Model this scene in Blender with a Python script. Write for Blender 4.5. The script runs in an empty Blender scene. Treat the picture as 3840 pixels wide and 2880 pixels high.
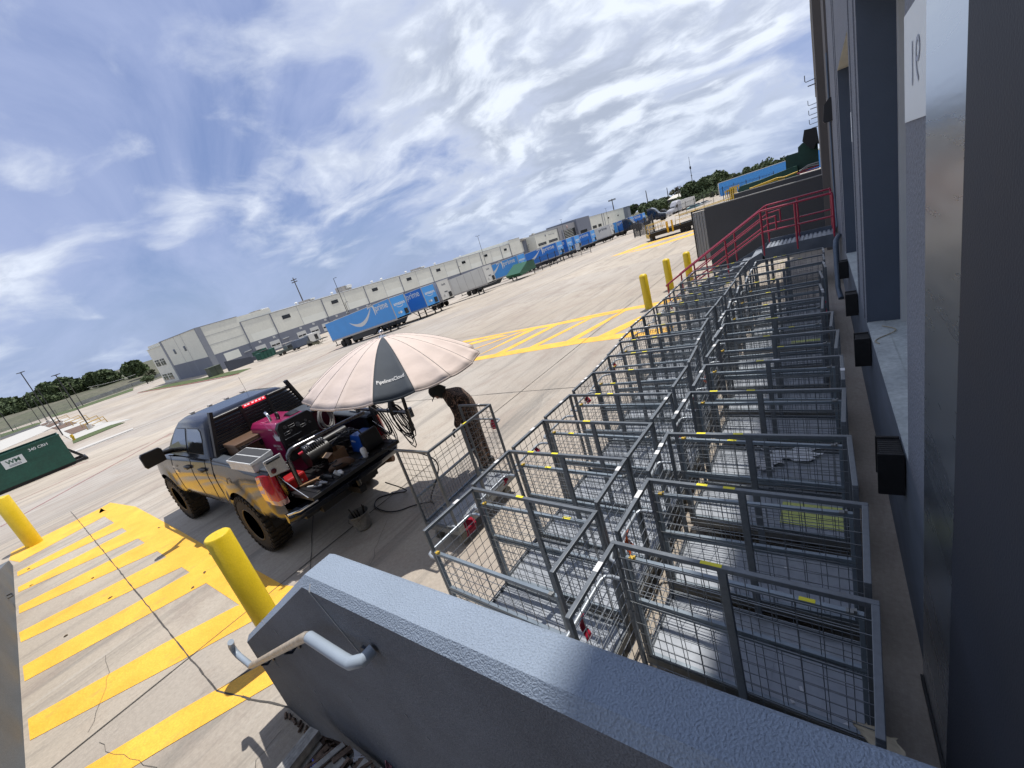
import bpy, math, random
from mathutils import Vector, Matrix
random.seed(7)
R = math.radians
scene = bpy.context.scene
COL = scene.collection
# ------------------------------------------------------------ camera
CX, CY, CZ = (0.7954, 0.5366, -0.2831), (-0.0520, -0.4041, -0.9132), (-0.6045, 0.7408, -0.2930)
FPX, EYE = 1578.0, 3.25
camd = bpy.data.cameras.new("camera"); cam = bpy.data.objects.new("camera", camd); COL.objects.link(cam)
camd.sensor_width = 36.0; camd.lens = FPX / 3840 * 36; camd.clip_start = 0.02; camd.clip_end = 6000
# columns: right, up, back (world)
ax_r, ax_d, ax_f = Vector(CX).normalized(), None, None
ax_f = Vector(CZ); ax_f = (ax_f - ax_r * ax_f.dot(ax_r)).normalized()
ax_d = ax_f.cross(ax_r).normalized()
M = Matrix((ax_r, -ax_d, -ax_f)).transposed().to_4x4(); M.translation = Vector((0, 0, EYE))
cam.matrix_world = M
scene.camera = cam
scene.render.resolution_x, scene.render.resolution_y = 1024, 768
scene.view_settings.view_transform = 'Standard'; scene.view_settings.look = 'None'
scene.view_settings.exposure = 0.0; scene.view_settings.gamma = 1.0
# ------------------------------------------------------------ sun and sky
SUN = Vector((0.07, 0.31, 1.0)).normalized()
sd = bpy.data.lights.new("sun", 'SUN'); so = bpy.data.objects.new("sun", sd); COL.objects.link(so)
sd.energy = 4.9; sd.angle = R(0.6); sd.color = (1.0, 0.955, 0.89)
so.rotation_euler = SUN.to_track_quat('Z', 'Y').to_euler()
w = bpy.data.worlds.new("World"); scene.world = w; w.use_nodes = True
SKO = (4.3, 8.7, 4.5)
def sky_world():
    nt = w.node_tree; nt.nodes.clear(); N = nt.nodes.new; L = nt.links.new
    out = N('ShaderNodeOutputWorld'); bg = N('ShaderNodeBackground'); L(bg.outputs[0], out.inputs[0])
    sky = N('ShaderNodeTexSky'); sky.sky_type = 'NISHITA'; sky.sun_disc = False
    sky.sun_elevation = math.asin(SUN.z); sky.sun_rotation = math.atan2(SUN.x, SUN.y)
    sky.air_density = 1.0; sky.dust_density = 1.2; sky.ozone_density = 2.2; sky.altitude = 200
    bg.inputs[1].default_value = 0.1
    tc = N('ShaderNodeTexCoord'); sep = N('ShaderNodeSeparateXYZ'); L(tc.outputs['Generated'], sep.inputs[0])
    def math_(op, a, b=None, c=None, clamp=False):
        n = N('ShaderNodeMath'); n.operation = op; n.use_clamp = clamp
        for i, v in enumerate((a, b, c)):
            if v is None: continue
            if isinstance(v, (int, float)): n.inputs[i].default_value = v
            else: L(v, n.inputs[i])
        return n.outputs[0]
    def mix(f, a, b):
        n = N('ShaderNodeMix'); n.data_type = 'RGBA'
        if isinstance(f, (int, float)): n.inputs[0].default_value = f
        else: L(f, n.inputs[0])
        for i, v in ((6, a), (7, b)):
            if isinstance(v, tuple): n.inputs[i].default_value = (*v, 1)
            else: L(v, n.inputs[i])
        return n.outputs[2]
    zc = math_('MAXIMUM', sep.outputs[2], 0.0)
    den = math_('ADD', zc, 0.27)
    px_ = math_('DIVIDE', sep.outputs[0], den); py_ = math_('DIVIDE', sep.outputs[1], den)
    cmb = N('ShaderNodeCombineXYZ'); L(px_, cmb.inputs[0]); L(py_, cmb.inputs[1])
    def noise(vec, scale, detail, rough, dist=0.0, off=(0, 0, 0), sc=(1, 1, 1), rot=0):
        mp = N('ShaderNodeMapping'); L(vec, mp.inputs[0]); mp.inputs[1].default_value = off
        mp.inputs[2].default_value = (0, 0, rot); mp.inputs[3].default_value = sc
        n = N('ShaderNodeTexNoise'); L(mp.outputs[0], n.inputs['Vector'])
        n.inputs['Scale'].default_value = scale; n.inputs['Detail'].default_value = detail
        n.inputs['Roughness'].default_value = rough; n.inputs['Distortion'].default_value = dist
        return n.outputs[0]
    def ramp(v, a, b):
        n = N('ShaderNodeMapRange'); n.interpolation_type = 'SMOOTHSTEP'; L(v, n.inputs[0])
        n.inputs[1].default_value = a; n.inputs[2].default_value = b; return n.outputs[0]
    def vadd(v, o): 
        n = N('ShaderNodeVectorMath'); n.operation = 'ADD'; L(v, n.inputs[0])
        if isinstance(o, tuple): n.inputs[1].default_value = o
        else: L(o, n.inputs[1])
        return n.outputs[0]
    # gentle warp so that the cloud field is not a plain noise
    wn = N('ShaderNodeTexNoise'); L(cmb.outputs[0], wn.inputs['Vector']); wn.inputs['Scale'].default_value = 1.3; wn.inputs['Detail'].default_value = 3
    wv = N('ShaderNodeVectorMath'); wv.operation = 'SCALE'; L(wn.outputs['Color'], wv.inputs[0]); wv.inputs['Scale'].default_value = 0.55
    P = vadd(cmb.outputs[0], wv.outputs[0])
    # density of the cumulus deck, and the same field a little nearer the sun, for the lit and shaded sides
    def field(v):
        a = noise(v, 0.95, 3, 0.45, 0.0, off=SKO); b_ = noise(v, 2.5, 9, 0.58, 0.0, off=(1.3, 4.4, 0.7), sc=(1.0, 1.15, 1))
        return math_('ADD', math_('MULTIPLY', a, 0.66), math_('MULTIPLY', b_, 0.46))
    bias = math_('MULTIPLY', math_('ADD', math_('ADD', sep.outputs[0], 0.35), math_('MULTIPLY', sep.outputs[1], 0.3)), 0.055)
    f0 = math_('ADD', field(P), bias); f1 = math_('ADD', field(vadd(P, (0.03, 0.11, 0.0))), bias)
    cloud = ramp(f0, 0.478, 0.59)
    lit = ramp(math_('SUBTRACT', f0, f1), -0.055, 0.060)
    thick = ramp(f0, 0.54, 0.66)
    veil = ramp(noise(cmb.outputs[0], 0.8, 8, 0.62, 0.9, off=(1.1, 5.0, 2), sc=(0.7, 1.5, 1), rot=1.0), 0.30, 0.72)
    white = (9.6, 10.3, 11.4); grey = (4.7, 5.3, 6.5); mid = (6.4, 7.1, 8.8)
    body = mix(lit, grey, white)
    cl = mix(math_('MULTIPLY', thick, 0.95), mid, body)
    cl = mix(math_('MULTIPLY', ramp(cloud, 0.1, 0.7), 0.35), (8.6, 9.3, 10.6), cl) if False else cl
    blue = mix(0.6, sky.outputs[0], (2.1, 3.0, 6.3))
    base = mix(math_('MULTIPLY', veil, 0.85), blue, (4.6, 5.4, 8.0))
    c1 = mix(math_('MULTIPLY', cloud, 0.93), base, cl)
    hz = ramp(sep.outputs[2], 0.22, 0.0)
    c2 = mix(math_('MULTIPLY', hz, 0.5), c1, (4.0, 5.1, 7.3))
    L(c2, bg.inputs[0])
sky_world()
# ------------------------------------------------------------ lie of the land
PROF = [(-1500, -10.0), (-700, -8.0), (-300, -6.4), (-200, -5.0), (-150, -4.5), (-98, -4.1), (-60, -3.2), (-44, -2.1), (-36, -1.68), (-25, -0.86), (-16.5, 0.0), (5000, 0.0)]
def gz(x):
    for (a, za), (b, zb) in zip(PROF, PROF[1:]):
        if x <= b: return za + (zb - za) * (x - a) / (b - a)
    return 0.0
def ray(u, v):
    return ax_r * (u - 1920) + ax_d * (v - 1440) + ax_f * FPX
def at(u, v, up=0.0):
    """survey point: where the sight line meets the ground (+up)"""
    d = ray(u, v).normalized(); t0 = 0.5; P0 = Vector((0, 0, EYE)); t = t0
    while t < 3000:
        p = P0 + d * t
        if p.z <= gz(p.x) + up:
            a, b = t0, t
            for _ in range(30):
                m = (a + b) / 2; q = P0 + d * m
                if q.z <= gz(q.x) + up: b = m
                else: a = m
            q = P0 + d * b; return Vector((q.x, q.y, q.z))
        t0 = t; t *= 1.03
    return P0 + d * 3000
def at_x(u, v, x): d = ray(u, v); return Vector((0, 0, EYE)) + d * (x / d.x)
def at_y(u, v, y): d = ray(u, v); return Vector((0, 0, EYE)) + d * (y / d.y)
def at_z(u, v, z): d = ray(u, v); return Vector((0, 0, EYE)) + d * ((z - EYE) / d.z)
# ------------------------------------------------------------ materials
def mat(name, col, rough=0.6, metal=0.0, var=0.12, scale=3.0, bump=0.0, bscale=60.0, col2=None, coat=0.0, emit=None, estr=0, trans=0.0, fine=0.0, coords='Object', stretch=(1, 1, 1)):
    m = bpy.data.materials.new(name); m.use_nodes = True; nt = m.node_tree; N = nt.nodes.new; L = nt.links.new
    b = nt.nodes['Principled BSDF']
    b.inputs['Roughness'].default_value = rough; b.inputs['Metallic'].default_value = metal
    b.inputs['Coat Weight'].default_value = coat; b.inputs['Transmission Weight'].default_value = trans
    if emit: b.inputs['Emission Color'].default_value = (*emit, 1); b.inputs['Emission Strength'].default_value = estr
    tc = N('ShaderNodeTexCoord'); mp = N('ShaderNodeMapping'); L(tc.outputs[coords], mp.inputs[0]); mp.inputs[3].default_value = stretch
    n = N('ShaderNodeTexNoise'); L(mp.outputs[0], n.inputs['Vector']); n.inputs['Scale'].default_value = scale; n.inputs['Detail'].default_value = 6; n.inputs['Roughness'].default_value = 0.62
    mr = N('ShaderNodeMapRange'); L(n.outputs[0], mr.inputs[0]); mr.inputs[1].default_value = 0.3; mr.inputs[2].default_value = 0.7
    mx = N('ShaderNodeMix'); mx.data_type = 'RGBA'; L(mr.outputs[0], mx.inputs[0])
    c2 = col2 or tuple(min(1, c * (1 + var)) for c in col); c1 = col if col2 else tuple(c * (1 - var) for c in col)
    mx.inputs[6].default_value = (*c1, 1); mx.inputs[7].default_value = (*c2, 1); last = mx.outputs[2]
    if fine:
        f = N('ShaderNodeTexNoise'); L(mp.outputs[0], f.inputs['Vector']); f.inputs['Scale'].default_value = bscale; f.inputs['Detail'].default_value = 3
        fr = N('ShaderNodeMapRange'); L(f.outputs[0], fr.inputs[0]); fr.inputs[1].default_value = 0.3; fr.inputs[2].default_value = 0.7; fr.inputs[3].default_value = 1 - fine; fr.inputs[4].default_value = 1 + fine
        mm = N('ShaderNodeMix'); mm.data_type = 'RGBA'; mm.blend_type = 'MULTIPLY'; mm.inputs[0].default_value = 1
        L(last, mm.inputs[6]); L(fr.outputs[0], mm.inputs[7]); last = mm.outputs[2]
    L(last, b.inputs['Base Color'])
    if bump:
        bn = N('ShaderNodeTexNoise'); L(mp.outputs[0], bn.inputs['Vector']); bn.inputs['Scale'].default_value = bscale; bn.inputs['Detail'].default_value = 4
        bp = N('ShaderNodeBump'); bp.inputs['Strength'].default_value = min(1, bump); bp.inputs['Distance'].default_value = 0.01; L(bn.outputs[0], bp.inputs['Height']); L(bp.outputs[0], b.inputs['Normal'])
    rr = N('ShaderNodeMapRange'); L(n.outputs[0], rr.inputs[0]); rr.inputs[3].default_value = max(0.02, rough - 0.08); rr.inputs[4].default_value = min(1, rough + 0.1); L(rr.outputs[0], b.inputs['Roughness'])
    return m
# ------------------------------------------------------------ mesh builder
class MB:
    def __init__(s): s.v = []; s.f = []; s.m = []; s.sm = []
    def add(s, vs, fs, mi=0, smooth=False):
        o = len(s.v); s.v += [tuple(p) for p in vs]
        for f in fs: s.f.append([i + o for i in f]); s.m.append(mi); s.sm.append(smooth)
        return s
    def box(s, a, b, mi=0):
        x0, x1 = sorted((a[0], b[0])); y0, y1 = sorted((a[1], b[1])); z0, z1 = sorted((a[2], b[2]))
        return s.add([(x0, y0, z0), (x1, y0, z0), (x1, y1, z0), (x0, y1, z0), (x0, y0, z1), (x1, y0, z1), (x1, y1, z1), (x0, y1, z1)],
                     [(0, 3, 2, 1), (4, 5, 6, 7), (0, 1, 5, 4), (1, 2, 6, 5), (2, 3, 7, 6), (3, 0, 4, 7)], mi)
    def bar(s, a, b, w, h, mi=0, up=(0, 0, 1)):
        a = Vector(a); b = Vector(b); d = (b - a).normalized(); u = Vector(up)
        if abs(d.dot(u)) > 0.95: u = Vector((1, 0, 0))
        sd_ = d.cross(u).normalized(); u = sd_.cross(d).normalized(); vs = []
        for p in (a, b):
            for i, j in ((-1, -1), (1, -1), (1, 1), (-1, 1)): vs.append(p + sd_ * i * w / 2 + u * j * h / 2)
        return s.add(vs, [(0, 1, 2, 3), (7, 6, 5, 4), (0, 4, 5, 1), (1, 5, 6, 2), (2, 6, 7, 3), (3, 7, 4, 0)], mi)
    def cyl(s, a, b, r, r2=None, n=12, mi=0, cap=True, smooth=True):
        a = Vector(a); b = Vector(b); r2 = r if r2 is None else r2; d = (b - a).normalized()
        u = Vector((0, 0, 1)) if abs(d.z) < 0.9 else Vector((1, 0, 0)); x = d.cross(u).normalized(); y = d.cross(x)
        vs = []
        for p, rr in ((a, r), (b, r2)):
            for i in range(n):
                t = 2 * math.pi * i / n; vs.append(p + x * rr * math.cos(t) + y * rr * math.sin(t))
        s.add(vs, [(i, (i + 1) % n, n + (i + 1) % n, n + i) for i in range(n)], mi, smooth)
        if cap: s.add(vs[:n], [tuple(range(n))[::-1]], mi); s.add(vs[n:], [tuple(range(n))], mi)
        return s
    def tube(s, pts, r, n=8, mi=0, rs=None):
        pts = [Vector(p) for p in pts]; ref = None; vs = []
        for k, p in enumerate(pts):
            d = ((pts[min(k + 1, len(pts) - 1)] - pts[max(k - 1, 0)])).normalized()
            if ref is None: ref = Vector((0, 0, 1)) if abs(d.z) < 0.9 else Vector((1, 0, 0))
            x = (ref - d * ref.dot(d))
            if x.length < 1e-4: x = Vector((1, 0.3, 0)) - d * d.x
            x.normalize(); ref = x; y = d.cross(x); rr = rs[k] if rs else r
            for i in range(n):
                t = 2 * math.pi * i / n; vs.append(p + x * rr * math.cos(t) + y * rr * math.sin(t))
        fs = []
        for k in range(len(pts) - 1):
            for i in range(n): fs.append((k * n + i, k * n + (i + 1) % n, (k + 1) * n + (i + 1) % n, (k + 1) * n + i))
        s.add(vs, fs, mi, True)
        s.add(vs[:n], [tuple(range(n))[::-1]], mi); s.add(vs[-n:], [tuple(range(n))], mi)
        return s
    def prism(s, poly, vec, mi=0, smooth=False):
        """poly: list of 3d points, extruded by vec"""
        n = len(poly); v = Vector(vec); vs = [Vector(p) for p in poly] + [Vector(p) + v for p in poly]
        s.add(vs, [tuple(range(n))[::-1], tuple(range(n, 2 * n))], mi)
        s.add(vs, [(i, (i + 1) % n, n + (i + 1) % n, n + i) for i in range(n)], mi, smooth)
        return s
    def loft(s, rings, mi=0, smooth=True, closed=True, caps=True):
        n = len(rings[0]); vs = [p for r_ in rings for p in r_]; fs = []
        for k in range(len(rings) - 1):
            for i in range(n if closed else n - 1): fs.append((k * n + i, k * n + (i + 1) % n, (k + 1) * n + (i + 1) % n, (k + 1) * n + i))
        s.add(vs, fs, mi, smooth)
        if caps and closed: s.add(rings[0], [tuple(range(n))[::-1]], mi); s.add(rings[-1], [tuple(range(n))], mi)
        return s
    def lathe(s, c, prof, n=16, mi=0, axis='z', smooth=True):
        c = Vector(c); rings = []
        for r_, h in prof:
            ring = []
            for i in range(n):
                t = 2 * math.pi * i / n; a, b = r_ * math.cos(t), r_ * math.sin(t)
                ring.append(c + (Vector((a, b, h)) if axis == 'z' else Vector((a, h, b)) if axis == 'y' else Vector((h, a, b))))
            rings.append(ring)
        return s.loft(rings, mi, smooth)
    def text(s, st, size, o, ux, uy, mi=0, bold=0.0, depth=0.0, ctr=True, sx=1.0):
        """flat lettering: baseline centre at o, reading along ux with up uy"""
        vs, fs = text_mesh(st, bold); ux = Vector(ux).normalized(); uy = Vector(uy).normalized()
        w_ = max(p[0] for p in vs); c = w_ / 2 if ctr else 0
        return s.add([Vector(o) + ux * (p[0] - c) * size * sx + uy * p[1] * size for p in vs], fs, mi)
    def build(s, name, mats, parent=None, bevel=0.0, loc=None):
        me = bpy.data.meshes.new(name)
        me.from_pydata([tuple(p) for p in s.v], [], s.f)
        if not isinstance(mats, (list, tuple)): mats = [mats]
        for m_ in mats: me.materials.append(m_)
        me.polygons.foreach_set('material_index', s.m); me.polygons.foreach_set('use_smooth', s.sm); me.update()
        o = bpy.data.objects.new(name, me); COL.objects.link(o)
        if parent is not None: o.parent = parent
        if loc is not None: o.location = loc
        if bevel:
            b = o.modifiers.new('bevel', 'BEVEL'); b.width = bevel; b.segments = 2; b.limit_method = 'ANGLE'; b.angle_limit = R(40)
        return o
_tc = {}
def text_mesh(st, bold=0.0):
    k = (st, bold)
    if k not in _tc:
        cu = bpy.data.curves.new('t', 'FONT'); cu.body = st; cu.offset = bold; cu.resolution_u = 3
        o = bpy.data.objects.new('t', cu); COL.objects.link(o); dg = bpy.context.evaluated_depsgraph_get(); dg.update()
        me = bpy.data.meshes.new_from_object(o.evaluated_get(dg))
        _tc[k] = ([tuple(v.co) for v in me.vertices], [tuple(p.vertices) for p in me.polygons])
        bpy.data.objects.remove(o); bpy.data.curves.remove(cu); bpy.data.meshes.remove(me)
    return _tc[k]
def tag(o, label=None, cat=None, group=None, kind=None):
    if label: o['label'] = label
    if cat: o['category'] = cat
    if group: o['group'] = group
    if kind: o['kind'] = kind
    return o
_uid = 0
def thing(name, label, cat, loc=(0, 0, 0), rz=0.0, group=None):
    o = bpy.data.objects.new(name, None); COL.objects.link(o); o.location = loc; o.rotation_euler = (0, 0, rz)
    o.empty_display_size = 0.2
    return tag(o, label, cat, group)
def kids(o): return [c for c in bpy.data.objects if c.parent == o]
def copy_tree(o, parent=None):
    c = o.copy(); COL.objects.link(c); c.parent = parent
    for ch in kids(o): copy_tree(ch, c)
    return c
def dup(o, loc, rz, label, group=None, drop=()):
    c = o.copy(); COL.objects.link(c); c.location = loc; c.rotation_euler = (0, 0, rz); c['label'] = label
    if group: c['group'] = group
    for ch in kids(o):
        if ch.name.split('.')[0] not in drop: copy_tree(ch, c)
    return c
# ------------------------------------------------------------ ground
def concrete_mat():
    m = bpy.data.materials.new('yard_concrete'); m.use_nodes = True; nt = m.node_tree; N = nt.nodes.new; L = nt.links.new
    b = nt.nodes['Principled BSDF']; tc = N('ShaderNodeTexCoord')
    def noise(sc, det, rough, st=(1, 1, 1), rot=0.0, dist=0.0, off=(0, 0, 0)):
        mp = N('ShaderNodeMapping'); L(tc.outputs['Object'], mp.inputs[0]); mp.inputs[1].default_value = off; mp.inputs[2].default_value = (0, 0, rot); mp.inputs[3].default_value = st
        n = N('ShaderNodeTexNoise'); L(mp.outputs[0], n.inputs['Vector']); n.inputs['Scale'].default_value = sc; n.inputs['Detail'].default_value = det; n.inputs['Roughness'].default_value = rough; n.inputs['Distortion'].default_value = dist
        return n.outputs[0]
    def rng(v, a, b_, c=0.0, d=1.0):
        r = N('ShaderNodeMapRange'); L(v, r.inputs[0]); r.inputs[1].default_value = a; r.inputs[2].default_value = b_; r.inputs[3].default_value = c; r.inputs[4].default_value = d; return r.outputs[0]
    def mix(f, a, b_, bt='MIX'):
        n = N('ShaderNodeMix'); n.data_type = 'RGBA'; n.blend_type = bt
        if isinstance(f, (int, float)): n.inputs[0].default_value = f
        else: L(f, n.inputs[0])
        for i, v in ((6, a), (7, b_)):
            if isinstance(v, tuple): n.inputs[i].default_value = (*v, 1)
            else: L(v, n.inputs[i])
        return n.outputs[2]
    c = mix(rng(noise(0.09, 4, 0.6), 0.35, 0.65), (0.346, 0.303, 0.250), (0.432, 0.395, 0.342))
    c = mix(rng(noise(0.35, 5, 0.6, dist=1.5), 0.5, 0.75, 0, 0.55), c, (0.311, 0.251, 0.197))
    # per slab tint: slabs about 4.6 m
    br = N('ShaderNodeTexBrick'); mp = N('ShaderNodeMapping'); L(tc.outputs['Object'], mp.inputs[0]); mp.inputs[1].default_value = (6.05, -0.45, 0); L(mp.outputs[0], br.inputs[0])
    br.offset = 0; br.inputs['Scale'].default_value = 1; br.inputs['Brick Width'].default_value = 12.1; br.inputs['Row Height'].default_value = 7.1; br.inputs['Mortar Size'].default_value = 0.0
    br.inputs['Color1'].default_value = (0.9, 0.9, 0.92, 1); br.inputs['Color2'].default_value = (1.08, 1.05, 1.0, 1); br.inputs['Bias'].default_value = 0
    c = mix(1.0, c, br.outputs[0], 'MULTIPLY')
    # long sweeping tyre streaks, roughly along the dock
    s1 = rng(noise(1.0, 7, 0.7, st=(2.2, 0.10, 1), rot=0.10, dist=0.35), 0.52, 0.72)
    s2 = rng(noise(1.0, 8, 0.72, st=(0.9, 0.06, 1), rot=-0.16, dist=0.5, off=(9, 3, 0)), 0.55, 0.72)
    c = mix(s1, c, (0.190, 0.177, 0.160)); 
    n = N('ShaderNodeMath'); n.operation = 'MULTIPLY'; L(s2, n.inputs[0]); n.inputs[1].default_value = 0.55; c = mix(n.outputs[0], c, (0.173, 0.160, 0.148))
    s3 = rng(noise(1.0, 6, 0.7, st=(1.4, 0.12, 1), rot=0.35, dist=0.6, off=(4, 8, 0)), 0.60, 0.70, 0, 0.45)
    c = mix(s3, c, (0.484, 0.458, 0.411))
    dv_ = rng(noise(0.9, 8, 0.72, st=(1, .55, 1), rot=.5, dist=.8, off=(2, 7, 0)), 0.50, 0.68, 0, 0.75)
    c = mix(dv_, c, (0.271, 0.224, 0.189))
    dw_ = rng(noise(1.4, 9, 0.75, st=(1.4, .5, 1), rot=.8, dist=1.2, off=(5, 1, 0)), 0.60, 0.74, 0, 0.7)
    c = mix(dw_, c, (0.16, 0.145, 0.135))
    dl_ = rng(noise(2.2, 7, 0.8, st=(2.4, .35, 1), rot=.75, dist=.4, off=(3, 3, 0)), 0.66, 0.74, 0, 0.5)
    c = mix(dl_, c, (0.599, 0.554, 0.504))
    # brooming and grain
    g = rng(noise(26, 6, 0.7), 0.3, 0.7, 0.86, 1.12); c = mix(1.0, c, g, 'MULTIPLY')
    g2 = rng(noise(1.0, 5, 0.8, st=(60, 4, 1)), 0.3, 0.7, 0.93, 1.06); c = mix(1.0, c, g2, 'MULTIPLY')
    L(c, b.inputs['Base Color']); b.inputs['Roughness'].default_value = 0.88
    bp = N('ShaderNodeBump'); bp.inputs['Strength'].default_value = 0.35; bp.inputs['Distance'].default_value = 0.01; L(noise(70, 5, 0.7), bp.inputs['Height']); L(bp.outputs[0], b.inputs['Normal'])
    return m
M_conc = concrete_mat()
def sheet(name, mat_, x0, x1, y0, y1, dz):
    xs = sorted(set([x0, x1] + [x for x, _ in PROF if x0 < x < x1])); mb = MB()
    vs = [(x, y, gz(x) + dz) for x in xs for y in (y0, y1)]
    mb.add(vs, [(2 * i, 2 * i + 2, 2 * i + 3, 2 * i + 1) for i in range(len(xs) - 1)])
    return mb.build(name, mat_)
tag(sheet('ground', M_conc, -1400, 1200, -900, 1800, 0.0), kind='structure')
M_yel = mat('road_paint_yellow', (0.78, 0.42, 0.035), 0.6, var=0.06, scale=9, fine=0.12, bscale=120, col2=(0.88, 0.53, 0.07))
def paint_mat():
    """yellow traffic paint, worn and dirty in places"""
    m = mat('traffic_paint', (0.72, 0.37, 0.030), 0.6, scale=2.2, fine=0.14, bscale=70, col2=(0.84, 0.48, 0.055))
    nt = m.node_tree; N = nt.nodes.new; L = nt.links.new; b = nt.nodes['Principled BSDF']
    src = b.inputs['Base Color'].links[0].from_socket; tc = N('ShaderNodeTexCoord'); n = N('ShaderNodeTexNoise'); mp = N('ShaderNodeMapping'); L(tc.outputs['Object'], mp.inputs[0]); mp.inputs[3].default_value = (1.6, 0.7, 1)
    L(mp.outputs[0], n.inputs['Vector']); n.inputs['Scale'].default_value = 2.4; n.inputs['Detail'].default_value = 9; n.inputs['Roughness'].default_value = 0.75
    r = N('ShaderNodeMapRange'); L(n.outputs[0], r.inputs[0]); r.inputs[1].default_value = 0.56; r.inputs[2].default_value = 0.70; r.inputs[4].default_value = 0.75
    x = N('ShaderNodeMix'); x.data_type = 'RGBA'; L(r.outputs[0], x.inputs[0]); L(src, x.inputs[6]); x.inputs[7].default_value = (0.34, 0.22, 0.09, 1); L(x.outputs[2], b.inputs['Base Color'])
    return m
M_paint = paint_mat()
def strip_poly(pts): return [Vector((p[0], p[1], 0)) for p in pts]
class Paint(MB):
    def poly(s, pts, dz=0.004):
        s.add([(p[0], p[1], gz(p[0]) + dz) for p in pts], [tuple(range(len(pts)))]); return s
    def line(s, a, b, w_, dz=0.004):
        a = Vector((a[0], a[1], 0)); b = Vector((b[0], b[1], 0)); L_ = (b - a).length; n = max(1, int(L_ / 3)) if min(a.x, b.x) < -14 else 1
        d = (b - a).normalized(); p = Vector((-d.y, d.x, 0)) * w_ / 2
        cuts = [i / n for i in range(n + 1)]
        for x, _ in PROF:
            if min(a.x, b.x) < x < max(a.x, b.x): cuts.append((x - a.x) / (b.x - a.x))
        cuts = sorted(cuts)
        for t0, t1 in zip(cuts, cuts[1:]):
            if t1 - t0 < 1e-5: continue
            A, B = a.lerp(b, t0), a.lerp(b, t1)
            s.poly([A - p, B - p, B + p, A + p], dz)
        return s
# near hatched walkway, left of the stair
h = Paint()
V_ = lambda x, y: at(x * .5908, 1900 + y * .5908)
# broad border band, along the dock side of the truck bay
h.poly([V_(640, 10), V_(700, -25), V_(860, 0), V_(1120, 140), V_(1290, 240), V_(1640, 410), V_(1800, 500), (-5.0, 1.68), (-4.55, 1.30), (-5.75, 1.0), (-15.4, 1.0)])
# outline on the yard side
h.poly([V_(640, 10), V_(690, 35), V_(210, 270), V_(110, 350), V_(60, 340), V_(70, 290)], 0.004)
stripes = [((105, 330), (120, 355), (700, 40), (655, 30)),
           ((110, 415), (112, 442), (775, 135), (720, 105)), ((115, 512), (117, 545), (880, 200), (800, 158)),
           ((120, 632), (122, 680), (1000, 282), (915, 232)), ((122, 800), (133, 862), (1162, 380), (1060, 318)),
           ((145, 1015), (157, 1110), (1350, 462), (1235, 400))]
for q in stripes:
    pp = [V_(*p) for p in q]; h.poly([pp[0], pp[1], pp[2] + Vector((0.02, 0.03, 0)), pp[3] + Vector((0.02, 0.03, 0))], 0.0045)
h.poly([V_(178, 1350), V_(192, 1485), V_(1130, 990), V_(1620, 718), V_(1700, 690), V_(1640, 600), V_(1500, 632), V_(1040, 870)], 0.005)
h.poly([V_(540, 1659), V_(1150, 1290), V_(1740, 960), V_(1830, 1020), V_(1760, 1110), V_(1000, 1560), V_(840, 1659), V_(300, 1990), V_(-100, 2100), V_(-60, 1990)], 0.0055)
tag(h.build('road_marking', M_paint), kind='structure')
# hatched island between the truck bays
h2 = Paint(); H_ = lambda x, y: at(1750 + x * .5512, 1100 + y * .5512)
h2.poly([H_(-120, 350), H_(0, 320), H_(430, 235), H_(600, 205), H_(840, 150), H_(1100, 98), H_(1290, 62), (-4.0, 15.6), (-4.0, 15.1), H_(1250, 92), H_(1130, 110), H_(800, 180), H_(560, 228), H_(300, 268), H_(0, 334)], 0.004)
h2.poly([H_(-20, 470), H_(80, 455), H_(420, 398), H_(800, 338), H_(1060, 305), (-3.4, 11.2), (-3.4, 11.75), H_(1100, 268), H_(920, 290), H_(730, 316), H_(410, 370), H_(180, 415), H_(0, 445)], 0.0045)
for q in [((0, 345), (30, 350), (290, 283), (215, 290)), ((45, 380), (70, 375), (460, 235), (400, 250)), ((75, 425), (110, 410), (480, 240), (420, 250)),
          ((180, 420), (250, 405), (650, 200), (590, 215)), ((410, 375), (480, 360), (890, 150), (820, 175)),
          ((650, 340), (740, 320), (1130, 92), (1040, 130)), ((880, 300), (990, 285), (1195, 185), (1185, 155))]:
    h2.poly([H_(*p) for p in q], 0.005)
C_ = lambda x, y: at(2100 + x * .2712, 700 + y * .2712)
h2.poly([C_(700, 970), C_(1150, 795), C_(1890, 590), C_(1890, 605), C_(1300, 775), C_(850, 935)]); h2.poly([C_(700, 970), C_(850, 935), C_(1350, 800), C_(1890, 628), C_(1890, 655), C_(1300, 835), C_(900, 925)], 0.0045)
h2.line(C_(870, 910), C_(1500, 690), 0.3, 0.005)
tag(h2.build('road_marking', M_paint), kind='structure')
# joints, red layout lines, kerb lines
M_joint = mat('joint_sealant', (0.07, 0.065, 0.06), 0.9, var=0.3, scale=8)
M_red = mat('red_line', (0.26, 0.045, 0.06), 0.8, var=0.3, scale=3)
M_white = mat('white_line', (0.62, 0.60, 0.56), 0.8, var=0.15, scale=2)
j = Paint()
def wob(x0, y0, x1, y1, w_, n=24, amp=0.006, seed=3):
    rd = random.Random(seed); pr = Vector((x0, y0, 0)); a = pr; b = Vector((x1, y1, 0)); nrm = Vector((-(b - a).y, (b - a).x, 0)).normalized()
    for i in range(1, n + 1):
        q = a.lerp(b, i / n) + nrm * rd.uniform(-amp, amp) * (i < n); j.line(pr, q, w_ * .8 * rd.uniform(0.7, 1.4), 0.0065); pr = q
wob(-6.05, -3, -6.05, 60, 0.022, 40); wob(-5.12, 0.30, -18.2, 0.70, 0.016, 90, 0.005); wob(-5.12, 0.30, -4.10, 0.56, 0.02, 8)
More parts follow.
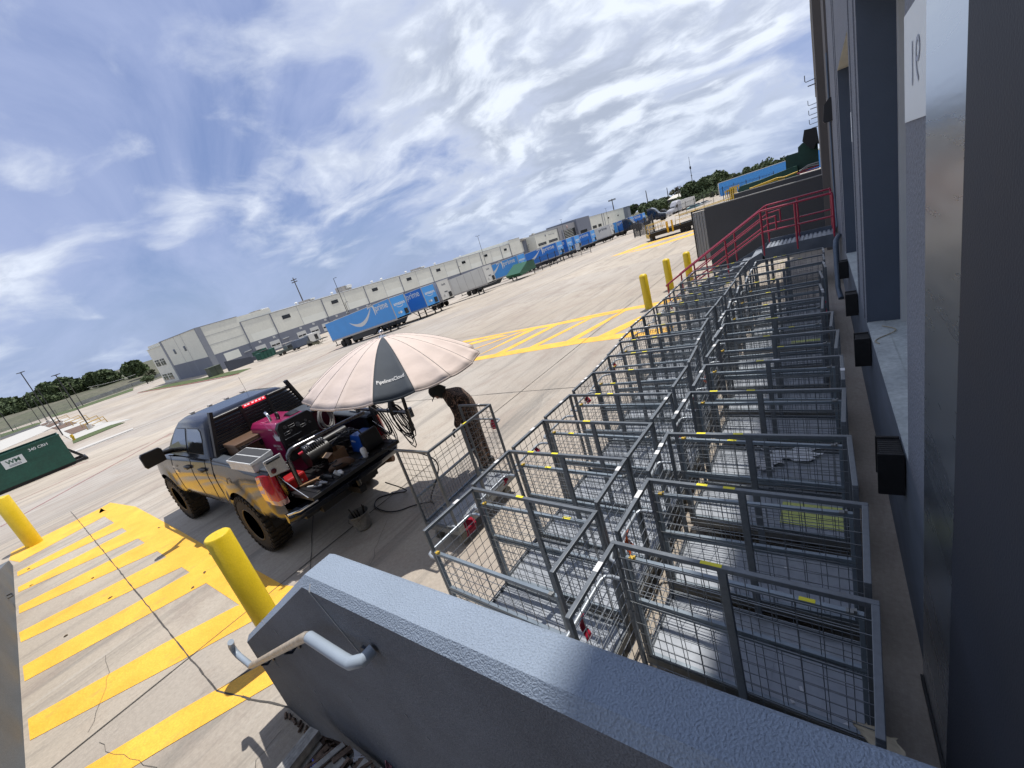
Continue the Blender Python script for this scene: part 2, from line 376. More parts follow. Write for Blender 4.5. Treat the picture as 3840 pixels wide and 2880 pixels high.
wob(-0.5, 8.0, -6.2, 7.66, 0.02, 8); wob(-6.2, 7.66, -13.5, 7.1, 0.02, 16); wob(-5.4, 1.5, -9.5, 4.0, 0.012, 20)
wob(-5.12, 0.30, -4.6, 1.6, 0.014, 6); wob(-18.2, -6, -18.2, 60, 0.03, 20); wob(-30.3, -6, -30.3, 70, 0.03, 20)
for k in range(3): wob(-6.05, 14.8 + 7.1 * k, -40, 14.4 + 7.1 * k, 0.022, 20, 0.01, k)
# hairline cracks
for sx, sy, dx, dy, s_ in ((-4.6, 1.7, -0.9, 1.2, 1), (-4.75, -0.3, -1.2, -0.25, 2), (-3.95, 0.42, 0.25, -0.5, 4), (-7.5, -0.2, 1.3, -0.4, 5)):
    rd = random.Random(s_); p = Vector((sx, sy, 0))
    for i in range(9):
        q = p + Vector((dx / 9 + rd.uniform(-.04, .04), dy / 9 + rd.uniform(-.04, .04), 0)); j.line(p, q, 0.0035, 0.007); p = q
tag(j.build('pavement_joint', M_joint), kind='structure')
j = Paint()
for a, b in (((0, 1977), (640, 1625)), ((0, 1908), (560, 1660)), ((0, 1841), (330, 1730)), ((620, 1640), (1340, 1260)), ((640, 1580), (1500, 1200))):
    j.line(at(*a), at(*b), 0.10, 0.008)
tag(j.build('layout_line', M_red), kind='structure')

M_leafd = mat('dead_leaf', (0.11, 0.075, 0.04), .8)
for i, (x, y) in enumerate(((185, 395), (590, 455), (700, 580), (1225, 515), (1010, 135), (200, 500), (1300, 420), (420, 820), (60, 835))):
    p = V_(x, y); rdl = random.Random(i); mb = MB(); q = [Vector((rdl.uniform(.6, 1) * .04 * math.cos(a), rdl.uniform(.5, 1) * .03 * math.sin(a), rdl.uniform(.004, .018))) for a in [k * math.pi / 3 for k in range(6)]]
    mb.add(q + [Vector((0, 0, .022))], [(k, (k + 1) % 6, 6) for k in range(6)]); o = mb.build('fallen_leaf', M_leafd); o.location = p; o.rotation_euler = (0, 0, i); tag(o, 'curled brown leaf on the hatched walkway, ' + ('by the ramp wall end', 'on the fifth stripe', 'on the sixth stripe', 'on a stripe near the fat bollard', 'largest one on the broad yellow band', 'near the ramp wall on the fourth stripe', 'between the stripes near the bollard', 'between the two widest stripes', 'against the ramp wall')[i], 'leaf', 'curled leaves on the walkway')
# ------------------------------------------------------------ the dock building on the right
M_stucco = mat('stucco_blue_grey', (0.170, 0.185, 0.215), 0.85, var=0.08, scale=1.5, bump=0.9, bscale=55, fine=0.22)
M_reveal = mat('reveal_navy', (0.062, 0.080, 0.112), 0.8, var=0.08, scale=2, bump=0.3, bscale=80)
M_base = mat('foundation_blue', (0.125, 0.148, 0.182), 0.7, var=0.25, scale=1.2, bump=0.2, bscale=40, stretch=(1, 1, 3))
M_sill = mat('sill_concrete', (0.30, 0.33, 0.34), 0.75, scale=2.5, fine=0.15, bscale=30, col2=(0.46, 0.50, 0.49))
M_doorw = mat('door_white', (0.44, 0.45, 0.45), 0.5, var=0.06, scale=1.5)
M_cream = mat('header_cream', (0.55, 0.52, 0.42), 0.7, var=0.1, scale=2)
M_rubber = mat('bumper_rubber', (0.010, 0.010, 0.011), 0.62, var=0.4, scale=12, bump=0.4, bscale=30)
M_steel = mat('stainless_cladding', (0.44, 0.49, 0.55), 0.27, 1.0, var=0.10, scale=1.2, bump=0.06, bscale=9, stretch=(1, 0.4, 3))
M_darkp = mat('dark_panel', (0.014, 0.019, 0.031), 0.7, var=0.12, scale=1.5, bump=0.15, bscale=100)
M_tan = mat('tall_wall_taupe', (0.098, 0.092, 0.090), 0.8, var=0.10, scale=0.6, bump=0.15, bscale=30)
M_tan2 = mat('upper_wall_tan', (0.26, 0.245, 0.215), 0.8, var=0.15, scale=0.5)
M_blk = mat('black_plastic', (0.012, 0.013, 0.015), 0.5, var=0.2, scale=6)
M_galv = mat('galvanised_pipe', (0.10, 0.13, 0.17), 0.5, 0.4, var=0.2, scale=5)
M_signw = mat('sign_white', (0.66, 0.70, 0.70), 0.5, var=0.03, scale=2)
M_signt = mat('sign_lettering', (0.26, 0.29, 0.36), 0.5, var=0.03)
WX = 0.38
bld = thing('dock_building', 'blue grey stucco dock building with recessed loading doors along the right edge', 'building', (WX, 8, 0))
def wl(p): return (p[0] - WX, p[1] - 8, p[2])
def wbox(mb, a, b, mi=0): return mb.box(wl(a), wl(b), mi)
SILL, HEAD, TOP = 1.2, 4.55, 17.0
O1, O2 = (3.30, 6.42), (7.85, 11.25)
b = MB()
for y0, y1 in ((-6, O1[0]), (O1[1], O2[0]), (O2[1], 16.2)): wbox(b, (WX, y0, SILL), (WX + 0.9, y1, HEAD))
wbox(b, (WX, -6, HEAD), (WX + 0.9, 16.2, TOP))
# shallow vertical ribs beside the openings
for y in (6.62, 7.45, 11.6, 12.3): wbox(b, (WX - 0.012, y, SILL + 0.0), (WX + 0.01, y + 0.06, HEAD + 2.2))
b.build('wall', M_stucco, bld)
b = MB(); wbox(b, (WX + 0.004, -6, -0.3), (WX + 0.9, 16.2, SILL - 0.004)); b.build('foundation', M_base, bld)
for y0, y1 in (O1, O2):
    b = MB(); wbox(b, (WX + 0.0, y0, SILL - 0.004), (WX + 0.9, y1, SILL + 0.006)); wbox(b, (WX + 0.01, y0, SILL + 0.006), (WX + 0.16, y1, SILL + 0.012)); b.build('sill', M_sill, bld)
    b = MB()
    wbox(b, (WX + 0.003, y1 - 0.004, SILL + .006), (WX + 0.9, y1 + 0.0, HEAD)); b.build('door_reveal', M_reveal, bld); b = MB(); wbox(b, (WX + 0.003, y0, SILL + .006), (WX + 0.9, y0 + 0.004, HEAD)); b.build('door_reveal', M_reveal, bld)
    b = MB(); wbox(b, (WX + 0.002, y0 + .004, HEAD - 0.004), (WX + 0.9, y1 - .004, HEAD)); b.build('door_header', M_cream, bld)
    d = MB(); wbox(d, (WX + 0.42, y0 + 0.10, SILL + 0.006), (WX + 0.47, y1 - 0.13, HEAD - .004))
    for k in range(1, 6): wbox(d, (WX + 0.405, y0 + 0.14, SILL + k * 0.55), (WX + 0.43, y1 - 0.17, SILL + k * 0.55 + 0.02))
    dd = d.build('loading_door', M_doorw, bld)
    d = MB(); wbox(d, (WX + 0.30, y1 - 0.12, SILL + .006), (WX + 0.40, y1 - 0.004, HEAD - .004)); d.build('door_frame', M_doorw, dd); d = MB(); wbox(d, (WX + 0.30, y0 + .004, SILL + .006), (WX + 0.40, y0 + 0.09, HEAD - .004)); d.build('door_frame', M_doorw, dd)
    d = MB(); wbox(d, (WX + 0.395, y1 - 0.155, SILL + .006), (WX + 0.42, y1 - 0.12, HEAD - .004)); d.build('door_seal', M_blk, dd)
for y in (3.58, 6.08, 8.15, 10.75):
    d = MB()
    for k in range(9): d.bar(wl((WX - 0.065, y - 0.13 + k * 0.0295, 0.86)), wl((WX - 0.065, y - 0.13 + k * 0.0295, 1.145)), 0.024, 0.13)
    wbox(d, (WX - 0.118, y - 0.12, 0.89), (WX - 0.01, y + 0.105, 1.12)); wbox(d, (WX - 0.14, y + 0.115, 0.84), (WX - .002, y + 0.14, 1.16)); wbox(d, (WX - 0.15, y - 0.165, 0.84), (WX - .002, y - 0.145, 1.18))
    d.build('dock_bumper', M_rubber, bld, bevel=0.004)
# loose cord on the near sill
d = MB(); rd = random.Random(2); cp = [Vector((0.50 + 0.1 * math.sin(t * 2.1), 6.2 - t * 0.23, SILL + 0.018)) for t in [i * 0.2 for i in range(14)]]
d.tube([wl(p) for p in cp], 0.006, 6); d.build('loose_cord', mat('cord_buff', (0.35, 0.31, 0.22), 0.8), bld)
# mirrored number boards
def number_board(y0, y1, z0, z1, size, far):
    d = MB(); wbox(d, (WX - 0.006, y0, z0), (WX - 0.001, y1, z1)); s = d.build('number_sign', M_signw, bld)
    if not far: s['label'] = 'white board with mirrored 91 beside the near loading door'
    t = MB(); t.text('91', size, wl((WX - 0.0085, (y0 + y1) / 2 - 0.02, z0 + (z1 - z0) * 0.31)), (0, 1, 0), (0, 0, 1), sx=1.0, bold=-0.008)
    t.build('lettering', M_signt, s)
number_board(2.62, 3.27, 3.27, 3.74, 0.27, False); number_board(7.50, 7.76, 3.27, 3.62, 0.10, True)
# stainless cladding and dark return next to the camera
d = MB(); wbox(d, (WX - 0.012, 1.93, 0.0), (WX - 0.001, 2.66, 6.0)); d.build('steel_cladding', M_steel, bld)
d = MB(); d.bar(wl((WX - 0.02, 2.66, 0.0)), wl((WX - 0.02, 1.80, 0.155)), 0.012, 0.022); d.build('rubber_seal', M_blk, bld)
d = MB(); wbox(d, (WX - 0.03, -5.9, 0.0), (WX - 0.002, 1.93, 6.5)); d.build('dark_panel', M_darkp, bld)
# wall lamp, conduit
d = MB(); lz = 3.95; ly = 15.55
d.loft([[wl((WX - x, ly + y, lz + z)) for x, y in ((0.0, -0.14), (0.0, 0.14), (w_, 0.14), (w_, -0.14))] for z, w_ in ((0.55, 0.05), (0.42, 0.16), (0.05, 0.20), (0.0, 0.17))], smooth=False); d.build('wall_lamp', M_blk, bld)
d = MB(); d.tube([wl(p) for p in ((WX - 0.05, 13.45, 1.28), (WX - 0.12, 12.9, 1.26), (WX - 0.14, 12.7, 1.15), (WX - 0.14, 12.55, 0.2), (WX - 0.10, 12.2, 0.02))], 0.055, 10)
d.tube([wl(p) for p in ((WX - 0.045, 16.0, 5.6), (WX - 0.045, 15.9, 2.6), (WX - 0.045, 14.9, 1.3))], 0.022, 8); d.build('conduit', M_galv, bld)
# taller block beyond, standing slightly proud
tb = thing('dock_building', 'tall taupe wall of the dock building rising beyond the red stair', 'building', (WX, 30, 0))
d = MB(); tl = lambda p: (p[0] - WX, p[1] - 30, p[2])
d.box(tl((0.33, 16.2, -1)), tl((1.8, 52, 9.2))); d.box(tl((0.12, 19.2, -1)), tl((0.33, 23.5, 17.0))); d.box(tl((0.33, 16.2, 9.2)), tl((1.8, 23.5, 17.0))); d.build('wall', M_tan, tb)
d = MB(); d.box(tl((0.30, 23.5, 9.2)), tl((1.8, 70, 17.0))); d.box(tl((0.31, 52, -1)), tl((1.8, 70, 9.2)))
for k in range(18): d.box(tl((0.22, 24.0 + k * 2.5, 9.2)), tl((0.30, 24.25 + k * 2.5, 17.0)))
d.build('upper_wall', M_tan2, tb)
for u_, v_ in ((3060, 292), (3062, 385), (3064, 430), (3066, 466)):
    q = at_x(u_, v_, 0.30); y, z = min(q.y, 68), q.z; d = MB(); d.tube([tl((0.30, y, z)), tl((-0.42, y, z - 0.03)), tl((-0.48, y, z + 0.05)), tl((-0.48, y, z + 0.5))], 0.03, 6); w2_ = d.build('wall_bracket', M_blk, tb); d = MB(); d.box(tl((-0.3, y - 1.2, z - 0.55)), tl((0.30, y - 1.0, z - 0.49))); d.build('lamp_arm', M_blk, w2_)
# ------------------------------------------------------------ stair guard wall with handrail
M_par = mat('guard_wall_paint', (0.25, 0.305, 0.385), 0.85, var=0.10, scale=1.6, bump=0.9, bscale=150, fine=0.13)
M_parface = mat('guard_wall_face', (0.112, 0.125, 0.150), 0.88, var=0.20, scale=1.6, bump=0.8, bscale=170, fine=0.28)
gw = thing('guard_wall', 'thick blue grey stair guard wall with bevelled top in the foreground', 'wall', (-4.1, 0.55, 0))
g = lambda p: (p[0] + 4.1, p[1] - 0.55, p[2])
YF, YB, ZT, ZL, X0, XK = 0.56, 0.758, 2.10, 0.86, -4.10, -2.07
def gring(x, zt): return [g((x, YF, -0.02)), g((x, YB, -0.02)), g((x, YB, zt - 0.02)), g((x, YB - 0.02, zt)), g((x, YF + 0.035, zt)), g((x, YF, zt - 0.045))]
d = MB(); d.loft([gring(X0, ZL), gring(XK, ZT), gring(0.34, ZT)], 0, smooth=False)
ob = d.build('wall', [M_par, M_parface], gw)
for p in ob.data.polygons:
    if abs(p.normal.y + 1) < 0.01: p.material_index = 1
d = MB(); rd = random.Random(5)
d.bar(g((-2.0, YF - 0.001, ZT - 0.05)), g((-1.78, YF - 0.002, ZT - 0.36)), 0.004, 0.008); d.bar(g((-2.0, YF + 0.02, ZT - 0.022)), g((-1.995, YF - 0.002, ZT - 0.05)), 0.012, 0.004)
for k in range(26):
    x = rd.uniform(-3.6, -1.5); z = rd.uniform(0.1, 0.9) if k % 2 else rd.uniform(0.3, 1.5); L_ = rd.uniform(0.01, 0.05); d.bar(g((x, YF - 0.0015, z)), g((x + L_ * 0.5, YF - 0.0015, z - L_)), 0.002, 0.004)
d.build('wall_scratches', mat('scratch_pale', (0.33, 0.34, 0.35), 0.9), gw)
M_rail = mat('handrail_paint', (0.27, 0.32, 0.38), 0.42, var=0.06, scale=5)
M_wornrail = mat('handrail_worn', (0.30, 0.27, 0.23), 0.45, 0.3, scale=9, fine=0.25, bscale=40, col2=(0.50, 0.44, 0.36))
YH = 0.47
hr = MB(); P = lambda x, z, y=YH: Vector(g((x, y, z)))
top = [P(-1.60, 1.87, YF - .01), P(-1.61, 1.865, YH + 0.03), P(-1.66, 1.86), P(-1.73, 1.855), P(-2.0, 1.865)]
slope = [P(-2.0, 1.865), P(-2.06, 1.84), P(-3.80, .80)]
end = [P(-3.80, .80), P(-3.87, .765), P(-4.12, .76), P(-4.165, .785), P(-4.17, .84), P(-4.08, .93)]
hr.tube(top, 0.027, 14); hr.tube(end, 0.024, 12); hh = hr.build('handrail', M_rail, gw)
hr = MB(); hr.tube(slope, 0.0245, 12); hr.build('worn_grip', M_wornrail, hh)
hr = MB()
for x, z in ((-1.70, 1.80), (-3.5, .93), (-2.65, 1.44)):
    hr.tube([P(x, z, YF), P(x, z - 0.02, YF - 0.05), P(x, z + 0.01, YH + 0.01)], 0.010, 8); hr.cyl(P(x, z, YF), P(x, z, YF - 0.012), 0.035, n=14)
hr.build('rail_bracket', mat('bracket_dark', (0.03, 0.04, 0.06), 0.5, 0.3), hh)
# the opposite ramp wall at the left edge
rw = thing('ramp_wall', 'low blue grey ramp wall rising along the left edge of the picture', 'wall', (-14.5, -0.85, 0))
A0, A1 = at(49, 2121), Vector((-3.0, -1.16, 0))
tA = at_y(29, 2089, A0.y).z
def rr(p, z, w_=0.32): return [Vector((p.x, p.y, -0.02)), Vector((p.x, p.y, z)), Vector((p.x, p.y - w_, z)), Vector((p.x, p.y - w_, -0.02))]
tB = at_y(0, 2170, A0.y); zB = tB.z; sl = (zB - tA) / (tB.x - A0.x)
o_ = Vector((-14.5, -0.85, 0))
d = MB(); d.loft([[q - o_ for q in rr(A0, max(.12, tA))], [q - o_ for q in rr(A0.lerp(A1, 0.45), min(2.6, tA + sl * 5.3))], [q - o_ for q in rr(A1, min(2.7, tA + sl * 11))]], smooth=False)
ro = d.build('wall', mat('ramp_wall_face', (0.115, 0.13, 0.145), .88, var=.15, scale=1.4, bump=.6, bscale=90, fine=.2), rw)
d = MB(); q = at(58, 2275)
d.tube([Vector((q.x, q.y - .01, 0.25)) - o_, Vector((q.x, q.y + .06, 0.24)) - o_, Vector((q.x + .1, q.y + .06, 0.22)) - o_, Vector((q.x + .1, q.y - .01, 0.22)) - o_], 0.012, 6); d.build('lifting_loop', M_blk, rw)
# ------------------------------------------------------------ bollards
M_boll = mat('bollard_yellow', (0.62, 0.44, 0.010), 0.42, scale=5, fine=0.07, bscale=70, col2=(0.72, 0.52, 0.018), bump=0.25)
def bollard(loc, h, r, label, tilt=0, dome=False):
    t = thing('bollard', label, 'bollard', loc, 0, 'yellow bollards')
    p = MB(); prof = [(r, -0.03), (r, h - 0.012), (r - 0.012, h)] + ([(r * 0.8, h + 0.03), (r * 0.4, h + 0.05), (0.002, h + 0.055)] if dome else [])
    p.lathe((0, 0, 0), prof, 24); p.build('post', M_boll, t)
    if not dome:
        rd = random.Random(int(h * 1000)); p = MB(); rings = []
        for k in range(5):
            rr_ = (r - 0.012) * (1 - k / 4.01); rings.append([(rr_ * math.cos(a), rr_ * math.sin(a), h - .002 + 0.003 * k + rd.uniform(-.004, .005)) for a in [2 * math.pi * i / 20 for i in range(20)]])
        p.loft(rings); p.build('concrete_cap', M_boll, t)
    return t
z = 1.52; q = at_z(812, 2005, z); bollard((q.x, q.y, 0), z, 0.118, 'fat yellow bollard with rough flat top just behind the stair guard wall')
q = at(131, 2040); bollard((q.x, q.y, 0), 1.33, 0.15, 'yellow bollard leaning out at the left edge behind the striped walkway')
for (u, v), lb in (((2410, 1030), 'nearest of the three yellow bollards beyond the cage carts, by the hatched island'), ((2496, 972), 'middle of the three yellow bollards beyond the cage carts'), ((2572, 946), 'farthest of the three yellow bollards, beside the foot of the red stair')):
    z = 1.16; q = at_z(u, v, z + .03); bollard((q.x, q.y, 0), z, 0.135, lb, dome=True)
# ------------------------------------------------------------ cage carts
M_fr = mat('cart_frame_grey', (0.135, 0.150, 0.165), 0.38, 0.35, var=0.15, scale=6, fine=0.1, bscale=40)
M_frt = mat('cart_gate_blue_grey', (0.20, 0.24, 0.275), 0.36, 0.35, var=0.12, scale=6)
M_wire = mat('cart_wire', (0.20, 0.215, 0.23), 0.35, 0.7, var=0.1)
M_deck = mat('cart_deck', (0.30, 0.325, 0.36), 0.40, 0.15, var=0.10, scale=2.5, fine=0.10, bscale=14)
M_hand = mat('cart_handle_grey', (0.33, 0.36, 0.39), 0.35, 0.4, var=0.08)
M_lip = mat('cart_lip_zinc', (0.22, 0.225, 0.22), 0.5, 0.35, var=0.2, scale=8)
M_tyre0 = mat('caster_tyre', (0.16, 0.155, 0.14), 0.7, var=0.25, scale=12)
M_stk = mat('sticker_yellow', (0.75, 0.66, 0.02), 0.5, var=0.05)
M_ink = mat('sticker_ink', (0.05, 0.05, 0.04), 0.6)
M_tag = mat('red_tag_cloth', (0.42, 0.012, 0.04), 0.7, var=0.15, scale=8)
M_org = mat('orange_tag', (0.62, 0.10, 0.012), 0.6, var=0.1, scale=8)
M_paper = mat('white_paper', (0.62, 0.62, 0.62), 0.7, var=0.05)
M_lime = mat('lime_board', (.62, .66, .20), 0.7, var=0.08, scale=4, fine=0.1, bscale=60)
L_, W2, ZD, ZTP, S = 0.635, 0.305, 0.285, 1.40, 0.029
M_latch = mat('latch_amber', (.45, .30, .03), .5)
def wires(mb, o, ux, uz, w_, h_, nx, nz, r=0.0019):
    o = Vector(o); ux = Vector(ux); uz = Vector(uz)
    for i in range(1, nx):
        a = o + ux * w_ * i / nx; mb.bar(a, a + uz * h_, r * 2, r * 2)
    for k in range(1, nz):
        a = o + uz * h_ * k / nz + ux.cross(uz) * 0.005; mb.bar(a, a + ux * w_, r * 2, r * 2)
def make_cart():
    t = thing('cage_cart', 'x', 'cart', (0, 0, 0), 0, 'cage carts')
    d = MB(); d.box((-L_ + .015, -W2 + .01, ZD - 0.012), (L_ - .015, W2 - .01, ZD)); 
    for x in (-.38, -.12, .12, .38): d.box((x - .006, -W2 + .03, ZD - .012), (x + .006, W2 - .03, ZD + 0.003))
    dk = d.build('deck', M_deck, t)
    d = MB()
    for y in (-W2, W2 - .02): d.box((-L_, y, ZD - .075), (L_, y + .02, ZD - 0.003))
    for x in (-L_, L_ - .02): d.box((x, -W2 + .02, ZD - .075), (x + .02, W2 - .02, ZD - 0.003))
    d.build('deck_rim', M_lip, dk)
    # back: rail, posts, centre post
    d = MB()
    d.box((-L_, W2 - S, ZTP - S), (L_, W2, ZTP))
    for x in (-L_, L_ - S): d.box((x, W2 - S, ZD), (x + S, W2, ZTP - S))
    d.box((-0.022, W2 - S + .002, ZD), (0.024, W2 - .002, ZTP - S)); d.box((-L_ + S, W2 - S + .003, ZD), (L_ - S, W2 - .003, ZD + 0.03))
    bp = d.build('back_frame', M_fr, t, bevel=0.003)
    d = MB(); wires(d, (-L_, W2 - .014, ZD), (1, 0, 0), (0, 0, 1), 2 * L_, ZTP - ZD - .02, 12, 12); d.build('wire_mesh', M_wire, bp)
    for sx in (-1, 1):
        xa = -L_ if sx < 0 else L_ - S; d = MB()
        d.box((xa, -W2, ZTP - S), (xa + S, W2 - S, ZTP)); d.box((xa, -W2, ZD), (xa + S, -W2 + S, ZTP - S)); d.box((xa + .003, -W2 + S, ZD), (xa + S - .003, W2 - S, ZD + .03))
        ef = d.build('end_frame', M_fr, t, bevel=0.003)
        d = MB(); wires(d, (xa + S / 2, -W2 + S, ZD), (0, 1, 0), (0, 0, 1), 2 * W2 - 2 * S, ZTP - ZD - S, 6, 13); d.build('wire_mesh', M_wire, ef)
    # folding gate at the front
    zg, zm = 1.19, 0.80; d = MB(); y0 = -W2 + .002; y1 = y0 + .026
    d.box((-L_ + S + .002, y0, zg - .028), (L_ - S - .002, y1, zg)); d.box((-L_ + S + .002, y0, zm + .004), (L_ - S - .002, y1, zm + .03)); d.box((-L_ + S + .002, y0, zm - .03), (L_ - S - .002, y1, zm - .004))
    d.box((-L_ + S + .002, y0, ZD + .01), (L_ - S - .002, y1, ZD + .034))
    for x in (-L_ + S + .002, L_ - S - .024): d.box((x, y0, zm + .03), (x + .022, y1, zg - .028)); d.box((x, y0, ZD + .034), (x + .022, y1, zm - .03))
    gt = d.build('gate', M_frt, t, bevel=0.002)
    d = MB(); wires(d, (-L_ + S, y0 + .013, ZD + .03), (1, 0, 0), (0, 0, 1), 2 * L_ - 2 * S, zg - ZD - .05, 13, 10); d.build('wire_mesh', M_wire, gt)
    for x in (-L_ + .06, L_ - .10):
        d = MB(); d.box((x, y0 - .008, zg - .004), (x + .03, y1 - .008, zg + .010)); d.box((x + .03, y0 - .004, zg), (x + .042, y1 - .012, zg + .022)); d.build('gate_latch', M_lip if x > 0 else M_latch, gt)
    d = MB(); d.cyl((0.18, y0 - .008, zm), (0.52, y0 - .008, zm), 0.007, n=8); d.build('hinge', M_fr, gt)
    # handle loop at the left end
    d = MB(); zh = 1.10; pts = [(-L_, -W2 + .02, zh), (-L_ - .06, -W2 + .02, zh), (-L_ - .105, -W2 + .035, zh), (-L_ - .12, -W2 + .08, zh), (-L_ - .12, W2 - .08, zh), (-L_ - .105, W2 - .035, zh), (-L_ - .06, W2 - .02, zh), (-L_, W2 - .02, zh)]
    d.tube(pts, 0.0135, 10); d.build('handle', M_hand, t)
    for i, (x, y) in enumerate(((-.5, -.22), (-.5, .22), (.5, -.22), (.5, .22))):
        d = MB(); d.bar((x, y, ZD - .012), (x, y, 0.15), 0.035, 0.05); d.box((x - .045, y - .04, 0.20), (x + .045, y + .04, ZD - .076)); cs = d.build('caster', M_lip, t)
        d = MB(); d.cyl((x + .03, y - .018, .075), (x + .03, y + .018, .075), .075, n=18); d.build('wheel', M_tyre0, cs)
        if i == 0: pass
    return t
cart0 = make_cart(); used = [False]
def place_cart(x, y, rz, label, drop=()):
    if not used[0]:
        used[0] = True; cart0.location = (x, y, 0); cart0.rotation_euler = (0, 0, rz); cart0['label'] = label; return cart0
    return dup(cart0, (x, y, 0), rz, label, drop=drop)
rowL = [((-2.63, 2.24), (-1.35, 2.16)), ((-2.66, 2.88), (-1.37, 2.85)), ((-2.61, 3.54), (-1.35, 3.47)), ((-2.61, 4.21), (-1.34, 4.15)), ((-2.61, 4.94), (-1.33, 4.89)), ((-2.63, 5.57), (-1.39, 5.63)), ((-2.70, 6.24), (-1.40, 6.27)), ((-2.73, 6.92), (-1.48, 6.94)), ((-2.77, 7.71), (-1.51, 7.65)), ((-2.74, 8.32), (-1.50, 8.30)), ((-2.72, 9.0), (-1.46, 9.0)), ((-2.70, 9.68), (-1.44, 9.66)), ((-2.72, 10.4), (-1.46, 10.38)), ((-2.70, 11.1), (-1.45, 11.06)), ((-2.68, 11.8), (-1.42, 11.76))]
rowR = [((-1.15, 1.90), (0.11, 1.84)), ((-1.14, 2.59), (0.12, 2.54)), ((-1.17, 3.30), (0.09, 3.29)), ((-1.17, 4.15), (0.09, 4.10)), ((-1.16, 4.90), (0.10, 4.88)), ((-1.16, 5.76), (0.10, 5.68)), ((-1.20, 6.5), (0.07, 6.44)), ((-1.28, 7.26), (-0.03, 7.23)), ((-1.32, 7.98), (-0.06, 8.08)), ((-1.32, 8.97), (-0.06, 9.07)), ((-1.26, 9.81), (0.0, 9.88)), ((-1.25, 10.6), (0.01, 10.62)), ((-1.25, 11.4), (0.01, 11.42))]
ORD = ['nearest', 'second', 'third', 'fourth', 'fifth', 'sixth', 'seventh', 'eighth', 'ninth', 'tenth', 'eleventh', 'twelfth', 'thirteenth', 'fourteenth', 'farthest']
def midang(a, b):
    a = Vector((*a, 0)); b = Vector((*b, 0)); d = (b - a); an = math.atan2(d.y, d.x); c = (a + b) / 2 + Vector((math.sin(an), -math.cos(an), 0)) * W2; return c, an
stk = MB(); stk.box((-.035, -.012, 0), (.035, .012, .0015)); stk_me = stk.build('yellow_sticker', M_stk); stk_data = stk_me.data; bpy.data.objects.remove(stk_me)
pap = MB(); pap.box((-.03, -.0165, 0), (.03, .0165, .0015)); po = pap.build('x', M_paper); pap_data = po.data; bpy.data.objects.remove(po)
rs = random.Random(11); carts = {}
for rn, row, rname in (('L', rowL, 'left row, along the open yard'), ('R', rowR, 'right row, along the dock wall')):
    for i, (a, b_) in enumerate(row):
        c, an = midang(a, b_); an += rs.uniform(-.012, .012); w_ = ORD[i] if i < len(row) - 1 else 'farthest'
        ct = place_cart(c.x, c.y, an, '%s cage cart of the %s' % (w_, rname)); carts[rn, i] = ct
        for k in range((1 if rs.random() < .75 else 0) + (1 if rs.random() < .4 else 0)):
            me_ = stk_data if rs.random() < .6 else pap_data
            s_ = bpy.data.objects.new('yellow_sticker' if me_ is stk_data else 'paper_label', me_); COL.objects.link(s_); s_.parent = ct
            if k == 0: s_.location = (rs.uniform(-.45, .3), W2 - S / 2, ZTP + .0005)
            else: s_.location = (rs.uniform(-.4, .4), -W2 + .015, 1.1905)
        if rs.random() < .8:
            s_ = bpy.data.objects.new('paper_label', pap_data); COL.objects.link(s_); s_.parent = ct; s_.location = (rs.choice((-1, 1)) * (L_ - S / 2), rs.uniform(-.2, .15), ZTP + .0005); s_.rotation_euler = (0, 0, math.pi / 2)
lone = place_cart(-4.03, 3.37, -math.pi / 2, 'lone cage cart standing apart beside the tailgate of the pickup', drop=('gate',))
d = MB()
y0 = -W2 + .002; d.box((-L_ + S, y0, .66), (L_ - S, y0 + .026, .69)); d.box((-L_ + S, y0, ZD + .01), (L_ - S, y0 + .026, ZD + .034))
gt = d.build('gate', M_frt, lone); d = MB(); wires(d, (-L_ + S, y0 + .01, ZD + .03), (1, 0, 0), (0, 0, 1), 2 * L_ - 2 * S, .36, 24, 7); d.build('wire_mesh', M_wire, gt)
# ------------------------------------------------------------ tags hung on handles and things left in the carts
def hang_tag(ct, y, mt, label, name='red_tag', cat='tag', sz=(0.085, 0.15), yaw=0.0, group='red cloth tags', x=-L_ - .12, zt=1.095):
    m_ = ct.matrix_basis; p = Matrix.LocRotScale(ct.location, ct.rotation_euler, None) @ Vector((x, y, zt))
    d = MB(); n = 6; w_, h_ = sz; ph = rs.uniform(0, 6); rings = []
    for k in range(n + 1):
        z = .006 - h_ * k / n; ww = w_ * (0.55 + 0.45 * min(1, k / 2)); off = 0.014 * math.sin(ph + k * 1.1)
        rings.append([(-.0015 + off, -ww / 2, z), (.0015 + off, -ww / 2, z), (.0015 + off * 1.4, ww / 2, z), (-.0015 + off * 1.4, ww / 2, z)])
    d.loft(rings, smooth=False); o = d.build(name, mt); o.location = p; o.rotation_euler = (0, 0, ct.rotation_euler.z + yaw); return tag(o, label, cat, group)
where = {('L', 0): (0.22, 0.13, 0.19), ('L', 1): (0.24, .06, 0.10), ('L', 2): (0.2, .06, .11), ('L', 4): (0.22, .11, .13), ('L', 6): (0.18, .10, .17), ('L', 8): (.2, .06, .11), ('L', 9): (.2, .07, .12), ('L', 11): (.2, .10, .15), ('R', 0): (-0.05, 0.05, 0.2), ('R', 3): (.1, .05, .16), ('R', 4): (.15, .06, .2)}
for (r_, i), (y, w_, h_) in where.items():
    hang_tag(carts[r_, i], y, M_tag, 'red cloth tag hanging on the handle of the %s cart of the %s row' % (ORD[i], 'left' if r_ == 'L' else 'right'), sz=(w_, h_))
hang_tag(carts['L', 4], 0.05, M_tag, 'second red cloth tag on the handle of the fifth cart of the left row', sz=(.05, .13), yaw=.5)
hang_tag(lone, 0.12, M_tag, 'red tag hanging on the far handle of the lone cart', sz=(.09, .17), yaw=.3)
